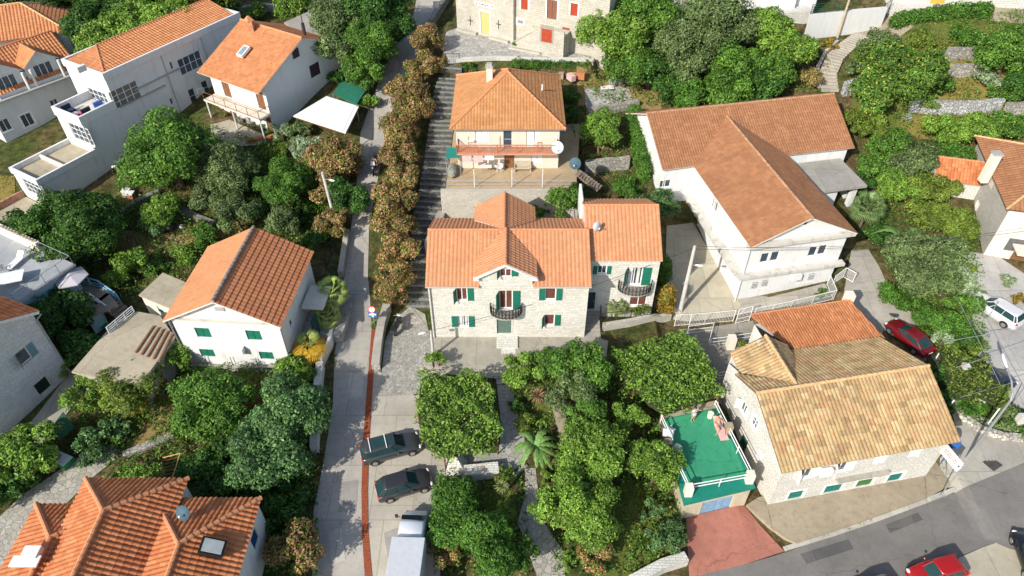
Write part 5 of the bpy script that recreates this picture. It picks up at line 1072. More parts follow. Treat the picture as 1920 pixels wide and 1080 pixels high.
# -- top left and behind
T('tree', 'light green bushy tree behind the long stepped building, left part', 205, 75, 4.2, 3.5, 'bright', size=.2, rz=3)
T('tree', 'light green bushy tree behind the middle of the long stepped building', 300, 40, 4.5, 3.5, 'bright', size=.2, rz=3)
T('tree', 'yellowish green tree at the top edge near the far end of the stepped building', 365, -5, 4.5, 4, 'yellow', size=.2)
T('tree', 'dark tree beside the hipped roof in the top left corner', 160, 45, 2.8, 4, 'dark', size=.2)
T('tree', 'dark tree at the top edge left of the stepped building', 235, 5, 4, 3.5, 'dark', size=.2)
T('tree', 'olive green tree in the very top left corner', 20, 8, 3.5, 3, 'olive', size=.2)
T('tree', 'dark tree at the top edge, above the hipped corner roof', 105, -8, 4.2, 4, 'dark', size=.2)
S('low green bush on a rubble wall, left of the bare hut roof', 478, 22, 1.6, 'bright', size=.17)
S('rounded green bush by the parapet corner of the stepped building', 432, 14, 1.7, 'mid', size=.17)
T('tree', 'bright green tree behind the bare concrete hut roof', 550, 5, 3, 3, 'bright', size=.19)
T('tree', 'grey green tree left of the lane at the top, beside the hut', 640, 35, 3.6, 4.5, 'olive', size=.19, rz=3.4)
T('tree', 'dark leafy tree overhanging the lane at the top edge', 705, 15, 4.0, 5, 'dark', size=.2, rz=3.8)
T('tree', 'tall mid green tree left of the lane, above the green shade net', 690, 85, 3.0, 4.2, 'mid', size=.18, rz=3.2)
T('tree', 'olive green tree between the hut and the lane', 640, 90, 2.7, 3.6, 'olive', size=.18, rz=2.8)
T('tree', 'dark green tree touching the gable corner beside the lane', 680, 135, 2.3, 3, 'mid', size=.17, rz=2.6)
T('tree', 'shaded dark tree against the lane, between two taller ones', 738, 55, 2.6, 3.2, 'dark', size=.18)
S('small dark shrub against the gable wall by the shade net', 632, 145, 1.2, 'dark', h=1)
S('creeper covered bush at the foot of the shade net', 690, 190, 1.2, 'bright', h=1)
# -- left garden
T('walnut_tree', 'big rounded walnut tree in front of the stepped white building', 318, 285, 4.6, 4.2, 'mid', rz=3.9, n=18, size=.19)
T('tree', 'very dark dense round tree beside the lowest step of the white building', 138, 425, 4.2, 3.4, 'citrus', rz=3.6, n=16, size=.18)
T('laurel_tree', 'dark laurel with pale leaf tips at the left edge below the stepped building', 38, 432, 2.3, 1.8, 'dark', size=.18)
T('olive_tree', 'grey green olive tree right of the big walnut', 418, 310, 3.0, 3.4, 'olive', rz=2.8, n=14, size=.14)
T('olive_tree', 'olive tree above the round clipped shrub', 445, 398, 2.3, 2.4, 'olive', rz=2.1, size=.14)
T('olive_tree', 'small olive tree behind the orange gable ridge', 527, 412, 2.0, 2.0, 'olive', rz=1.8, size=.14)
T('olive_tree', 'silvery olive tree between the walnut and the lower terraces', 395, 365, 1.9, 2.4, 'olive', size=.14)
T('mimosa_tree', 'feathery emerald tree with a flat crown in the middle of the left garden', 530, 342, 3.0, 3.0, 'hedge', rz=1.5, n=14, size=.12)
S('yellow green shrub below the patio of the skylight house', 520, 288, 1.2, 'yellow')
S('silver leaved bush at the corner of the balcony house', 528, 245, 1.4, 'silver')
S('tall silver leaved bush below the white carport', 575, 280, 1.9, 'silver', h=1.4)
S('dark bush tucked under the carport edge', 560, 243, 1.3, 'olive', h=1)
T('oleander', 'large pink-brown oleander left of the lane beside the concrete pole', 628, 300, 2.7, 2.4, 'oleander', rz=2.3, n=14, size=.15)
T('oleander', 'pinkish oleander leaning over the garden wall, just below the largest one left of the lane', 612, 355, 1.8, 2.0, 'oleander', size=.15)
T('oleander', 'yellow green oleander around the base of the left concrete pole', 622, 420, 1.6, 1.6, 'oleander', rz=2, size=.15)
T('tree', 'dark shaded tree against the lane, right of the left pole', 655, 372, 1.9, 2.0, 'dark', rz=2.4, size=.15)
S('round clipped dark shrub left of the orange gable', 385, 440, 1.4, 'hedge', h=1.1, n=7)
T('tree', 'green fruit tree in the shade below the walnut', 300, 392, 1.9, 1.8, 'bright', size=.15)
S('blue green bush beside the rubble heap in the left garden', 290, 425, 1.5, 'blue')
S('dark bush behind the upper right corner of the white house roof', 592, 452, 1.5, 'dark', h=1)
S('dark undergrowth below the mimosa', 560, 400, 1.3, 'dark', h=.8)
S('shaded bush between two olive trees', 480, 340, 1.7, 'dark', h=1.2)
T('fig_tree', 'small bushy fig tree left of the shed with the green shutter', 250, 490, 1.6, 1.6, 'bright', size=.17)
S('leafy shrub behind the timber deck', 218, 520, 1.3, 'bright', h=1.1)
S('climbing beans beside the roof edge of the white house', 345, 480, 1.4, 'bright', h=.9, dens=.7)
S('low vegetable patch between the stakes', 285, 500, 1.3, 'mid', h=.6, dens=.7)
T('tree', 'dark long leaved tree between the timber deck and the grey stone house', 108, 590, 2.6, 2.8, 'dark', rz=2.6, n=13, size=.17)
T('tree', 'dark shaded tree below the timber deck steps', 148, 645, 1.9, 1.9, 'dark', rz=2.0, size=.16)
T('tree', 'leafy branch crown close under the roof deck railing', 92, 548, 1.4, 2.4, 'dark', size=.15)
# -- lower left garden
T('tree', 'bright green tree beside the rows of loose brown tiles', 325, 668, 1.8, 1.7, 'bright', rz=1.7, size=.15)
T('tree', 'loose yellow green tree in front of the flat roofed outbuilding', 245, 728, 2.7, 2.6, 'yellow', rz=1.7, size=.14, dens=.65)
T('tree', 'light green tree beside the alley, left of the loose one', 170, 728, 2.2, 2.2, 'bright', rz=1.6, size=.14, dens=.8)
T('tree', 'wide loose mid green tree in the lower left garden', 395, 760, 3.3, 2.2, 'mid', rz=2.1, n=16, size=.15, dens=.85)
T('tree', 'big blue green tree by the garden wall next to the lane', 545, 775, 3.0, 3.0, 'blue', rz=2.8, n=16, size=.16)
T('tree', 'blue green tree with broad leaves, lowest of the two by the lane wall', 500, 850, 3.0, 2.8, 'blue', rz=2.4, n=16, size=.17)
S('bright green shrub under the front right corner of the white house', 553, 695, 1.7, 'bright', h=1.1)
S('rusty leaved shrub in the middle of the lower left garden', 278, 752, 1.3, 'rust', h=.7)
S('orange tipped bush below the wide loose tree', 412, 838, 1.1, 'rust', h=.8)
T('tree', 'dark tree with tiny white blossom above the tiled corner roofs', 385, 870, 2.1, 1.6, 'dark', size=.15)
T('tree', 'very dark tree between the tiled annexe and the lane wall', 455, 905, 2.1, 1.4, 'dark', size=.15)
S('dark green bush on the rubble terrace', 222, 800, 1.2, 'blue', h=.8)
S('dark green bush above the flagstone court', 178, 840, 1.6, 'blue', h=1.0)
T('tree', 'glossy two toned tree at the left edge above the flagstones', 45, 850, 2.6, 2.0, 'bright', rz=1.9, size=.17)
T('tree', 'dark part of the hedge tree at the left edge', 12, 905, 1.9, 1.2, 'dark', size=.17)
S('shaded green bush by the lane wall at the bottom', 545, 945, 1.7, 'dark', h=1.3)
T('oleander', 'shaded rust flowered oleander at the bottom beside the lane', 548, 1030, 2.1, 1.7, 'oleander', rz=1.6, size=.15)
S('dark bush beside the white annexe wall at the bottom', 510, 1000, 1.2, 'dark', h=1.0)
S('bright bush under the low edge of the flat roofed outbuilding', 205, 742, 1.5, 'bright', h=1.4)
S('orange tinted bush between outbuilding and loose brown tiles', 285, 715, 1.2, 'rust', h=1.2)
S('bushy yellow patch on the far left of the straw bed', 120, 690, .9, 'bright', h=.8)
# -- oleander row by the lane and the steps
for i, (px, py, rr) in enumerate([(797, 78, 2.0), (790, 122, 2.2), (768, 168, 2.3), (775, 205, 2.0), (750, 245, 2.2), (752, 290, 2.0), (752, 335, 2.0), (738, 378, 2.2), (742, 425, 2.1), (742, 470, 1.9), (735, 515, 1.8), (728, 548, 1.4)]):
    T('oleander', 'pink-brown flowering oleander in the long row between the lane and the dark stone steps', px, py, rr + .05, 2.3 if i < 11 else 1.8, 'oleander', rz=RN.uniform(1.5, 2.6), ry=rr * RN.uniform(.9, 1.35), n=9, size=.15, group='oleanders in the row beside the stone steps')
# -- centre
def fan_palm(label, px, py, r, h, cols, n=26, droop=.5, name='fan_palm', bw=1.0):
    g = G(px, py, h); z0 = Z(g.x, g.y); t = thing(name, label, 'palm', (g.x, g.y, z0)); mb = MB(); mb.tube([(g.x, g.y, z0 - .1), (g.x, g.y, z0 + h)], .14, 8, .11); mb.build('trunk', BARK, t)
    m = leafcol(name, cols); bl = MB()
    for i in range(n):
        a = 2.4 * i; el = math.radians(70 - 85 * (i / n) * (1 + droop * .4)); d = Vector((math.cos(a) * math.cos(el), math.sin(a) * math.cos(el), math.sin(el)))
        top = Vector((g.x, g.y, z0 + h)); tip = top + d * r * .5; side = d.cross(Vector((0, 0, 1))).normalized(); up = side.cross(d)
        bl.tube([top, tip], .02, 3)
        for k in range(-6, 7):
            b = k * .2; e = (d * math.cos(b) + side * math.sin(b)).normalized(); w = (side * math.cos(b) - d * math.sin(b)) * .045 * bw * r / 1.3
            q = tip + e * r * .55; q.z -= droop * .28 * r * (1 + abs(k) * .05); mm = tip + e * r * .3 + up * .04
            bl.add([tip, mm - w, q, mm + w], [(0, 1, 2, 3)])
    bl.build('fronds', m, t); return t
_lc = {}
def leafcol(key, c):
    k = (key, c)
    if k not in _lc:
        n = NT('frond_' + key); _lc[k] = n.done(n.mix(n.ramp(n.noise(6, 4), [(.35, (0, 0, 0)), (.65, (1, 1, 1))]), sc(c, .6), sc(c, 1.3)), .5, .3)
    return _lc[k]
def banana(label, px, py, r, h, n=9, name='banana_plant'):
    g = G(px, py, h); z0 = Z(g.x, g.y); t = thing(name, label, 'banana plant', (g.x, g.y, z0)); mb = MB(); mb.tube([(g.x, g.y, z0 - .1), (g.x, g.y, z0 + h)], .13, 8, .08); mb.build('trunk', leafcol('stalk', (.25, .27, .08)), t)
    top = Vector((g.x, g.y, z0 + h)); m = leafcol('banana', (.13, .24, .055))
    for i in range(n):
        a = 2 * PI * i / n + random.uniform(-.25, .25); L = r * random.uniform(.75, 1.1); el = random.uniform(.2, 1.3); mb = MB(); d = Vector((math.cos(a), math.sin(a), 0)); s = Vector((-d.y, d.x, 0)); K = 10; c = []
        for k in range(K + 1): t_ = k / K; c.append(top + d * L * t_ + Vector((0, 0, L * (el * t_ - (el + .25) * t_ * t_ * 1.0))))
        for k in range(K + 1):
            t_ = k / K; w = r * .115 * math.sin(PI * min(1, t_ * .93 + .05)) ** .6 * (1 if k % 2 else .72); dz = Vector((0, 0, -.25 * w))
            mb.V += [tuple(c[k] - s * w + dz), tuple(c[k]), tuple(c[k] + s * w + dz)]
            if k: b = 3 * k; mb.F += [(b - 3, b - 2, b + 1, b), (b - 2, b - 1, b + 2, b + 1)]
        mb.build('leaf', m, t)
    return t
def rosette(label, px, py, r, h, col, name='yucca', n=70, w=.05, cat='yucca', up=.3):
    g = G(px, py, h); z0 = Z(g.x, g.y); t = thing(name, label, cat, (g.x, g.y, z0)); top = Vector((g.x, g.y, z0 + h)); mb = MB()
    if h > .5: mb.tube([(g.x, g.y, z0 - .1), top], .1, 7); mb.build('trunk', BARK, t)
    mb = MB()
    for i in range(n):
        a = 2.4 * i; el = math.asin(max(-1, min(1, 1 - 1.35 * i / n + up * .2))); d = Vector((math.cos(a) * math.cos(el), math.sin(a) * math.cos(el), math.sin(el))); s = d.cross(Vector((0, 0, 1))).normalized() * w
        L = r * random.uniform(.8, 1.1); m = top + d * L * .5; q = top + d * L - Vector((0, 0, .12 * L)); mb.add([top, m - s, q, m + s], [(0, 1, 2, 3)])
    mb.build('leaves', leafcol(name, col), t); return t
fan_palm('fan palm in the planter between the lane and the white house, upper one', 622, 548, 1.7, 2.0, (.26, .34, .08))
fan_palm('fan palm in the planter between the lane and the white house, lower one', 613, 592, 1.4, 1.6, (.28, .35, .09))
def skirt_palm(label, px, py, r, h):
    g = G(px, py, h); z0 = Z(g.x, g.y); t = thing('fan_palm', label, 'palm', (g.x, g.y, z0)); top = Vector((g.x, g.y, z0 + h)); mb = MB(); mb.tube([(g.x, g.y, z0 - .1), top], .16, 8, .12); mb.build('trunk', BARK, t)
    for nm, n, col, e0, e1, L in (('dry_fronds', 15, (.60, .36, .035), -.15, -.75, r), ('green_fronds', 6, (.22, .28, .06), .5, 1.2, r * .75)):
        mb = MB()
        for i in range(n):
            a = 2.4 * i + random.random() * .3; el = e0 + (e1 - e0) * random.random(); d = Vector((math.cos(a) * math.cos(el), math.sin(a) * math.cos(el), math.sin(el))); s = d.cross(Vector((0, 0, 1))).normalized(); hub = top + d * L * .25 + Vector((0, 0, .1)); mb.tube([top, hub], .02, 3)
            for k in range(-7, 8): b = k * .12; e = (d * math.cos(b) + s * math.sin(b)).normalized(); w = (s * math.cos(b) - d * math.sin(b)) * .028; q = hub + e * L * .85 - Vector((0, 0, .15 * L)); m_ = hub + e * L * .5; mb.add([hub, m_ - w, q, m_ + w], [(0, 1, 2, 3)])
        mb.build(nm, leafcol(nm, col), t)
skirt_palm('withered palm with a skirt of drooping yellow fronds beside the white house', 579, 645, 1.75, 2.0)
fan_palm('small fan palm in the bed below the limestone wing', 1157, 572, 1.1, 1.5, (.17, .22, .07))
S('golden green shrub in the bed below the limestone wing', 1195, 578, 1.1, 'yellow', h=.9, dens=.8)
def column(label, px, py, r, h, pal, name='column_shrub', tint=None):
    g = G(px, py, h * .5); z0 = Z(g.x, g.y); t = thing(name, label, 'shrub', (g.x, g.y, z0)); lb = [(g.x, g.y, z0 + h * (.15 + .17 * k), r * (1 - .13 * abs(k - 1.6))) for k in range(5)]
    V, Cc, ex = crown_data(lb, .11, pal, 1.0, .8); leaf_obj('foliage', V, Cc, t, ex); mb = MB(); mb.tube([(g.x, g.y, z0 - .1), (g.x, g.y, z0 + h * .5)], .06, 5); mb.build('stem', BARK, t)
column('tall oval shrub with orange and green leaves beside the yard pole', 1250, 562, .85, 3.4, 'rust')
column('dark narrow shrub between the wing and the yard', 1243, 506, .9, 3.0, 'hedge')
def canopy(label, pts, h, pal, name='vine_pergola', thick=.5, cat='pergola', posts=True, size=.16, bump=.35, dens=1.0, pm=WOOD):
    size *= .74
    """climbing plant spread flat over a frame"""
    W3 = [G(*p, h) for p in pts]; c = sum(W3, Vector()) / len(W3); g = Z(c.x, c.y); t = thing(name, label, cat, (c.x, c.y, g)); zt = c.z
    xs = [p.x for p in W3]; ys = [p.y for p in W3]; n = int((max(xs) - min(xs)) * (max(ys) - min(ys)) / (size * size) * 2.2 * dens)
    X = RN.uniform(min(xs) - .3, max(xs) + .3, n); Y = RN.uniform(min(ys) - .3, max(ys) + .3, n); ed = .3 * np.sin(X * 3.1) * np.sin(Y * 2.7) - .05; ins = np.zeros(n, bool); m = len(W3)
    dmin = np.full(n, 1e9)
    for i in range(m):
        a, b = W3[i], W3[(i + 1) % m]; cr = ((a.y > Y) != (b.y > Y)) & (X < (b.x - a.x) * (Y - a.y) / ((b.y - a.y) or 1e-9) + a.x); ins ^= cr
        L2 = (b.x - a.x) ** 2 + (b.y - a.y) ** 2; tt = np.clip(((X - a.x) * (b.x - a.x) + (Y - a.y) * (b.y - a.y)) / L2, 0, 1); dmin = np.minimum(dmin, np.hypot(X - a.x - tt * (b.x - a.x), Y - a.y - tt * (b.y - a.y)))
    k = (ins & (dmin > -ed)) | (~ins & (dmin < ed)); X, Y, dm, insk = X[k], Y[k], dmin[k], ins[k]
    Hh = bump * (np.sin(X * 1.7 + 1) * np.sin(Y * 1.9) + .5 * np.sin(X * 3.7) * np.sin(Y * 4.1 + 2) + .35 * np.sin(X * 8.1) * np.sin(Y * 7.3)) - np.clip(.6 - dm, 0, 1) ** 2 * 1.2 * thick
    Zc = zt + Hh - RN.random(len(X)) ** 2 * thick
    nn = RN.normal(size=(len(X), 3)) * .5 + np.array([0, 0, .8]); nn /= np.linalg.norm(nn, axis=1, keepdims=True)
    V, Cc = leaf_arrays(np.stack([X, Y, Zc], 1), nn, size, pick(pal, len(X)) * RN.uniform(.8, 1.2, (len(X), 1)) * (1 + .25 * np.sin(X * 2.3 + 1) * np.sin(Y * 2.9))[:, None])
    leaf_obj('vine_leaves', V, Cc, t); mb = MB(); w2 = [c.lerp(p, .93) for p in W3]; mb.prism([p[:2] for p in w2], zt - thick - .12, zt - thick * .75); 
    o = mb.build('vine_stems', m_plain(name + '_stems' + str(len(MT)), (.035, .05, .015), .9, .4), t)
    if posts:
        for i in range(0, m, max(1, m // 4)): p = w2[i]; mb = MB(); mb.tube([(p.x, p.y, Z(p.x, p.y) - .2), (p.x, p.y, zt - thick - .1)], .06, 6); mb.build('post', pm, t)
    return t
canopy('square green leafy pergola between the parked cars and the garden path', [(782, 690), (810, 676), (834, 690), (905, 683), (925, 720), (940, 790), (938, 815), (905, 845), (830, 855), (792, 835), (776, 760)], 2.9, 'bright', thick=1.0, bump=.45, size=.17)
canopy('broad leafy pergola above the green painted terrace', [(1148, 640), (1210, 622), (1285, 612), (1322, 648), (1356, 742), (1330, 752), (1248, 782), (1215, 755), (1188, 715), (1150, 670)], 3.0, 'bright', thick=.8, bump=.3, size=.16)
T('tree', 'bright green tree at the edge of the front patio, right of the square pergola', 985, 692, 1.9, 2.2, 'bright', rz=1.8, size=.15)
T('tree', 'mid green tree between the front patio and the garden, left of the broad pergola', 1085, 688, 2.4, 2.6, 'mid', rz=2.1, n=13, size=.15)
T('tree', 'grey green olive-like tree in the garden below the patio trees', 1070, 738, 2.0, 2.2, 'olive', rz=1.7, size=.13)
T('tree', 'small tree with darker leaves behind the bright patio tree', 1030, 672, 1.4, 2.4, 'mid', size=.14)
T('citrus_tree', 'small bright citrus tree left of the green terrace', 1176, 780, 1.3, 1.8, 'bright', rz=1.3, n=8, size=.13)
T('tree', 'leafy tree with pale blossom beside the garden wall', 1100, 780, 1.8, 2.0, 'mid', rz=1.5, size=.14)
T('tree', 'mid green tree in the middle of the lower garden', 1105, 852, 2.6, 2.6, 'bright', rz=2.0, n=14, size=.14)
T('tree', 'clipped flat topped tree touching the green terrace corner', 1228, 872, 1.9, 2.6, 'bright', rz=1.7, n=12, size=.13)
T('tree', 'large glossy bright tree at the bottom of the garden', 1092, 958, 2.3, 3.0, 'bright', rz=2.3, n=15, size=.13)
T('tree', 'glossy bright tree left of the largest one, beside the crazy paved path', 1030, 952, 1.5, 2.6, 'bright', rz=2.0, n=9, size=.13)
T('tree', 'dark green tree at the bottom beside the lower lawn', 918, 1030, 2.1, 2.6, 'hedge', rz=2.0, n=13, size=.13)
T('tree', 'mid green tree by the bottom edge, right of the lawn tree', 975, 1040, 1.3, 2.2, 'mid', n=8, size=.13)
S('pink flowered bush beside the white truck', 838, 1030, 1.4, 'oleander', h=1.3, size=.12)
S('flower speckled shrub below the largest glossy tree', 1110, 1040, 1.4, 'oleander', h=1.0, size=.11)
S('dark bushy shrub above the red forecourt', 1245, 1005, 1.5, 'blue', h=1.2, size=.12)
S('bluish shrub beside the side lawn', 1222, 955, 1.0, 'blue', h=.8, size=.12)
S('ball of fine green foliage beside the crazy paved path', 1021, 897, .65, 'bright', h=.5, size=.08, n=4)
S('fine green ball shrub at the bottom of the paved path', 1066, 1055, .7, 'bright', h=.5, size=.08, n=4)
S('feathery conifer shrub leaning over the lower lawn', 946, 955, .85, 'bright', h=.9, size=.09, n=6)
S('yellowish clipped bush behind the yucca', 948, 888, .8, 'yellow', h=.8, size=.1, n=5)
S('yellow green clump beside the garden path', 983, 790, 1.0, 'yellow', h=.7, size=.1)
S('dark clump below the bronze yucca', 968, 762, .8, 'dark', h=.5, size=.12)
S('dark bush in the shade between garden wall and citrus', 1130, 820, 1.2, 'dark', h=.8, size=.13)
S('vine covered bush climbing the patio corner by the two posts', 822, 672, .9, 'bright', h=1.0, size=.12)
def box_hedge(label, pts, h, pal, name='hedge', cat='hedge', size=.12):
    W3 = [G(*p) for p in pts]; c = sum(W3, Vector()) / len(W3); t = thing(name, label, cat, (c.x, c.y, Z(c.x, c.y))); lb = []
    for a, b in zip(W3, W3[1:]):
        k = max(2, int((b - a).length / .8))
        for i in range(k): q = a.lerp(b, (i + .5) / k); lb += [(q.x + RN.uniform(-.1, .1), q.y, q.z + h * f, .62 * min(1, h) + .15 * RN.random()) for f in ((.3, .75) if h > 1.2 else (.4,))]
    V, Cc, ex = crown_data(lb, size, pal, 1.0, .75); leaf_obj('foliage', V, Cc, t, ex); return t
def block_hedge(label, px, py, rx, ry, h, pal, size=.12):
    g = G(px, py, h * .6); z0 = Z(g.x, g.y); t = thing('hedge', label, 'hedge', (g.x, g.y, z0)); lb = []
    for i in range(int(rx * 2 / .8) + 1):
        for j in range(int(ry * 2 / .8) + 1):
            for k in (.3, .75): lb.append((g.x - rx + .4 + i * .75, g.y - ry + .4 + j * .75, z0 + h * k, .7 + .12 * RN.random()))
    V, Cc, ex = crown_data(lb, size, pal, 1.0, .75); leaf_obj('foliage', V, Cc, t, ex)
block_hedge('tall block hedge between the parking area and the lower lawn', 847, 962, 1.0, 2.3, 2.4, 'hedge')
rosette('bronze leaved yucca in the small garden bed', 1008, 742, .9, .6, (.30, .20, .10), n=60)
rosette('pale green yucca on a slim trunk beside the stone barbecue', 941, 912, .65, 1.3, (.26, .30, .10), n=70, w=.035)
rosette('silver agave on the terrace grass behind the white L house', 1702, 221, .7, .3, (.36, .42, .38), 'agave', 26, .07, 'agave')
rosette('green yucca behind the pergola with the dark car', 1868, 735, 1.0, 1.4, (.10, .2, .05), n=80, w=.04)
banana('banana plant with broad drooping leaves at the end of the garden path', 1003, 836, 2.1, 1.5, 15)
banana('tall banana plant with huge leaves behind the small apricot-coloured lane', 1690, 448, 3.0, 2.6, 9)
fan_palm('fan palm in the greenery right of the white L house', 1628, 388, 1.8, 2.6, (.13, .20, .06))
# -- around the hipped house
T('citrus_tree', 'round clipped tree right of the cream hipped house', 1127, 240, 2.1, 3.0, 'bright', rz=2.0, n=14, size=.15)
box_hedge('long ivy hedge beside the white wall of the L shaped house', [(1185, 225), (1195, 290), (1205, 345)], 2.0, 'hedge')
S('round shrub at the foot of the ivy hedge', 1178, 352, 1.6, 'hedge', h=1.0)
T('oleander', 'white flowered tree between the limestone wing and the L shaped house', 1232, 385, 1.9, 2.3, 'blue', rz=2.2, size=.15)
S('dark bush on the corner of the tan terrace', 1083, 352, .8, 'dark', h=.8)
S('bushy laurel in the yard behind the central house, right one', 1058, 382, 2.0, 'mid', h=1.6)
S('smaller green bush in the yard behind the central house, against the arches', 1010, 388, 1.5, 'mid', h=1.1)
S('grey green bush beside the first arch behind the central house', 908, 378, .8, 'olive', h=1.6)
S('dark bush in the passage right of the hipped house', 1072, 215, 1.3, 'dark', h=.9)
S('shaded bush behind the tool corner right of the hipped house', 1070, 180, 1.1, 'dark', h=.6)
box_hedge('clipped low hedge along the edge of the church square', [(962, 126), (1030, 128), (1104, 128)], .9, 'hedge')
S('dark bush beside the iron gate above the stone steps', 880, 124, 1.1, 'dark', h=.5)
S('small green bush in a stone trough at the church square', 969, 82, .5, 'yellow', h=.75, size=.1, n=3)
S('small potted bush left of the arched staircase', 1049, 86, .4, 'bright', h=.6, size=.1, n=3)
# -- large wood top centre
BIG = [('bright leafy tree nearest the old red shuttered house', 1145, 62, 3.7, 4.4, 'bright'), ('tall bright tree beside the red shuttered house, second from left', 1205, 40, 4.0, 5.0, 'mid'), ('lower bright green tree above the closed parasol', 1175, 122, 2.6, 2.6, 'mid'),
 ('dark tree at the edge of the small paved table terrace', 1222, 130, 2.2, 2.4, 'dark'), ('large olive green tree left of the pair of tall greyish ones', 1272, 75, 3.6, 4.8, 'olive'), ('tallest greyish olive tree near the top edge', 1340, 40, 3.8, 5.6, 'olive'), ('greyish olive tree right of the tallest one', 1385, 55, 2.6, 5.0, 'olive'),
 ('grey green tree hanging low in the wood', 1290, 118, 2.6, 3.8, 'olive'), ('bright tree in the heart of the wood behind the L house', 1370, 120, 3.3, 3.4, 'mid'), ('fresh green tree beside the white retaining wall', 1440, 60, 3.2, 3.8, 'bright'), ('bright pointed tree at the right end of the wood', 1487, 88, 2.4, 3.2, 'bright'),
 ('dark green tree below the pointed one', 1450, 128, 2.6, 2.6, 'mid'), ('deep green low tree just above the L house ridge, left part', 1290, 172, 2.6, 1.8, 'hedge'), ('deep green low tree just above the L house ridge, middle', 1365, 165, 2.8, 2.2, 'mid'), ('deep green low tree above the L house ridge, right part', 1430, 162, 2.4, 1.8, 'dark'),
 ('dark tree half shaded between the table terrace and the wood', 1255, 170, 1.9, 1.6, 'dark')]
for lb_, px, py, rr, hh, pl_ in BIG: T('tree', lb_, px, py, rr, hh, pl_, rz=rr * .95, n=int(8 + rr * 2.6), size=.19)
# -- right hand hillside
T('olive_tree', 'grey green olive tree above the curved steps', 1650, 88, 2.3, 2.0, 'olive', size=.16)
S('olive bush beside the curved steps', 1603, 130, 1.5, 'olive', h=1.0)
T('fig_tree', 'large fig tree with yellowing leaves right of the curved steps', 1690, 130, 4.0, 3.2, 'fig', rz=3.2, n=18, size=.21)
T('fig_tree', 'lower fig tree reaching to the L house roof corner', 1640, 185, 2.6, 2.4, 'fig', size=.2)
S('yellow green bush on the hillside above the fig', 1730, 75, 1.8, 'yellow', h=.8, size=.16); S('round dark green bush on the upper hillside', 1812, 66, 1.8, 'hedge', h=1.3, size=.16)
S('sprawling green bush right of the large fig', 1760, 160, 1.6, 'mid', h=1.0, size=.16); S('sprawling bush under the fig, above the stone terrace wall', 1740, 190, 1.3, 'bright', h=.9, size=.16)
S('sunlit bush between fig and upper dry stone wall', 1745, 112, 1.3, 'yellow', h=.8, size=.16)
T('tree', 'large bright tree at the right edge on the upper hillside', 1893, 95, 3.4, 3.2, 'mid', rz=2.8, n=15, size=.19)
T('tree', 'dark tree at the right edge below the big bright one', 1915, 160, 2.2, 1.8, 'dark', size=.18)
S('white flowered shrub on the hillside', 1850, 150, 1.5, 'silver', h=.9, size=.15); S('green shrub beside the white flowered one', 1880, 175, 1.6, 'mid', h=.9, size=.15)
box_hedge('long ivy bank below the rubble house at the top right', [(1670, 52), (1730, 40), (1800, 32), (1850, 32)], 1.4, 'hedge', size=.17)
IVY = [('ivy covered mound beside the L house roof corner', 1622, 230, 2.6, 'yellow'), ('ivy covered mound in the middle slope, left', 1668, 268, 2.8, 'mid'), ('ivy mound behind the grey flat porch roof', 1640, 310, 2.2, 'mid'), ('broad mound of climbing plants on the slope', 1710, 300, 3.0, 'olive'),
 ('creeper mound above the tiny orange annexe', 1780, 300, 2.6, 'hedge'), ('bright creeper mass below the dry grass', 1775, 245, 2.4, 'bright'), ('bright creeper mass right of the dry grass', 1835, 240, 2.4, 'bright'), ('green creeper mass at the right edge above the cream house', 1888, 235, 2.2, 'mid'),
 ('thick creeper mass left of the tiny annexe', 1745, 355, 2.6, 'yellow'), ('thick bright creeper mass in front of the stone side wall', 1790, 420, 2.5, 'yellow'), ('creeper mass beside the fan palm', 1680, 350, 2.4, 'bright'), ('creeper mass behind the banana leaves', 1740, 405, 2.4, 'yellow'),
 ('low creeper by the L house right wall', 1610, 345, 1.6, 'dark'), ('dark creeper behind the banana trunk', 1650, 440, 1.7, 'dark')]
for lb_, px, py, rr, pl_ in IVY: S(lb_, px, py, rr, pl_, h=1.3, size=.16, name='creeper_mound', cat='creeper', rz=rr * .6, rl=.36, n=int(8 + rr * 3))
T('tree', 'big pale speckled green tree in front of the cream house', 1733, 498, 3.6, 2.6, 'olive', rz=2.6, n=20, size=.15)
T('tree', 'paler leafed half of the speckled tree beside the parking court', 1780, 520, 2.0, 2.2, 'silver', rz=1.8, size=.14)
for lb_, px, py, rr, pl_ in [('dense green ivy bank beside the lane, upper part', 1690, 560, 1.8, 'hedge'), ('dense green ivy bank beside the lane, behind the dark red car', 1745, 600, 2.0, 'hedge'), ('ivy bank right of the dark red car', 1795, 625, 1.9, 'hedge'), ('ivy bank at the left of the white car', 1808, 575, 1.6, 'mid'), ('pale flowering bush behind the dark red car', 1768, 635, 1.2, 'silver'), ('dark bush at the corner of the mottled roof', 1755, 700, 1.3, 'dark'), ('dark bush in the shade right of the mottled roof', 1775, 752, 1.1, 'dark')]: S(lb_, px, py, rr, pl_, h=.9, size=.14)
canopy('climbing plants over a white metal pergola beside the parking court', [(1768, 640), (1800, 628), (1850, 680), (1900, 730), (1880, 768), (1840, 745), (1790, 748), (1775, 690)], 2.2, 'yellow', thick=.6, pm=WMETAL, dens=.8)
for lb_, px, py, rr, pl_ in [('low shrub behind the first stone pillar', 1822, 762, 1.3, 'hedge'), ('grey bush between the two lower pillars', 1880, 778, 1.4, 'olive'), ('green shrub at the right edge beside the last pillar', 1918, 800, 1.2, 'hedge'), ('yellow green shrub beside the white car', 1836, 655, 1.1, 'yellow'), ('flowering pot shrub beside the cream house door', 1890, 528, .8, 'silver'), ('shrub with red flowers behind the white car', 1908, 560, .8, 'rust'), ('small bushy plant at the corner of the cream house', 1818, 505, .8, 'yellow')]: S(lb_, px, py, rr, pl_, h=.7, size=.12)
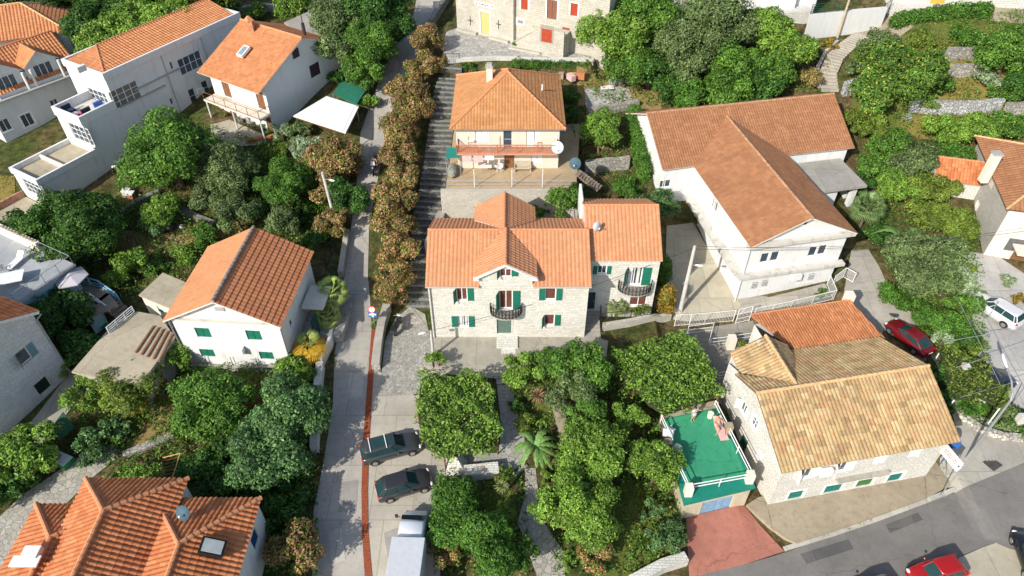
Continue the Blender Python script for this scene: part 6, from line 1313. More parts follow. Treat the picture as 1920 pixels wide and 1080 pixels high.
S('bush with yellow tips beside the white fence and brick annexe', 1402, 650, .8, 'yellow', h=.7, size=.11); S('low shrubs behind the white railing in front of the L house', 1540, 553, .8, 'hedge', h=.5, size=.1)
S('plants with red flowers below the white retaining wall', 1555, 85, 1.0, 'rust', h=.5, size=.13); S('dark plants among the rocks left of the curved steps', 1522, 95, 1.2, 'dark', h=.5, size=.13)
S('brown green scrub beside the curved steps', 1520, 150, 1.6, 'dry', h=.6, size=.14); S('creeping plant at the wall foot behind the sign and blue post', 703, 606, .5, 'bright', h=.5, size=.09, n=3)
# -- undergrowth: uncounted
def undergrowth(name, label_px, pal, dens, size=.13, hmax=.45, seed=1):
    V_, C_ = [], []
    for pts, dn in label_px:
        W3 = [G(*p) for p in pts]; xs = [p.x for p in W3]; ys = [p.y for p in W3]; n = int((max(xs) - min(xs)) * (max(ys) - min(ys)) * dens * dn)
        X = RN.uniform(min(xs), max(xs), n); Y = RN.uniform(min(ys), max(ys), n); ins = np.zeros(n, bool); m = len(W3)
        for i in range(m): a, b = W3[i], W3[(i + 1) % m]; ins ^= ((a.y > Y) != (b.y > Y)) & (X < (b.x - a.x) * (Y - a.y) / ((b.y - a.y) or 1e-9) + a.x)
        cl = np.sin(X * 1.3 + 2) * np.sin(Y * 1.1) + .6 * np.sin(X * 3.1 + Y * 1.7) * np.sin(Y * 2.9 - X); k = ins & (cl > RN.uniform(-1.2, .7, n)); X, Y, cl = X[k], Y[k], cl[k]
        zz = Zs(X, Y) + RN.random(len(X)) * hmax * np.clip(cl + .6, .15, 1.3) + .04; nn = RN.normal(size=(len(X), 3)) * .55 + np.array([0, 0, .6]); nn /= np.linalg.norm(nn, axis=1, keepdims=True)
        V, C = leaf_arrays(np.stack([X, Y, zz], 1), nn, size, pick(pal, len(X)) * RN.uniform(.7, 1.3, (len(X), 1))); V_.append(V); C_.append(C)
    return leaf_obj(name, np.concatenate(V_), np.concatenate(C_), kind='stuff')
undergrowth('garden_undergrowth', [([(100,440),(240,400),(600,340),(640,430),(560,470),(470,430),(300,560),(200,560),(80,560)], 1), ([(130,760),(240,690),(590,690),(600,1080),(500,1080),(490,930),(350,900),(200,880)], 1.6), ([(215,330),(380,230),(480,270),(640,260),(660,350),(620,420),(400,400),(230,420)], 1.1),
  ([(950,720),(1180,660),(1250,790),(1290,1000),(1200,1080),(1040,1080),(1010,870)], 1.3), ([(820,890),(980,880),(1000,1080),(815,1080)], 1.0)], 'mid', 46, .13, .95)
undergrowth('hillside_scrub', [([(1080,130),(1500,60),(1530,170),(1240,200),(1100,215)], 1), ([(1600,90),(1920,20),(1920,260),(1700,440),(1620,420),(1600,260)], 1.2), ([(1640,470),(1840,430),(1860,700),(1900,820),(1790,790),(1740,620)], 1.5), ([(120,-30),(380,-30),(300,90),(200,110)], 1), ([(440,-20),(780,-20),(720,160),(640,170),(560,60)], 1), ([(1060,200),(1190,210),(1210,360),(1090,330)], 1.0)], 'mid', 40, .13, .5)
undergrowth('dry_weeds', [([(210,420),(480,400),(560,470),(440,480),(300,560),(210,560)], .8), ([(560,640),(600,690),(610,860),(585,1000),(600,760)], .6), ([(1700,80),(1900,60),(1920,260),(1720,250)], .9), ([(200,720),(360,700),(360,860),(240,860)], .9), ([(1490,120),(1560,90),(1560,170),(1500,175)], 1), ([(1120,150),(1230,150),(1240,190),(1110,190)], .8), ([(160,-30),(560,-30),(440,30)], .6)], 'dry', 30, .13, .3)
undergrowth('verge_grass', [([(614,700),(632,650),(624,740),(612,880),(604,880)], 2.5), ([(1470,1018),(1600,985),(1740,925),(1780,905),(1740,930),(1600,995),(1480,1028)], 2), ([(868,925),(960,915),(975,990),(870,1000)], 1.2), ([(1165,900),(1250,905),(1260,1060),(1150,1100)], 1.2), ([(0,330),(28,330),(30,390),(0,400)], 2), ([(1765,860),(1775,880),(1760,890)], 3)], 'grass', 40, .08, .14)
# ================================================================= STEPS, WALLS, FENCES
def steps(label, pts, w, mat, tread=1.0, nosem=None, name='stone_steps', lift=.05):
    W3 = [G(*p) for p in pts]; t = thing(name, label, 'steps', tuple(W3[len(W3) // 2])); path = []
    for a, b in zip(W3, W3[1:]):
        k = max(1, round((b - a).length / tread)); path += [a.lerp(b, i / k) for i in range(k)]
    path.append(W3[-1]); mb = MB(); nb = MB()
    for i, (a, b) in enumerate(zip(path, path[1:])):
        d0 = (path[min(i + 1, len(path) - 1)] - path[max(i - 1, 0)]); d1 = (path[min(i + 2, len(path) - 1)] - path[i]); 
        n0 = Vector((-d0.y, d0.x)).normalized() * w / 2; n1 = Vector((-d1.y, d1.x)).normalized() * w / 2
        A, B = Vector(a[:2]), Vector(b[:2]); q = [tuple(A - n0), tuple(A + n0), tuple(B + n1), tuple(B - n1)]
        z = max(Z(*p) for p in q) + lift; mb.prism(q, min(a.z, b.z) - .5, z)
        e = (B - A).normalized() * .16; o = (B - A).normalized() * .03; nb.prism([tuple(A - n0 * .995 - o), tuple(A + n0 * .995 - o), tuple(A + n0 * .995 + e), tuple(A - n0 * .995 + e)], z - .12, z + .03)
    mb.build('steps', mat, t); nb.build('step_edge', nosem or CONC, t)
steps('dark cobbled steps climbing between the oleander row and the cream hipped house', [(790, 578), (793, 540), (796, 495), (800, 430), (810, 362), (820, 300), (828, 240), (836, 180), (846, 118)], 2.7, COBBLE, .8, m_plain('dark_step_edge', (.20, .20, .185), .9, .3))
steps('pale curved steps winding up the slope at the end of the wood', [(1556, 172), (1552, 140), (1564, 112), (1588, 88), (1618, 66)], 1.9, m_concrete('pale_steps', (.50, .45, .35), .2, .3), .5)
def swall(label, pts, h, th=.45, mat=RUBBLE, name='stone_wall', cat='wall', cap=None, lv=None):
    W3 = [G(*p) for p in pts]; t = thing(name, label, cat, tuple(W3[0])); mb = MB(); cb = MB(); dense = []
    for a, b in zip(W3, W3[1:]):
        k = max(1, int((b - a).length / .9)); dense += [a.lerp(b, i / k) for i in range(k)]
    dense.append(W3[-1])
    prev = None
    for i, p in enumerate(dense):
        d = dense[min(i + 1, len(dense) - 1)] - dense[max(i - 1, 0)]; n = Vector((-d.y, d.x, 0)).normalized() * th / 2; z = Z(p.x, p.y)
        top = (z + h if lv is None else lv) + (random.uniform(-.06, .06) if mat in (RUBBLE, RUBBLE_DARK) else 0); r_ = [Vector((p.x, p.y, 0)) - n, Vector((p.x, p.y, 0)) + n]
        cur = [(r_[0].x, r_[0].y, z - .5), (r_[1].x, r_[1].y, z - .5), (r_[1].x, r_[1].y, top), (r_[0].x, r_[0].y, top)]
        if prev: mb.add(prev + cur, [(0, 1, 5, 4), (1, 2, 6, 5), (2, 3, 7, 6), (3, 0, 4, 7)]); 
        if i in (0, len(dense) - 1): mb.poly(cur)
        if cap and prev: cb.add([(q[0], q[1], q[2] + dz) for q in (prev[3], prev[2], cur[2], cur[3]) for dz in (.004, .08)], [(1, 3, 5, 7), (0, 2, 3, 1), (4, 6, 7, 5)])
        prev = cur
    mb.build('wall', mat, t)
    if cap: cb.build('coping', cap, t)
    return t
swall('pale rough wall between the lower left garden and the lane', [(603, 692), (598, 740), (594, 800), (592, 850)], 1.0, .6, STONE_WHITE)
swall('white garden wall below the withered palm, beside the lane', [(628, 615), (622, 650), (604, 688)], 1.1, .3, WHITE_DIRTY)
swall('thick mossy stone wall between red gutter and cobbled ramp', [(706, 695), (711, 650), (717, 615), (727, 582)], .8, .7, m_rubble('pale_rubble', (.5, .48, .42)), cap=CONC)
swall('narrow pale wall in the garden beside the small lawn', [(1040, 745), (1050, 790), (1060, 838)], .7, .8, SIDEM)
for lb_, pts, h, m_ in [('upper dry stone terrace wall on the right hillside', [(1770, 112), (1818, 108), (1866, 104)], 1.3, RUBBLE), ('second dry stone terrace wall on the right hillside', [(1758, 142), (1800, 142), (1842, 138)], 1.3, RUBBLE), ('long grey dry stone wall above the dry grass', [(1702, 206), (1760, 212), (1830, 212), (1872, 206)], 1.4, m_rubble('light_dry_stone', (.52, .53, .52))),
    ('broken dry stone wall at the right edge', [(1880, 214), (1920, 212), (1960, 205)], 1.3, RUBBLE), ('rubble wall at the orchard behind the table terrace', [(1142, 158), (1180, 156), (1226, 157)], .8, RUBBLE), ('rubble wall below the table terrace', [(1100, 214), (1150, 208), (1196, 200)], .8, RUBBLE), ('rubble wall right of the tan terrace', [(1096, 322), (1140, 318), (1178, 314)], 1.3, RUBBLE),
    ('stony ridge in the lower left garden', [(232, 856), (280, 838), (330, 818)], .35, RUBBLE), ('tumbled wall by the wood stack in the left garden', [(340, 395), (372, 412), (405, 425)], .5, RUBBLE_DARK), ('dark wall of the sunken path beside the walnut', [(215, 412), (255, 384), (300, 362)], .5, RUBBLE_DARK), ('grey rubble wall at the top left hillside', [(450, 28), (500, 20), (550, 26)], 1.0, RUBBLE), ('rubble wall right of the lane at the very top', [(808, 52), (826, 24), (846, -10)], 1.1, RUBBLE),
    ('small stone wall beside the L house roof corner', [(1578, 178), (1600, 172)], 1.5, m_rubble('light_dry_stone_b', (.5, .5, .5)))]: swall(lb_, pts, h, .6, m_)
swall('low white coping wall along the church square', [(840, 116), (930, 112), (1010, 115), (1112, 116)], .45, .4, STONE_WHITE, lv=10.4)
swall('low concrete wall with stakes under the white house facade', [(362, 690), (440, 694), (545, 694)], .5, .25, CONC)
swall('pale wall at the bottom edge beside the side lawn', [(1180, 1098), (1240, 1066), (1284, 1052)], .8, .7, STONE_WHITE)
swall('curved low stone wall at the foot of the pergola', [(1782, 752), (1800, 782), (1836, 808), (1880, 822), (1940, 826)], .5, .5, m_rubble('cream_rubble', (.6, .58, .5)))
swall('rubble wall carrying the iron railing below the limestone wing', [(1130, 618), (1180, 610), (1256, 598)], .7, .4, STONE_OLD)
swall('rough concrete wall beside the curved steps', [(1535, 165), (1530, 135), (1545, 105), (1568, 84)], .6, .35, CONC)
t = thing('retaining_wall', 'tall whitewashed retaining wall at the top, behind the leaning wooden pole', 'wall', tuple(G(1580, 68)))
a, b, c = G(1508, 74), G(1582, 66), G(1652, 50); mb = MB()
for p, q, h in ((a, b, 2.9), (b, c, 2.9)): mb.prism([p[:2], q[:2], (q.x, q.y + .5), (p.x, p.y + .5)], p.z - .6, p.z + h)
mb.build('wall', m_plaster('patchy_whitewash', (.68, .68, .65), .5, (.4, .4, .38)), t); rail('green_fence', [(a.x, a.y + .3, a.z + 2.9), (b.x, b.y + .3, b.z + 2.9)], 1.1, m_plain('dark_green_fence', (.015, .07, .04), .6), 9, t, 1.8, .03, (.3, .5, .75))
# white steel fence in front of the L house
def fence(label, pts, h, mat, name='fence', step=.14, post=1.8, r=.022, dz=0, cat='fence', mids=()):
    W3 = []
    for p, q in zip(pts, pts[1:]):
        a, b = G(*p), G(*q); k = max(1, int((b - a).length / 2)); W3 += [G(p[0] + (q[0] - p[0]) * i / k, p[1] + (q[1] - p[1]) * i / k) for i in range(k)]
    W3.append(G(*pts[-1])); W3 = [p + Vector((0, 0, dz)) for p in W3]
    o = rail(name, W3, h, mat, step, None, post, r, mids); return tag(o, label, cat)
fence('long white steel railing between the yard and the brick edged annexe', [(1264, 612), (1320, 608), (1374, 603)], 1.45, WMETAL)
fence('white steel railing in front of the L house, right of the gate', [(1412, 596), (1480, 582), (1562, 562), (1550, 534)], 1.2, WMETAL)
fence('white steel gate between the two white railings', [(1378, 608), (1404, 602)], 1.9, WMETAL, name='gate', cat='gate', mids=(.35, .68))
fence('black iron railing around the small bed below the limestone wing', [(1126, 612), (1180, 606), (1256, 594)], .95, IRON, step=.22, dz=.7)
fence('white metal frame at the back of the broad pergola', [(1288, 626), (1335, 620), (1328, 646)], 1.0, WMETAL, step=9, mids=(.5,))
fence('white double rail beside the cream pillar, behind the old stone house', [(1330, 648), (1362, 644), (1412, 636)], .9, WMETAL, step=9, mids=(.5,))
fence('short white handrail at the corner of the old stone house', [(1345, 712), (1370, 706)], .9, WMETAL, step=9, mids=(.5,))
fence('white garden gate and railing right of the L house', [(1560, 535), (1580, 520), (1598, 530)], 1.2, WMETAL)
fence('black wrought iron gate beside the two fan palms', [(612, 508), (622, 478), (630, 470)], 1.5, IRON, name='gate', cat='gate', step=.2)
fence('iron gate at the top of the dark cobbled steps', [(836, 122), (862, 122)], 1.4, IRON, name='gate', cat='gate', step=.2)
fence('small iron gate at the start of the garden path', [(925, 722), (950, 722)], 1.1, IRON, name='gate', cat='gate', step=.16)
fence('wrought iron gate in the rubble wall at the top right', [(1644, 46), (1662, 32)], 2.2, IRON, name='gate', cat='gate', step=.25)
swall('square edged concrete planter wall under the iron gate by the palms', [(640, 520), (646, 480), (652, 440)], .7, .5, CONC)
t = thing('pillar', 'cream square pillar between white rails behind the old stone house', 'pillar', tuple(G(1368, 655)))
def pillar(t, px, py, h, s, mat, z0=None, cap=None):
    g = G(px, py); z = g.z if z0 is None else z0
    if z0 is not None: g = P(px, py, z0)
    mb = MB(); mb.box(g.x - s, g.x + s, g.y - s, g.y + s, z - .2, z + h); o = mb.build('pillar', mat, t)
    if cap: mb = MB(); mb.box(g.x - s - .05, g.x + s + .05, g.y - s - .05, g.y + s + .05, z + h + .003, z + h + .08); mb.build('pillar_cap', cap, t)
    return o
pillar(t, 1368, 652, 1.4, .33, CREAM)
for i, (px, py, lb_) in enumerate([(1795, 712, 'rough stone pillar under the pergola, nearest the mottled roof'), (1828, 766, 'rough stone pillar of the pergola, middle one of three'), (1898, 806, 'rough stone pillar of the pergola, nearest the right edge')]):
    t = thing('stone_pillar', lb_, 'pillar', tuple(G(px, py))); pillar(t, px, py, 1.9, .26, STONE_WHITE)
t = thing('pergola_frame', 'thin white metal frame over the parking court at the right edge', 'pergola', tuple(G(1870, 690))); mb = MB()
for q0, q1 in (((1796, 560), (1895, 760)), ((1830, 560), (1930, 745)), ((1775, 640), (1920, 615)), ((1790, 690), (1940, 640)), ((1800, 745), (1960, 700))): mb.tube([G(*q0, 2.3), G(*q1, 2.3)], .022, 5)
for q in ((1800, 585), (1895, 760), (1850, 600), (1925, 740), (1795, 740)): p = G(*q); mb.tube([p - Vector((0, 0, .2)), p + Vector((0, 0, 2.3))], .04, 5)
mb.build('frame', STEEL, t)

# ================================================================= GREEN TERRACE AND GARAGE
t = house('small garage with a green painted roof terrace and a blue door', (14.8, 31, -2.5), 'garage', 'garage')
zt = .3; fl = [P(*p, zt) for p in [(1240, 786), (1346, 764), (1417, 914), (1283, 946)]]; c = sum(fl, Vector()) / 4
fw = [c.lerp(p, .94) for p in fl]; fp = [tuple(p[:2]) for p in fw][::-1]; ar = sum(fp[i][0] * fp[(i + 1) % 4][1] - fp[(i + 1) % 4][0] * fp[i][1] for i in range(4)); fp = fp if ar > 0 else fp[::-1]
ei = [i for i in range(4) if {fp[i], fp[(i + 1) % 4]} == {tuple(fw[2][:2]), tuple(fw[3][:2])}][0]
walls(t, fp, -3.2, .1, m_plaster('stained_cream', (.60, .53, .38), .7), {ei: [(1340, 957, 2.5, 2.1, 'door', {'c': m_plain('pale_blue_door', (.22, .37, .52), .6, .25), 'n': 2, 'z': -2.65})]})
mb = MB(); mb.prism([p[:2] for p in fl], .1, zt - .004); mb.build('roof_slab', GREEN_EDGE, t)
fi = [P(*p, zt) for p in [(1245, 787), (1345, 767), (1400, 893), (1290, 916)]]; mb = MB(); mb.prism([p[:2] for p in fi], zt - .003, zt + .012); mb.build('floor', GREENM, t)
def drail(t, a, b, zz=zt, h=.95):
    a, b = P(*a, zz), P(*b, zz); mb = MB()
    for k in (1, .6): mb.tube([a + Vector((0, 0, h * k)), b + Vector((0, 0, h * k))], .04, 6)
    n = max(1, int((b - a).length / 2)); 
    for i in range(n + 1): q = a.lerp(b, i / n); mb.tube([q, q + Vector((0, 0, h))], .035, 6)
    mb.build('railing', WMETAL, t)
drail(t, (1292, 922), (1403, 902)); drail(t, (1404, 896), (1338, 765)); drail(t, (1286, 918), (1272, 888)); drail(t, (1258, 838), (1238, 792))
for px, py, m_ in ((1289, 926, CREAM), (1403, 902, CREAM), (1363, 812, SIDEM), (1249, 842, SIDEM)): pillar(t, px, py, 1.05, .27, m_, zt)
part_ = MB(); a, b = P(1240, 786, zt), P(1346, 764, zt); part_.prism([(a.x, a.y), (b.x, b.y), (b.x, b.y + .4), (a.x, a.y + .4)], -1, .75); part_.build('back_wall', SIDEM, t)

# ================================================================= POLES, LAMPS, WIRES, SIGNS
def lamp_head(t, p, d, L=.7, mat=PLASTIC):
    d = Vector(d).normalized(); M = Matrix.Translation(p) @ Vector((d.x, d.y, .15)).to_track_quat('X', 'Z').to_matrix().to_4x4(); mb = MB()
    prof = [(0, .05, .05), (.15, .1, .08), (.5, .14, .09), (.9, .1, .06), (1, .03, .03)]; vs = []
    for x, w, h in prof: vs += [M @ Vector((x * L, w * math.cos(k * PI / 4), h * math.sin(k * PI / 4))) for k in range(8)]
    mb.add(vs, [(i * 8 + k, i * 8 + (k + 1) % 8, (i + 1) * 8 + (k + 1) % 8, (i + 1) * 8 + k) for i in range(4) for k in range(8)] + [tuple(range(8))[::-1], tuple(range(32, 40))]); mb.build('lamp_head', mat, t, smooth=True)
def pole(label, base, h, r=.16, lamp=None, name='utility_pole', mat=POLE, lean=(0, 0), z=None):
    g = G(*base) if z is None else P(*base, z); t = thing(name, label, 'pole', tuple(g)); top = g + Vector((lean[0], lean[1], h)); mb = MB(); mb.tube([g - Vector((0, 0, .3)), top], r * 1.25, 10, r * .8); mb.build('pole', mat, t)
    if lamp:
        lz, dx, dy = lamp; q = g.lerp(top, lz / h); e = q + Vector((dx, dy, .25)); mb = MB(); mb.tube([q, q.lerp(e, .5) + Vector((0, 0, .1)), e], .03, 6); mb.build('arm', STEEL, t); lamp_head(t, e, (dx, dy, 0))
    return top
P1 = pole('short grey pole with a lamp at the left corner of the central limestone house', (813, 668), 3.2, .12, (2.9, -.35, -.15))
P2 = pole('tall pale concrete pole with a small lamp in the L house yard', (1275, 585), 7.9, .17, (5.6, .35, -.1))
P3 = pole('leaning pale concrete pole among the oleanders left of the lane', (630, 418), 5.9, .16, (5.0, .55, -.3), lean=(-.35, .2))
t = bpy.data.objects[P3 and 'utility_pole.002'] if 'utility_pole.002' in bpy.data.objects else None
P4 = pole('leaning brown wooden pole against the tall whitewashed wall', (1570, 70), 6.5, .13, None, mat=m_plain('weathered_pole', (.45, .36, .26), .9, .2))
g = P(1809, 864, -2.0); t = thing('street_lamp', 'tall grey metal street lamp with a bent arm beside the road', 'street lamp', tuple(g)); mb = MB()
tp = g + Vector((0, 0, 7.6)); hd = P(1888, 690, 8.6 - 2.0); mb.tube([g - Vector((0, 0, .3)), g + Vector((0, 0, 4)), tp], .12, 8, .08); mb.tube([tp, tp + (hd - tp) * .12 + Vector((0, 0, .35)), tp.lerp(hd, .5) + Vector((0, 0, .4)), hd], .075, 8, .06); mb.build('pole', STEEL, t); lamp_head(t, hd, hd - tp, 1.3, PLASTIC)
mb = MB(); mb.lathe(g, [(.2, -.1), (.2, .12), (.12, .16)], 10); mb.build('base', CONC, t)
def wire(label, a, b, sag=.5, r=.018, name='cable', grp='overhead cables'):
    a, b = Vector(a), Vector(b); n = 16; pts = [a.lerp(b, i / n) - Vector((0, 0, sag * 4 * (i / n) * (1 - i / n))) for i in range(n + 1)]; mb = MB(); mb.tube(pts, r, 5); tag(mb.build(name, IRON), label, 'cable', grp)
wire('black cable from the short grey pole across the limestone facade to the yard pole', P1, P2 - Vector((0, 0, .2)), .7)
wire('thin cable from the short grey pole over the ramp to the leaning oleander pole', P1, P3, 1.0, .014)
E1 = P(1990, 425, 9); wire('upper cable of the pair from the yard pole past the L house gable', P2, E1, .9); wire('lower cable of the pair from the yard pole past the L house gable', P2 - Vector((0, 0, .3)), E1 - Vector((0, -1.2, .6)), 1.1)
wire('thin cable from the leaning oleander pole along the upper lane', P3, P(735, 20, 15), .8, .012)
# road signs beside the lane
g = G(704, 616); t = thing('road_sign', 'round red rimmed sign above a blue sign with white arrows, beside the lane', 'road sign', tuple(g)); mb = MB(); mb.tube([g, g + Vector((0, 0, 2.7))], .035, 8); build_each(mb, 'post', STEEL, t)
M = Matrix.Translation(g + Vector((0, -.05, 2.45))) @ Matrix.Rotation(math.radians(-25), 4, 'X') @ Matrix.Rotation(math.radians(90), 4, 'X')
def disc(mb, M, r, z0, z1, n=24): v = [M @ Vector((r * math.cos(2 * PI * k / n), r * math.sin(2 * PI * k / n), z)) for z in (z0, z1) for k in range(n)]; mb.add(v, [tuple(range(n))[::-1], tuple(range(n, 2 * n))] + [(k, (k + 1) % n, n + (k + 1) % n, n + k) for k in range(n)])
mb = MB(); disc(mb, M, .32, 0, .02); s_ = mb.build('round_sign', REDS, t); mb = MB(); disc(mb, M, .25, .02, .026); mb.build('white_face', PLASTIC, s_)
mb = MB(); mb.box(-.08, -.02, -.12, .12, .026, .03, M); mb.box(.02, .08, -.12, .12, .026, .03, M); mb.build('symbol', m_plain('grey_symbol', (.35, .3, .3), .5), s_)
M = Matrix.Translation(g + Vector((0, -.07, 1.85))) @ Matrix.Rotation(math.radians(-25), 4, 'X') @ Matrix.Rotation(math.radians(90), 4, 'X')
mb = MB(); mb.box(-.36, .36, -.25, .25, 0, .02, M); s_ = mb.build('square_sign', BLUES, t); mb = MB(); mb.box(-.07, .07, -.22, .22, .02, .026, M); mb.box(-.27, .27, -.05, .07, .0205, .0255, M)
mb.add([M @ Vector(v) for v in ((-.34, .01, .027), (-.2, .12, .027), (-.2, -.1, .027), (.34, .01, .027), (.2, -.1, .027), (.2, .12, .027))], [(0, 1, 2), (3, 4, 5)]); mb.build('arrow_cross', PLASTIC, s_)
# hanging banner sign beside the old house
a, b = P(1772, 838, 1.6), P(1804, 876, 1.6); d = (b - a).normalized(); t = thing('banner_sign', 'white signboard with red brown lettering at the corner of the old roadside house', 'sign', (b.x, b.y, -2.2))
n = Vector((-d.y, d.x, 0)); n = -n if n.y > 0 else n; M = Matrix((( d.x, 0, n.x, a.x), (d.y, 0, n.y, a.y), (0, 1, 0, a.z), (0, 0, 0, 1))) @ Matrix.Rotation(math.radians(-28), 4, 'X'); L = (b - a).length
mb = MB(); mb.box(0, L, -.55, .25, -.05, 0, M); bd = mb.build('board', PLASTIC, t); mb = MB(); x = .12; k = 0
rr = random.Random(3); LM = MB()
while x < L * .80:
    w = rr.choice((.05, .08, .11)); h0 = rr.uniform(-.02, .01)
    LM.box(x, x + .045, -.30 + h0, .0, .001, .012, M)
    if rr.random() < .6: LM.box(x + .045, x + w + .02, -.07, -.01, .001, .012, M)
    if rr.random() < .5: LM.box(x + .045, x + w + .02, -.28, -.22, .001, .012, M)
    x += w + .05
LM.build('lettering', m_plain('red_brown_lettering', (.33, .07, .05), .5, .4, vs=2), bd); mb = MB(); mb.box(L * .86, L * .94, -.26, -.06, .001, .014, M); mb.build('emblem', m_plain('green_emblem', (.12, .2, .1), .5), bd)
mb = MB(); mb.tube([(b.x, b.y, -2.4), (b.x, b.y, 1.9)], .04, 6); build_each(mb, 'post', STEEL, t); q = P(1778, 892, -2.3); mb = MB(); mb.tube([(q.x, q.y, -2.6), (a.x, a.y, 1.5)], .035, 6); build_each(mb, 'post', STEEL, t)
q = P(1793, 831, .9); mb = MB(); mb.lathe(q, [(.42, 0), (.42, .04)], 20, axis=(0.2, -.8, .6)); mb.tube([q, (q.x, q.y + .05, -2.0)], .03, 6); tag(mb.build('round_sign', BLUES), 'round blue sign tucked under the corner of the mottled roof', 'road sign')
q = G(1860, 870); mb = MB(); mb.box(-.55, .55, -.5, .5, 0, .02, Matrix.Translation(q + Vector((0, 0, .06))) @ Matrix.Rotation(.5, 4, 'Z'))
for k in range(8): mb.box(-.5, .5, -.45 + k * .12, -.39 + k * .12, .02, .03, Matrix.Translation(q + Vector((0, 0, .06))) @ Matrix.Rotation(.5, 4, 'Z'))
tag(mb.build('drain_grate', m_plain('dark_iron_cover', (.07, .065, .06), .8, .3)), 'dark square drain cover in the pale lane by the street lamp', 'drain cover')
q = G(1676, 590); mb = MB(); mb.lathe(q + Vector((0, 0, .06)), [(.42, 0), (.42, .015)], 20); tag(mb.build('manhole_cover', m_plain('dark_iron_round', (.07, .065, .06), .8, .3)), 'round dark manhole cover in front of the dark red car', 'manhole cover')
def dish(label, px, py, z, r, mat, face=(0, -1, .35), mast=1.0, root=None):
    c = P(px, py, z); t = thing('satellite_dish', label, 'satellite dish', (c.x, c.y + .1, z - mast)); f = Vector(face).normalized(); mb = MB()
    mb.lathe(c, [(r * k / 5, .22 * r * (k / 5) ** 2) for k in (0.01, 1, 2, 3, 4, 5)] + [(r * .98, .22 * r + .02)], 20, axis=f); mb.build('dish', mat, t, smooth=True)
    mb = MB(); mb.tube([c - f * .05, (c.x, c.y + .1, z - mast * .6), (c.x, c.y + .1, z - mast)], .03, 6); mb.build('mast', STEEL, t); mb = MB(); e = c + f * r * 1.05 - Vector((0, 0, r * .3)); mb.tube([c - Vector((0, 0, r * .9)), e], .015, 5); mb.box(e.x - .05, e.x + .05, e.y - .05, e.y + .05, e.z - .05, e.z + .08); mb.build('receiver', PLASTIC, t)
dish('satellite dish on the right end of the central orange roof', 1118, 424, 8.9, .42, DISHM, (.5, -.8, .3), .9); dish('large pale dish at the right end of the long balcony', 1046, 276, 9.3, .62, DISHM, (-.3, -.9, .35), 1.0)
dish('blue grey dish at the corner of the tan terrace', 1079, 306, 7.6, .6, DISHD, (-.3, -.9, .4), 1.5); dish('round dark dish between the two tiled corner roofs', 345, 961, 4.6, .52, DISHD, (-.2, -.75, .6), 1.2); dish('pale dish on the bluish wall near the top left corner', 90, 84, 10.4, .9, DISHM, (.5, -.7, .3), 1.2)
dish('small dish high on the white balcony house wall', 545, 212, 6.2, .35, PLASTIC, (.6, -.7, .3), .5) if 0 else None

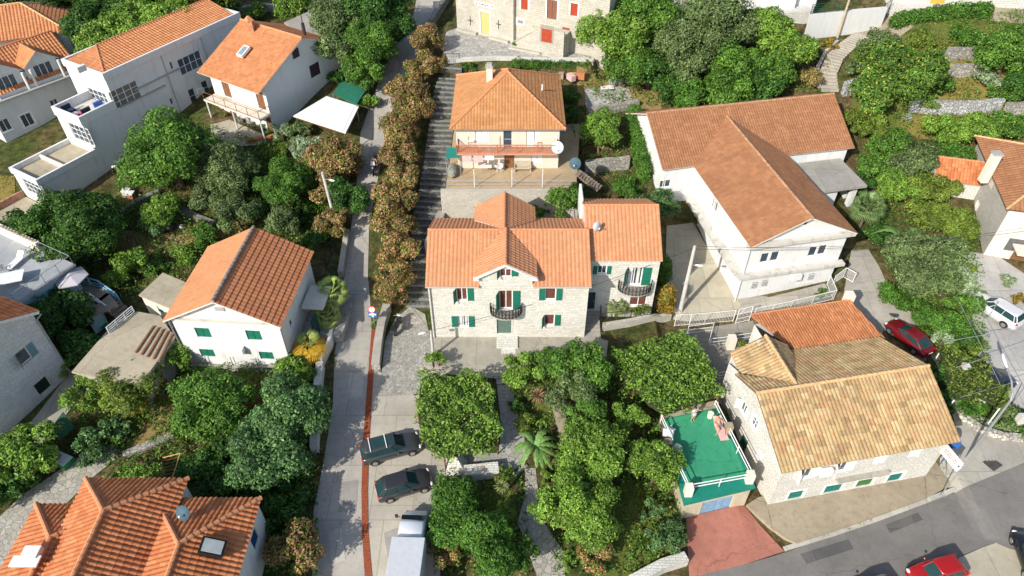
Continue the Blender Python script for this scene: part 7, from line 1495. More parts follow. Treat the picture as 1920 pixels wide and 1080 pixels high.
# ================================================================= VEHICLES
def car(label, px, py, ang, L, Wd, H, paint, style='hatch', hz=.7, z=None, extra=None, name='parked_car', pos=None):
    g = G(px, py, hz) if z is None else P(px, py, z + hz); zg = (Z(g.x, g.y) + .06) if z is None else z
    t = thing(name, label, 'car', (g.x, g.y, zg), None, math.radians(ang)); w = Wd / 2
    b = dict(hatch=(.93, -.47, -.36, .20, .06, .44), estate=(.95, -.47, -.43, .19, .07, .44), sedan=(.90, -.40, -.23, .20, .04, .44), suv=(1.02, -.47, -.40, .20, .08, .45))[style]; belt, xr0, xr1, xf0, xf1, _ = b
    rear = belt if style != 'sedan' else belt - .02
    st = [(-.5, .62, .80, .32), (-.492, .82, .90, .26), (-.465, rear - .03, .95, .22), (-.40, rear, .985, .2), (-.2, belt, 1, .2), (.1, belt, 1, .2), (.22, belt - .04, .99, .2), (.36, belt - .14, .96, .2), (.45, belt - .24, .9, .22), (.488, belt - .36, .80, .26), (.5, .48, .68, .32)]
    sec = lambda zt_, ws, zb: [(0, zb), (.85, zb), (.965, zb + .1), (1.0, zb + (zt_ - zb) * .5), (.985, zb + (zt_ - zb) * .8), (.93, zt_ - .03), (.84, zt_ + .005), (.5, zt_ + .03), (0, zt_ + .04)]
    mb = MB(); rows = []
    for x, zt_, ws, zb in st:
        h = [(y * ws * w, z_) for y, z_ in sec(zt_, ws, zb)]; ring = h + [(-y, z_) for y, z_ in h[-2:0:-1]]; rows.append([(x * L, y, z_) for y, z_ in ring])
    n = len(rows[0]); mb.add([p for r_ in rows for p in r_], [(i * n + k, (i + 1) * n + k, (i + 1) * n + (k + 1) % n, i * n + (k + 1) % n) for i in range(len(rows) - 1) for k in range(n)] + [tuple(range(n)), tuple((len(rows) - 1) * n + k for k in range(n))[::-1]])
    bd = mb.build('body', paint, t, True, True)
    bw, tw = .84 * w, .70 * w; z0, z1 = belt + .005, H - .05
    B = [(xr0 * L, bw * .86), (xr0 * L + .25, bw), ((xf0 - .12) * L, bw), (xf0 * L + .12, bw * .72)]; Tt = [(xr1 * L, tw * .86), (xr1 * L + .18, tw), ((xf1 - .08) * L, tw), (xf1 * L, tw * .84)]
    def quad(name, pts, mat, par=t): mb = MB(); mb.poly(pts); return mb.build(name, mat, par, True)
    for s in (1, -1):
        mb = MB(); q = lambda k, tt: ((B, Tt)[tt][k][0], s * (B, Tt)[tt][k][1], (z0, z1)[tt])
        mb.poly([q(1, 0), q(2, 0), q(2, 1), q(1, 1)]); mb.poly([q(0, 0), q(1, 0), q(1, 1), q(0, 1)]); mb.build('side_window', CARGLASS, t, True)
        mb = MB()
        for k, f_ in ((1, 0), (2, 0)): mb.tube([q(k, 0), q(k, 1)], .035, 5)
        m0 = Vector(q(1, 0)).lerp(Vector(q(2, 0)), .5); m1 = Vector(q(1, 1)).lerp(Vector(q(2, 1)), .5); mb.tube([m0, m1], .03, 5); mb.tube([q(3, 0), q(3, 1)], .045, 5); mb.tube([q(0, 0), q(0, 1)], .045, 5); build_each(mb, 'pillar', paint, t, True)
        mb = MB(); mb.poly([q(2, 0), q(3, 0), q(3, 1), q(2, 1)]); mb.build('quarter_window', CARGLASS, t, True)
        mb = MB(); mx = (xf0 - .10) * L; mb.ball((mx, s * (w + .09), belt + .03), .09, .11, .07, 8, 6); mb.build('mirror', paint, t, True, True)
        mb = MB(); mb.ball((.455 * L, s * w * .68, belt - .30), .13, .2, .09, 10, 6); mb.build('headlight', LAMPW, t, True, True)
        mb = MB(); mb.ball((-.478 * L, s * w * .78, rear - .12), .09, .16, .12, 10, 6); mb.build('taillight', LAMPR, t, True, True)
        for fx in (-.30, .315):
            mb = MB(); mb.lathe((fx * L, s * (w - .2), .32), [(.2, -.0), (.31, 0), (.325, .03), (.325, .19), (.30, .215), (.2, .215)], 20, axis=(0, s, 0)); wh = mb.build('wheel', RUBBER, t, True)
            mb = MB(); mb.lathe((fx * L, s * (w - .2), .32), [(.2, .1), (.2, .222), (.06, .225)], 5); mb = MB(); mb.lathe((fx * L, s * (w + .012), .32), [(.205, 0), (.2, .012), (.05, .02)], 14, axis=(0, s, 0)); mb.build('rim', RIM, wh, True)
            mb = MB(); a_ = [(fx * L + .40 * math.cos(PI * k / 10), s * (w + .004), .32 + .40 * math.sin(PI * k / 10)) for k in range(11)]; mb.poly(a_); mb.build('wheel_arch', BLACKP, t, True)
    quad('windscreen', [(B[3][0], -B[3][1] * .98, z0 + .01), (B[3][0], B[3][1] * .98, z0 + .01), (Tt[3][0], Tt[3][1] * .98, z1), (Tt[3][0], -Tt[3][1] * .98, z1)], CARGLASS)
    quad('rear_window', [(B[0][0], B[0][1] * .98, z0 + .02), (B[0][0], -B[0][1] * .98, z0 + .02), (Tt[0][0], -Tt[0][1] * .98, z1), (Tt[0][0], Tt[0][1] * .98, z1)], CARGLASS)
    mb = MB(); out = [(Tt[0][0] - .03, Tt[0][1]), (Tt[1][0], Tt[1][1] + .02), (Tt[2][0], Tt[2][1] + .02), (Tt[3][0] + .04, Tt[3][1])]; ring = out + [(x, -y) for x, y in out[::-1]]; m = len(ring)
    mb.add([(x, y, z1 - .015) for x, y in ring] + [(x * .985, y * .97, z1 + .03) for x, y in ring] + [(x * .8, y * .7, H) for x, y in ring], [(i, (i + 1) % m, m + (i + 1) % m, m + i) for i in range(m)] + [(m + i, m + (i + 1) % m, 2 * m + (i + 1) % m, 2 * m + i) for i in range(m)] + [tuple(range(2 * m, 3 * m)), tuple(range(m))[::-1]]); rf = mb.build('roof', paint, t, True, True)
    if style == 'sedan': quad('boot_lid_gap', [(-.42 * L, -w * .7, rear + .045), (-.42 * L, w * .7, rear + .045), (-.425 * L, w * .7, rear + .045), (-.425 * L, -w * .7, rear + .045)], BLACKP)
    mb = MB(); mb.box(-.505 * L, -.498 * L, -.26, .26, .55, .66); mb.build('number_plate', PLASTIC, t, True)
    if extra == 'panorama':
        mb = MB(); mb.box(-.28 * L, -.08 * L, -.42, .42, H + .003, H + .012); mb.box(-.06 * L, .04 * L, -.40, .40, H + .003, H + .012); mb.build('sunroof', CARGLASS, rf, True)
        mb = MB(); [mb.box(x * L - .03, x * L + .03, -tw - .03, tw + .03, H + .05, H + .08) for x in (-.33, -.07)]; mb.build('roof_bar', WMETAL, rf, True)
    return t
def carpaint(name, c): n = NT(name); m = n.done(c, .32, .5); n.b.inputs['Coat Weight'].default_value = .5; n.b.inputs['Coat Roughness'].default_value = .08; n.b.inputs['Metallic'].default_value = .25; return m
car('dark grey estate car with silver roof bars, half under the square pergola', 733, 838, 18, 4.7, 1.82, 1.55, carpaint('graphite_paint', (.055, .06, .065)), 'estate', extra='panorama')
car('black hatchback parked between the estate car and the truck', 758, 907, 19, 4.2, 1.76, 1.48, carpaint('dark_hatch_paint', (.04, .038, .04)), 'hatch')
car('dark red saloon parked in the side lane by the annexe', 1706, 630, 115, 4.45, 1.78, 1.42, carpaint('dark_red_paint', (.19, .008, .012)), 'sedan')
car('white estate car on the parking court at the right edge', 1868, 580, 121, 4.6, 1.84, 1.6, carpaint('white_paint', (.72, .73, .74)), 'suv')
car('bright red car cut by the bottom edge, on the asphalt road', 1757, 1072, 195, 4.1, 1.7, 1.45, carpaint('bright_red_paint', (.42, .012, .012)), 'hatch')
car('grey car just below the bottom edge, on the asphalt road', 1625, 1112, 195, 4.2, 1.75, 1.5, carpaint('mid_grey_paint', (.16, .17, .18)), 'hatch')
car('black car cut by the right edge in the lay-by', 1938, 1045, 80, 4.2, 1.75, 1.45, carpaint('black_car_paint', (.015, .015, .017)), 'hatch', z=-2.4)
car('dark car half hidden under the climbing pergola at the right', 1858, 712, 10, 4.2, 1.75, 1.45, carpaint('night_blue_paint', (.02, .025, .04)), 'hatch')
# truck
g = P(766, 1045, -1.3 + 1.5); t = thing('truck', 'white box truck with a plain grey-white load box, at the bottom of the parking area', 'truck', (g.x, g.y, -1.35), None, math.radians(88)); WP = carpaint('truck_white', (.74, .76, .77))
mb = MB(); mb.box(-5.0, .85, -1.12, 1.12, .75, 2.75); bx_ = mb.build('load_box', m_plain('load_box_skin', (.50, .52, .54), .6, .06), t, True); bv = bx_.modifiers.new('b', 'BEVEL'); bv.width = .04; bv.segments = 2
mb = MB(); rows = []
for x, zt_, ws, zb in ((.92, 2.3, .93, .45), (1.6, 2.38, .95, .45), (2.05, 2.38, .95, .4), (2.28, 2.28, .95, .4), (3.12, 1.5, .97, .4), (3.4, 1.38, .95, .38), (3.72, 1.1, .85, .36), (3.8, .8, .7, .4)):
    h = [(0, zb), (.9, zb), (1, zb + .2), (1, zb + (zt_ - zb) * .55), (.92, zt_ - .12), (.78, zt_), (0, zt_ + .03)]; h = [(y * ws * .98, z_) for y, z_ in h]; rows.append([(x, y, z_) for y, z_ in h + [(-y, z_) for y, z_ in h[-2:0:-1]]])
n = len(rows[0]); mb.add([p for r_ in rows for p in r_], [(i * n + k, (i + 1) * n + k, (i + 1) * n + (k + 1) % n, i * n + (k + 1) % n) for i in range(len(rows) - 1) for k in range(n)] + [tuple(range(n)), tuple((len(rows) - 1) * n + k for k in range(n))[::-1]]); mb.build('cab', WP, t, True, True)
mb = MB(); mb.poly([(2.34, -.78, 2.24), (2.34, .78, 2.24), (3.08, .9, 1.55), (3.08, -.9, 1.55)]); 
mb.V = [(x + .02, y, z_ + .05) for x, y, z_ in mb.V]; mb.build('windscreen', CARGLASS, t, True)
for s in (1, -1):
    mb = MB(); mb.tube([(2.9, s * .98, 1.6), (2.95, s * 1.25, 1.7)], .025, 5); mb.box(2.9, 2.98, s * 1.25 - .1, s * 1.25 + .1, 1.5, 1.85); mb.build('mirror', BLACKP, t, True); mb = MB(); mb.ball((3.68, s * .68, 1.0), .1, .16, .12); mb.build('headlight', LAMPW, t, True)
    for x in (2.9, -3.0): mb = MB(); mb.lathe((x, s * .85, .38), [(.2, -.1), (.37, -.08), (.38, 0), (.38, .14), (.36, .18), (.2, .18)], 20, axis=(0, s, 0)); wh = mb.build('wheel', RUBBER, t, True); mb = MB(); mb.lathe((x, s * 1.04, .38), [(.2, 0), (.06, .03)], 12, axis=(0, s, 0)); mb.build('rim', RIM, wh, True)
# two wheelers
def scooter(label, px, py, ang, col, name='motorcycle', lean=0, cat='motorcycle'):
    g = G(px, py, .4); zg = Z(g.x, g.y) + .07; t = thing(name, label, cat, (g.x, g.y, zg), None, math.radians(ang)); pm = carpaint('bike_' + name + label[:4], col)
    for x in (-.68, .70): mb = MB(); mb.lathe((x, -.06, .3), [(.17, 0), (.28, .0), (.3, .03), (.3, .09), (.28, .12), (.17, .12)], 18, axis=(0, 1, 0)); wh = mb.build('wheel', RUBBER, t, True); mb = MB(); mb.lathe((x, -.065, .3), [(.18, 0), (.18, .13)], 12, axis=(0, 1, 0)); mb.build('rim', RIM, wh, True)
    mb = MB(); mb.ball((-.1, 0, .55), .5, .17, .22, 12, 8); mb.ball((.25, 0, .78), .28, .16, .17, 12, 8); mb.ball((-.6, 0, .72), .32, .12, .12, 12, 8); mb.ball((.55, 0, .75), .2, .15, .25, 12, 8); mb.build('body', pm, t, True, True)
    mb = MB(); mb.ball((-.25, 0, .84), .42, .15, .08, 12, 6); mb.build('seat', BLACKP, t, True, True); mb = MB(); mb.tube([(.42, -.36, 1.02), (.5, -.1, .98), (.5, .1, .98), (.42, .36, 1.02)], .022, 6); mb.build('handlebar', STEEL, t, True)
    mb = MB(); mb.tube([(.55, .07, .95), (.7, .09, .3)], .03, 6); mb.tube([(.55, -.07, .95), (.7, -.09, .3)], .03, 6); mb.build('fork', STEEL, t, True)
    mb = MB(); mb.add([(.58, -.17, .95), (.58, .17, .95), (.4, .13, 1.28), (.4, -.13, 1.28)], [(0, 1, 2, 3)]); mb.build('windshield', PLASTIC, t, True)
    mb = MB(); mb.ball((.76, 0, .82), .08, .1, .08, 8, 6); mb.build('headlight', LAMPW, t, True); mb = MB(); mb.box(-1.05, -.7, -.18, .18, .82, 1.1); mb.build('top_box', BLACKP, t, True)
    t.scale = (1.15, 1.25, 1.15); return t, g, zg
scooter('black and white motorcycle parked against the mossy wall of the ramp', 746, 612, 80, (.015, .015, .02))
_, mg, mz = scooter('dark motor scooter ridden down the shaded lane', 703, 316, -92, (.03, .03, .035))

# ================================================================= PEOPLE
def person(label, org, J, R, cloth, hair=HAIR, rz=0, feet=None):
    """J joints (name -> xyz), body one continuous skinned surface; cloth = [(part name, material, [joint chains], scale)]"""
    t = thing('person', label, 'person', tuple(org), None, rz)
    def skin(name, chains, mat, k=1.0, root='pelvis', hands=False):
        V = []; idx = {}; E = []; rad = []
        def vi(nm, co=None, r=None):
            if nm not in idx: idx[nm] = len(V); V.append(co or J[nm]); rad.append((r or R[nm]) * k)
            return idx[nm]
        for ch in chains:
            for a, b in zip(ch, ch[1:]): E.append((vi(a), vi(b)))
        if hands:
            for s in 'lr':
                h = Vector(J['hand_' + s]); d = (h - Vector(J['elbow_' + s])).normalized(); sd_ = d.cross(Vector((0.3, .2, 1))).normalized(); dn = d.cross(sd_)
                palm = h + d * .06; E.append((idx['hand_' + s], vi('palm_' + s, tuple(palm), .026)))
                for f in range(4):
                    b0 = palm + sd_ * (.024 - .016 * f) + d * .02; L = (.036, .042, .039, .031)[f]; p1 = b0 + d * L * .5; p2 = p1 + (d + dn * .45).normalized() * L * .5
                    E.append((idx['palm_' + s], vi(f'f{f}a{s}', tuple(b0), .0095))); E.append((idx[f'f{f}a{s}'], vi(f'f{f}b{s}', tuple(p1), .0085))); E.append((idx[f'f{f}b{s}'], vi(f'f{f}c{s}', tuple(p2), .0075)))
                b0 = h + d * .03 + sd_ * .035; p1 = b0 + (d + sd_ * .8).normalized() * .035; E.append((idx['hand_' + s], vi('t0' + s, tuple(b0), .011))); E.append((idx['t0' + s], vi('t1' + s, tuple(p1), .009)))
        me = bpy.data.meshes.new(name); me.from_pydata(V, E, []); o = bpy.data.objects.new(name, me); me.materials.append(mat); _reg(o, t, name)
        md = o.modifiers.new('skin', 'SKIN'); md.use_smooth_shade = True
        for i, r_ in enumerate(rad): me.skin_vertices[0].data[i].radius = (r_, r_)
        me.skin_vertices[0].data[idx[root] if root in idx else 0].use_root = True
        sb = o.modifiers.new('sub', 'SUBSURF'); sb.levels = 1; sb.render_levels = 2
        dg = bpy.context.evaluated_depsgraph_get(); ev = o.evaluated_get(dg); m2 = bpy.data.meshes.new_from_object(ev); o.modifiers.clear(); o.data = m2; m2.materials.clear(); m2.materials.append(mat)
        return o
    body = [['pelvis', 'waist', 'chest', 'neck', 'head', 'crown']] + [['chest', 'shoulder_' + s, 'elbow_' + s, 'hand_' + s] for s in 'lr'] + [['pelvis', 'hip_' + s, 'knee_' + s, 'ankle_' + s, 'toe_' + s] for s in 'lr']
    o = skin('body', body, SKIN, hands=True)
    for nm, mt, ch, k, rt in cloth: skin(nm, ch, mt, k, rt)
    h = Vector(J['head']); cr = Vector(J['crown']); up = (cr - h).normalized(); f = Vector(J.get('face', (0, -1, 0))).normalized(); mb = MB(); c = h.lerp(cr, .65) - f * .025; mb.ball(c, .105, .11, .10, 12, 8); mb.build('hair', hair, t, True, True)
    for s in (-1, 1): mb = MB(); e = h + f * .088 + f.cross(up) * s * .033 + up * .02; mb.ball(e, .012, .012, .012, 6, 5); mb.build('eye', BLACKP, t, True)
    mb = MB(); e = h + f * .105; mb.ball(e, .014, .018, .022, 6, 5); mb.build('nose', SKIN, t, True); mb = MB(); e = h + f * .092 - up * .05; mb.ball(e, .028, .01, .009, 6, 5); mb.build('mouth', CLOTHP, t, True)
    return t
RAD = dict(pelvis=.135, waist=.12, chest=.145, neck=.055, head=.095, crown=.075, toe_l=.035, toe_r=.035)
for s in 'lr': RAD.update({'shoulder_' + s: .06, 'elbow_' + s: .042, 'hand_' + s: .03, 'hip_' + s: .095, 'knee_' + s: .06, 'ankle_' + s: .04})
def stand(face=(0, -1, 0)):
    J = dict(pelvis=(0, 0, .95), waist=(0, .01, 1.12), chest=(0, 0, 1.33), neck=(0, 0, 1.5), head=(0, -.02, 1.62), crown=(0, 0, 1.71), face=face)
    for s, k in (('l', 1), ('r', -1)): J.update({'shoulder_' + s: (.19 * k, 0, 1.41), 'elbow_' + s: (.27 * k, .02, 1.14), 'hand_' + s: (.30 * k, -.08, .9), 'hip_' + s: (.1 * k, 0, .88), 'knee_' + s: (.11 * k, -.03, .49), 'ankle_' + s: (.12 * k, .03, .08), 'toe_' + s: (.13 * k, -.13, .035)})
    return J
J = stand(); J['elbow_l'] = (.36, -.05, 1.2); J['hand_l'] = (.42, -.22, 1.3); q = P(1298, 789, .33)
SH = lambda ch=None: [['waist', 'chest', 'shoulder_l', 'sl'], ['chest', 'shoulder_r', 'sr']]
def add_sleeves(J):
    for s in 'lr': J['s' + s] = tuple(Vector(J['shoulder_' + s]).lerp(Vector(J['elbow_' + s]), .55)); J['k' + s] = tuple(Vector(J['hip_' + s]).lerp(Vector(J['knee_' + s]), .6)); 
    J['lap'] = J['pelvis']; return J
for s in 'lr': RAD['s' + s] = .055; RAD['k' + s] = .085
RAD['lap'] = .135
TOP = lambda m, k=1.16: ('shirt', m, [['waist', 'chest'], ['chest', 'shoulder_l', 'sl'], ['chest', 'shoulder_r', 'sr']], k, 'waist')
SHO = lambda m, k=1.16: ('shorts', m, [['lap', 'hip_l', 'kl'], ['lap', 'hip_r', 'kr'], ['lap', 'waist']], k, 'lap')
person('person in a white shirt and white shorts standing on the green terrace under the leaves', q, add_sleeves(J), RAD, [TOP(CLOTHW, 1.25), SHO(CLOTHW, 1.3)], rz=.5)
# rider
J = stand((0, -1, 0)); J.update(pelvis=(0, .28, .98), waist=(0, .26, 1.14), chest=(0, .16, 1.36), neck=(0, .12, 1.52), head=(0, .08, 1.64), crown=(0, .1, 1.73))
for s, k in (('l', 1), ('r', -1)): J.update({'shoulder_' + s: (.19 * k, .14, 1.43), 'elbow_' + s: (.32 * k, -.1, 1.22), 'hand_' + s: (.36 * k, -.38, 1.06), 'hip_' + s: (.12 * k, .24, .93), 'knee_' + s: (.26 * k, -.18, .82), 'ankle_' + s: (.22 * k, -.05, .42), 'toe_' + s: (.23 * k, -.2, .36)})
person('person in pale clothes riding the dark motor scooter down the lane', (mg.x, mg.y, mz), add_sleeves(J), RAD, [TOP(m_plain('khaki_cloth', (.42, .38, .28), .9)), ('trousers', m_plain('grey_trousers', (.2, .2, .2), .9), [['lap', 'hip_l', 'knee_l', 'ankle_l'], ['lap', 'hip_r', 'knee_r', 'ankle_r']], 1.12, 'lap')], hair=BLACKP)
# sunbather on a lounger
def lounger(label, px, py, z, ang, mat, raised=True, L=1.9, name='sun_lounger'):
    q = P(px, py, z); t = thing(name, label, 'sun lounger', tuple(q), None, math.radians(ang)); mb = MB(); mb.box(-.33, .33, -1.25, .15, .30, .35); mb.build('seat', mat, t, True)
    M = Matrix.Translation((0, .15, .32)) @ Matrix.Rotation(math.radians(38 if raised else 5), 4, 'X'); mb = MB(); mb.box(-.33, .33, 0, .75, -.02, .04, M); mb.build('backrest', mat, t, True)
    for x in (-.3, .3):
        for y in (-1.15, .1): mb = MB(); mb.tube([(x, y, 0), (x, y, .32)], .02, 6); mb.build('leg', STEEL, t, True)
    return t, q
t, q = lounger('pinkish sun lounger on the green terrace, with someone lying on it', 1347, 805, .33, 8, CLOTHP)
M = Matrix.Rotation(math.radians(8), 3, 'Z'); J = dict(pelvis=(0, 0, .47), waist=(0, .16, .53), chest=(0, .38, .68), neck=(0, .52, .78), head=(0, .62, .85), crown=(0, .70, .90), face=(0, -.5, .85), hip_l=(.1, -.06, .46), hip_r=(-.1, -.06, .46), knee_l=(.16, -.44, .72), knee_r=(-.2, -.42, .66), ankle_l=(.14, -.78, .42), ankle_r=(-.45, -.62, .30), toe_l=(.14, -.92, .38), toe_r=(-.6, -.7, .26))
for s, k in (('l', 1), ('r', -1)): J.update({'shoulder_' + s: (.19 * k, .44, .72), 'elbow_' + s: (.36 * k, .2, .6), 'hand_' + s: (.2 * k, .0, .64)})
person('tanned person in swimwear lying with bent knees on the pinkish lounger', q, add_sleeves(J), RAD, [('swimwear', CLOTHB, [['lap', 'hip_l'], ['lap', 'hip_r']], 1.12, 'lap')], rz=math.radians(8))
lounger('white sun lounger on the grey roof deck at the left edge', 37, 492, 4.5, -12, PLASTIC)
lounger('second chair-like lounger with a towel on the green terrace', 1256, 818, .33, -60, PLASTIC, True) if 0 else None
def chair(label, px, py, z, ang, mat, grp=None, ht=.8):
    q = P(px, py, z); t = thing('chair', label, 'chair', tuple(q), grp, math.radians(ang)); mb = MB(); mb.box(-.22, .22, -.22, .22, .42, .46); mb.build('seat', mat, t, True); mb = MB(); mb.box(-.22, .22, .2, .24, .47, ht); mb.build('backrest', mat, t, True)
    for x in (-.2, .2):
        for y in (-.2, .2): mb = MB(); mb.tube([(x, y, 0), (x, y, .42)], .018, 5); mb.build('leg', mat, t, True)
        mb = MB(); mb.box(x - .025, x + .025, -.2, .2, .62, .65); mb.build('armrest', mat, t, True)
def table(label, px, py, z, w, d, mat, ang=0, rnd=False, h=.74):
    q = P(px, py, z); t = thing('table', label, 'table', tuple(q), None, math.radians(ang)); mb = MB()
    if rnd: mb.lathe((0, 0, h - .04), [(w, 0), (w, .04)], 20)
    else: mb.box(-w, w, -d, d, h - .04, h)
    mb.build('tabletop', mat, t, True)
    for x in (-.8, .8):
        for y in (-.8, .8): mb = MB(); mb.tube([(x * w * .85, y * (d if not rnd else w) * .8, 0), (x * w * .85, y * (d if not rnd else w) * .8, h - .04)], .022, 5); mb.build('leg', STEEL, t, True)
table('white rectangular table on the grey roof deck at the left edge', 24, 532, 4.5, 1.1, .8, PLASTIC, 20); chair('white chair beside the table on the grey roof deck', 8, 512, 4.5, 30, STEEL)
table('small grey table at the left rail of the green terrace', 1250, 822, .33, .4, .35, PLASTIC, -10); chair('white chair with a blue towel on the green terrace', 1257, 812, .33, 120, CLOTHW); 
q = P(1267, 850, .33); mb = MB(); mb.lathe(q, [(.3, 0), (.36, .7), (.38, .75), (.2, .78)], 14); tag(mb.build('bin', m_plain('green_grey_bin', (.25, .32, .24), .6)), 'green grey bin at the left rail of the green terrace', 'bin')
q = P(1331, 782, .33); mb = MB(); mb.lathe(q, [(.22, 0), (.25, .5), (.24, .5)], 14); tag(mb.build('pot', CREAM), 'round pale pot at the back corner of the green terrace', 'pot')
table('white table on the small paved orchard terrace', 1137, 174, 7.1, .75, .5, PLASTIC, 5)
def parasol(label, px, py, z, r, h, mat, closed=False):
    q = P(px, py, z); t = thing('parasol', label, 'parasol', tuple(q)); mb = MB(); mb.tube([q, q + Vector((0, 0, h))], .03, 6); mb.build('pole', STEEL, t); mb = MB()
    if closed: mb.lathe(q, [(.06, h * .45), (.14, h * .5), (.12, h * .8), (.03, h * 1.0)], 10)
    else: n = 6; v = [(q.x, q.y, q.z + h)] + [(q.x + r * math.cos(2 * PI * k / n + .3), q.y + r * math.sin(2 * PI * k / n + .3), q.z + h - r * .32) for k in range(n)]; mb.add(v + [(x, y, z_ - .1) for x, y, z_ in v[1:]], [(0, k + 1, (k + 1) % n + 1) for k in range(n)] + [(k + 1, n + k + 1, n + (k + 1) % n + 1, (k + 1) % n + 1) for k in range(n)])
    mb.build('canopy', mat, t)
parasol('open pale grey parasol over the timber deck', 150, 552, 1.6, 1.5, 2.6, m_plain('parasol_grey', (.50, .48, .50), .9, .05)); parasol('closed grey parasol beside the white orchard table', 1146, 176, 7.1, .2, 2.6, m_plain('parasol_blue_grey', (.30, .36, .38), .9), True)
table('dark round table in the shade on the timber deck', 122, 560, 1.6, .55, .55, WOOD, 0, True); chair('pale pink plastic chair on the timber deck', 118, 572, 1.6, 150, CLOTHP); chair('red chair beside the round table on the timber deck', 140, 560, 1.6, -40, REDPL)
mb = MB(); q = G(203, 617); mb.box(-.9, .9, -.25, .25, .35, .42, Matrix.Translation(q) @ Matrix.Rotation(-.35, 4, 'Z')); mb.box(-.85, -.7, -.2, .2, 0, .35, Matrix.Translation(q) @ Matrix.Rotation(-.35, 4, 'Z')); mb.box(.7, .85, -.2, .2, 0, .35, Matrix.Translation(q) @ Matrix.Rotation(-.35, 4, 'Z')); tag(mb.build('bench', GREENPL), 'bright green bench beside the flat lichen-stained roof', 'bench')
# terrace of the hipped house
Zt = 6.1
chair('white garden chair at the left side of the tan terrace table', 930, 318, Zt, 60, PLASTIC); chair('white chair right of the terrace table, nearest the brown door', 938, 321, Zt, -30, PLASTIC); table('white table on the tan terrace left of the brown door', 912, 322, Zt, .55, .4, PLASTIC)
def sofa(label, px, py, z, w, mat, ang=0):
    q = P(px, py, z); t = thing('bench', label, 'bench', tuple(q), None, math.radians(ang)); mb = MB(); mb.box(-w, w, -.3, .3, .35, .45); mb.build('seat', mat, t, True); mb = MB(); mb.box(-w, w, .28, .36, .45, .9); mb.build('backrest', mat, t, True)
    for x in (-w + .05, w - .05): mb = MB(); mb.box(x - .05, x + .05, -.3, .3, 0, .62); mb.build('armrest', mat, t, True)
sofa('wicker bench in front of the cream wall, right of the brown door', 980, 320, Zt, .85, m_plain('wicker', (.46, .40, .30), .9, .3, vs=9))
q = P(849, 325, Zt); t = thing('covered_bench', 'long seat under a grey mottled cover at the left end of the tan terrace', 'bench', tuple(q)); mb = MB(); mb.ball((q.x, q.y, q.z + .35), .55, 1.2, .45, 12, 8); mb.build('cover', m_plain('mottled_cover', (.24, .25, .20), .9, .5, vs=5), t)
t = thing('green_awning', 'small green awning on posts at the left end of the tan terrace', 'awning', tuple(P(849, 300, Zt))); pts = [P(*p, 8.3) for p in [(836, 296), (862, 294), (862, 276), (838, 277)]]; mb = MB(); mb.prism([p[:2] for p in pts], 8.2, 8.3); mb.build('canopy', m_plain('teal_canopy', (.02, .22, .18), .7), t)
for p in pts: mb = MB(); mb.tube([(p.x, p.y, Zt), (p.x, p.y, 8.2)], .04, 5); build_each(mb, 'post', STEEL, t)
q = [P(868, 290, 8.0), P(935, 293, 8.0)]; t = thing('washing_line', 'washing line of pink and white laundry below the long balcony', 'washing line', tuple(q[0])); mb = MB(); mb.tube([(q[0].x, 59.5, 8.6), (q[1].x, 59.5, 8.6)], .01, 4); mb.build('line', STEEL, t)
for x0, w, h, m_ in ((0, .9, .7, CLOTHP), (1.1, .9, .75, CLOTHP), (2.2, .9, .5, CLOTHW)): mb = MB(); mb.box(q[0].x + x0, q[0].x + x0 + w, 59.47, 59.5, 8.6 - h, 8.6); mb.build('towel', m_, t)
q = P(868, 272, 8.62); chair('orange chair at the left end of the long balcony', 868, 272, 8.62, 0, m_plain('orange_plastic', (.55, .14, .03), .5)); chair('brown chair at the right end of the long balcony', 1012, 273, 8.62, 0, WOOD)
q = P(884, 275, 8.62); table('small white table on the long balcony beside the orange chair', 884, 275, 8.62, .3, .25, PLASTIC)
steps_ = thing('wooden_ramp', 'grey wooden stair with rails at the right edge of the tan terrace', 'stairs', tuple(G(1105, 335))); a, b = P(1086, 325, 6.0), P(1122, 352, 4.6); mb = MB()
for i in range(9): q = a.lerp(b, i / 8); mb.box(-.18, .18, -.6, .6, -.05, 0, Matrix.Translation(q) @ Matrix.Rotation(-.5, 4, 'Z'))
mb.build('tread', WOODG, steps_); rail('handrail', [a + Vector((-.2, -.6, 0)), b + Vector((-.2, -.6, 0))], .9, WOODG, .3, steps_, 1.2, .03)
# stone barbecue and bench at the parking edge
g = G(855, 880); t = thing('barbecue', 'white stone barbecue with a square chimney hole beside the parked cars', 'barbecue', tuple(g)); mb = MB()
mb.add([(g.x - .75, g.y - .7, g.z - .1), (g.x + .95, g.y - .7, g.z - .1), (g.x + .95, g.y + .7, g.z - .1), (g.x - .75, g.y + .7, g.z - .1), (g.x - .6, g.y - .05, g.z + 1.7), (g.x + .15, g.y - .05, g.z + 1.7), (g.x + .15, g.y + .6, g.z + 1.7), (g.x - .6, g.y + .6, g.z + 1.7)], [(0, 1, 5, 4), (1, 2, 6, 5), (2, 3, 7, 6), (3, 0, 4, 7), (4, 5, 6, 7)]); mb.build('body', STONE_WHITE, t)
mb = MB(); mb.box(g.x - .42, g.x - .05, g.y + .1, g.y + .45, g.z + 1.7, g.z + 1.72); mb.build('flue', BLACKP, t)
g = G(903, 890); t = thing('stone_bench', 'pale stone worktop between the barbecue and the palm', 'bench', tuple(g)); mb = MB(); M = Matrix.Translation(g) @ Matrix.Rotation(.12, 4, 'Z'); mb.box(-1.3, 1.3, -.45, .45, -.1, .85, M); mb.build('base', STONE_WHITE, t); mb = MB(); mb.box(-.1, .25, -.15, .2, .852, .88, M); mb.build('sink', SIDEM, t)
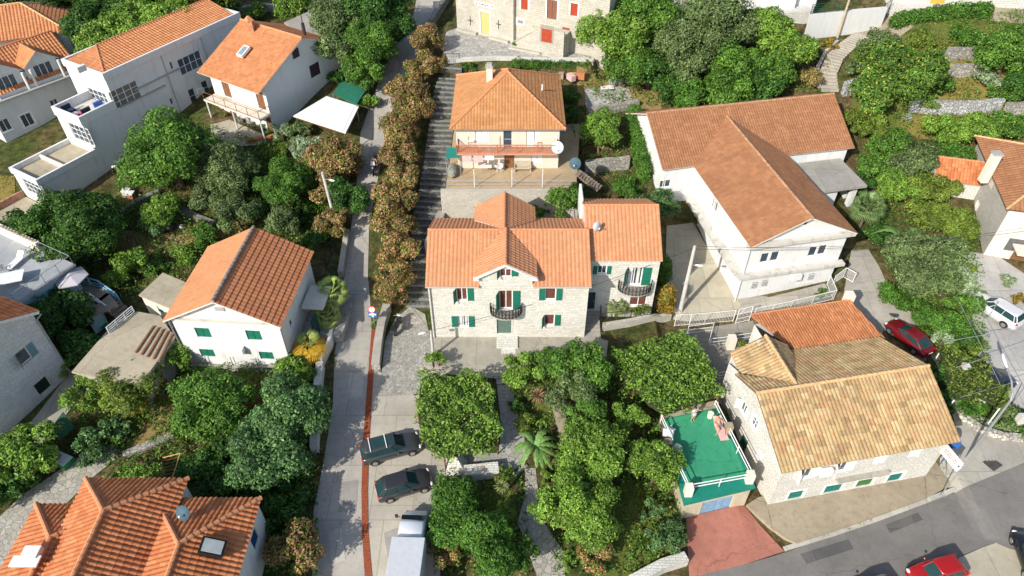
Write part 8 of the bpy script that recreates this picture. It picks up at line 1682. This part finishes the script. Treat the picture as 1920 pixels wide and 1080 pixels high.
g = G(965, 880); mb = MB(); M = Matrix.Translation(g) @ Matrix.Rotation(.75, 4, 'Z'); mb.box(-.9, .9, -.12, .12, 0, .3, M); mb.box(-.9, .9, -.12, .12, .0, .16, M @ Matrix.Translation((0, -.4, 0))); tag(mb.build('stone_step', m_plain('grey_beam', (.36, .34, .3), .9, .3)), 'two long stone treads at the end of the garden path', 'steps')
# bits of the left garden
for px, py, lb_ in ((240, 366, 'white topped beehive box in the garden below the stepped building'), (247, 372, 'terracotta coloured box beside the white topped beehive')):
    g = G(px, py); t = thing('hive_box', lb_, 'box', tuple(g)); mb = MB(); mb.box(g.x - .35, g.x + .35, g.y - .35, g.y + .35, g.z - .1, g.z + .65); mb.build('box', CREAM if px == 240 else TERRAC, t); mb = MB(); mb.box(g.x - .4, g.x + .4, g.y - .4, g.y + .4, g.z + .65, g.z + .72); mb.build('lid', PLASTIC, t)
g = G(238, 368); t = thing('garden_lamp', 'thin post with a flat lamp in front of the stepped building', 'lamp', tuple(g)); mb = MB(); mb.tube([g, g + Vector((-.3, .6, 3.2))], .04, 6); build_each(mb, 'post', IRON, t); mb = MB(); mb.box(g.x - .6, g.x, g.y + .5, g.y + .75, g.z + 3.2, g.z + 3.3); mb.build('lamp', PLASTIC, t)
for i, (px, py) in enumerate([(262, 470), (292, 478), (318, 492), (276, 450), (212, 470), (232, 455)]): g = G(px, py); mb = MB(); mb.tube([g - Vector((0, 0, .1)), g + Vector((.05, .05, 1.7))], .03, 5); tag(mb.build('garden_stake', DARKW), 'dark stake in the vegetable patch left of the white house', 'stake', 'stakes in the vegetable patch')
for i, (px, py) in enumerate([(393, 690), (440, 692), (487, 693)]): g = G(px, py); mb = MB(); mb.tube([g, g + Vector((0, 0, 1.5))], .03, 5); tag(mb.build('fence_stake', IRON), 'dark stake on the low wall under the white house', 'stake', 'stakes under the white house')
g = G(330, 425); t = thing('rubble_pile', 'heap of sticks and buckets in the left garden', 'pile', tuple(g)); 
for k in range(9): a = random.random() * PI; mb = MB(); mb.tube([g + Vector((math.cos(a) * .8, math.sin(a) * .5, .1)), g + Vector((-math.cos(a) * .8, -math.sin(a) * .5, .35))], .03, 4); mb.build('stick', BARK, t)
for dx in (-.7, .7): mb = MB(); mb.lathe(g + Vector((dx, -.3, 0)), [(.16, 0), (.2, .35), (.15, .35)], 10); mb.build('bucket', PLASTIC, t)
t = thing('trellis', 'slatted brown wooden trellis on posts above the corner roofs', 'trellis', tuple(G(322, 885))); q = [P(*p, .6) for p in [(306, 858), (338, 850), (322, 900), (190, 902)]]
for a, b in ((0, 1), (1, 2)): mb = MB(); mb.tube([q[a], q[b]], .04, 5); build_each(mb, 'beam', WOODL, t)
for k in range(7): a = q[0].lerp(q[0] + (q[2] - q[1]), k / 7); mb = MB(); mb.tube([a, a + (q[1] - q[0])], .025, 4); mb.build('slat', WOOD, t)
canopy('vine pergola with bright leaves just above the tiled corner roofs', [(192, 885), (235, 868), (300, 860), (318, 885), (300, 905), (190, 912)], 1.8, 'bright', thick=.5, bump=.2)
g = G(100, 880); mb = MB(); mb.tube([g - Vector((0, 0, .2)), g + Vector((-.35, .3, 1.6))], .28, 10, .22); tag(mb.build('clay_column', m_plain('clay', (.30, .13, .07), .9, .3)), 'stout brown clay column beside the glass topped box', 'column')
t = thing('cold_frame', 'white framed glass box with a green base above the flagstones', 'box', tuple(G(118, 868))); g = G(118, 866); M = Matrix.Translation(g) @ Matrix.Rotation(-.4, 4, 'Z'); mb = MB(); mb.box(-.9, .9, -.5, .5, 0, .5, M); mb.build('base', GREENPL, t); mb = MB(); mb.box(-.85, .85, -.45, .45, .5, .56, M); mb.build('top', PLASTIC, t)
g = G(128, 795); t = thing('green_tarpaulin', 'dark green tarpaulin lean-to beside the alley', 'tarpaulin', tuple(g)); pts = [P(*p, -.2) for p in [(92, 808), (118, 772), (140, 800), (112, 826)]]; mb = MB(); mb.prism([p[:2] for p in pts], -.3, -.2); mb.build('sheet', m_plain('green_tarp', (.03, .10, .05), .7, .3), t)
for p in pts: mb = MB(); mb.tube([(p.x, p.y, Z(p.x, p.y)), (p.x, p.y, -.3)], .03, 4); build_each(mb, 'post', WOOD, t)
g = G(84, 808); mb = MB(); mb.box(-.35, .35, -.25, .25, 0, .3, Matrix.Translation(g) @ Matrix.Rotation(.4, 4, 'Z')); mb.box(-.3, .3, -.2, .2, .3, .34, Matrix.Translation(g) @ Matrix.Rotation(.4, 4, 'Z')); tag(mb.build('polystyrene_box', PLASTIC), 'white polystyrene box on the sunny strip beside the alley', 'box')
# patio of the balcony house
Zd = G(445, 235).z + .07
table('patio table with a cloth in front of the balcony house', 462, 228, Zd, .7, .45, PLASTIC, -30)
for px, py, an, lb_ in ((452, 232, 40, 'grey patio chair nearest the brown doors'), (470, 236, 160, 'grey patio chair in front of the patio table'), (478, 226, -60, 'white patio chair at the right end of the patio table')): chair(lb_, px, py, Zd, an, STEEL if an != -60 else PLASTIC)
for px, py, s_, lb_, pl_ in ((490, 238, .5, 'round potted plant at the right corner of the patio', 'bright'), (418, 212, .5, 'potted plant under the left end of the balcony', 'yellow'), (500, 250, .6, 'potted plant in the long terracotta trough on the patio edge', 'mid')):
    S(lb_, px, py, s_, pl_, h=.5, size=.1, n=3); 
g = G(492, 262); mb = MB(); mb.box(-1.6, 1.6, -.25, .25, 0, .4, Matrix.Translation(g) @ Matrix.Rotation(.35, 4, 'Z')); tag(mb.build('trough', TERRAC), 'long terracotta trough along the patio edge', 'planter')
g = G(412, 242); mb = MB(); mb.box(-.5, .5, -.5, .5, .06, .1, Matrix.Translation(g) @ Matrix.Rotation(.6, 4, 'Z')); tag(mb.build('hatch_cover', m_plain('pale_hatch', (.5, .48, .42), .8)), 'square pale hatch cover in the patio floor', 'cover')
# furniture on the stepped building terrace
F = FR((-41.85, 68.11), 59.5)
for u, v, m_, lb_ in ((-1.0, 1.0, CLOTHB, 'striped blue daybed on the furnished terrace, nearest the windows'), (-3.2, 3.2, m_plain('navy_cushion', (.03, .04, .08), .9), 'navy armchair at the far corner of the furnished terrace'), (-2.6, .8, m_plain('charcoal_cushion', (.05, .05, .06), .9), 'charcoal armchair at the near parapet of the furnished terrace')):
    q = F.p(u, v, 9.06); t = thing('armchair', lb_, 'armchair', tuple(q), None, math.radians(59)); mb = MB(); mb.box(-.5, .5, -.45, .45, .05, .42); mb.build('seat', m_, t, True); mb = MB(); mb.box(-.5, .5, .3, .5, .42, .85); mb.build('backrest', m_, t, True)
for u, v, m_, lb_ in ((-2.6, 2.0, m_plain('magenta_cloth', (.62, .08, .22), .9), 'magenta beanbag in the middle of the furnished terrace'), (-3.5, .7, m_plain('crimson_cloth', (.5, .04, .12), .9), 'crimson cushion by the near parapet of the furnished terrace'), (-3.2, 2.3, CLOTHW, 'white beanbag on the furnished terrace')): q = F.p(u, v, 9.2); mb = MB(); mb.ball(q, .4, .4, .22, 10, 7); tag(mb.build('beanbag', m_), lb_, 'beanbag')
# church square bits, planters
for px, py, lb_ in ((970, 90, 'stone trough on the church square'), (1049, 93, 'terracotta pot left of the arched staircase corner'), (1078, 92, 'stone bollard at the right end of the church square')): g = G(px, py); mb = MB(); mb.lathe(g, [(.35, -.05), (.42, .45), (.3, .45)], 8); tag(mb.build('planter', STONE_OLD if px != 1049 else TERRAC), lb_, 'planter')
g = G(810, 30); t = thing('notice_board', 'grey board on posts beside the lane at the top', 'sign', tuple(g)); mb = MB(); mb.box(g.x + .3, g.x + 1.1, g.y - .05, g.y, g.z + .8, g.z + 1.9); mb.build('board', STEEL, t); mb = MB(); mb.box(g.x + .4, g.x + 1.0, g.y - .06, g.y - .051, g.z + .95, g.z + 1.75); mb.build('poster', PLASTIC, t)
g = G(1065, 142); t = thing('clutter_heap', 'heap of garden tools and a yellow sheet behind the hipped house', 'pile', tuple(g))
for k, (dx, dy, m_) in enumerate(((0, 0, WOOD), (.9, .3, m_plain('yellow_sheet', (.6, .38, .04), .7)), (-.8, -.2, SIDEM), (.3, -.8, CLOTHP), (1.4, -.5, TERRAC), (-.3, .8, GREENPL))): mb = MB(); mb.box(-.5, .5, -.3, .3, -.1, .25 + .1 * k, Matrix.Translation(g + Vector((dx, dy, 0))) @ Matrix.Rotation(k * .7, 4, 'Z')); mb.build('box', m_, t)
# AC units on the L house
for px, py, F_, lb_ in ((1345, 434, 3, ''),):
    Fq = FR((20.7, 47.82), 11.3); a, b = Fq.xy(.35, 13.4), Fq.xy(.35, .25); wall_box(bpy.data.objects['house.002'], a, b, px, py, .9, .65, 'air_conditioner', PLASTIC, .02, .35)
    a, b = Fq.xy(.35, .25), Fq.xy(9.66, .25); wall_box(bpy.data.objects['house.002'], a, b, 1492, 517, .9, .6, 'air_conditioner', PLASTIC, .02, .35)
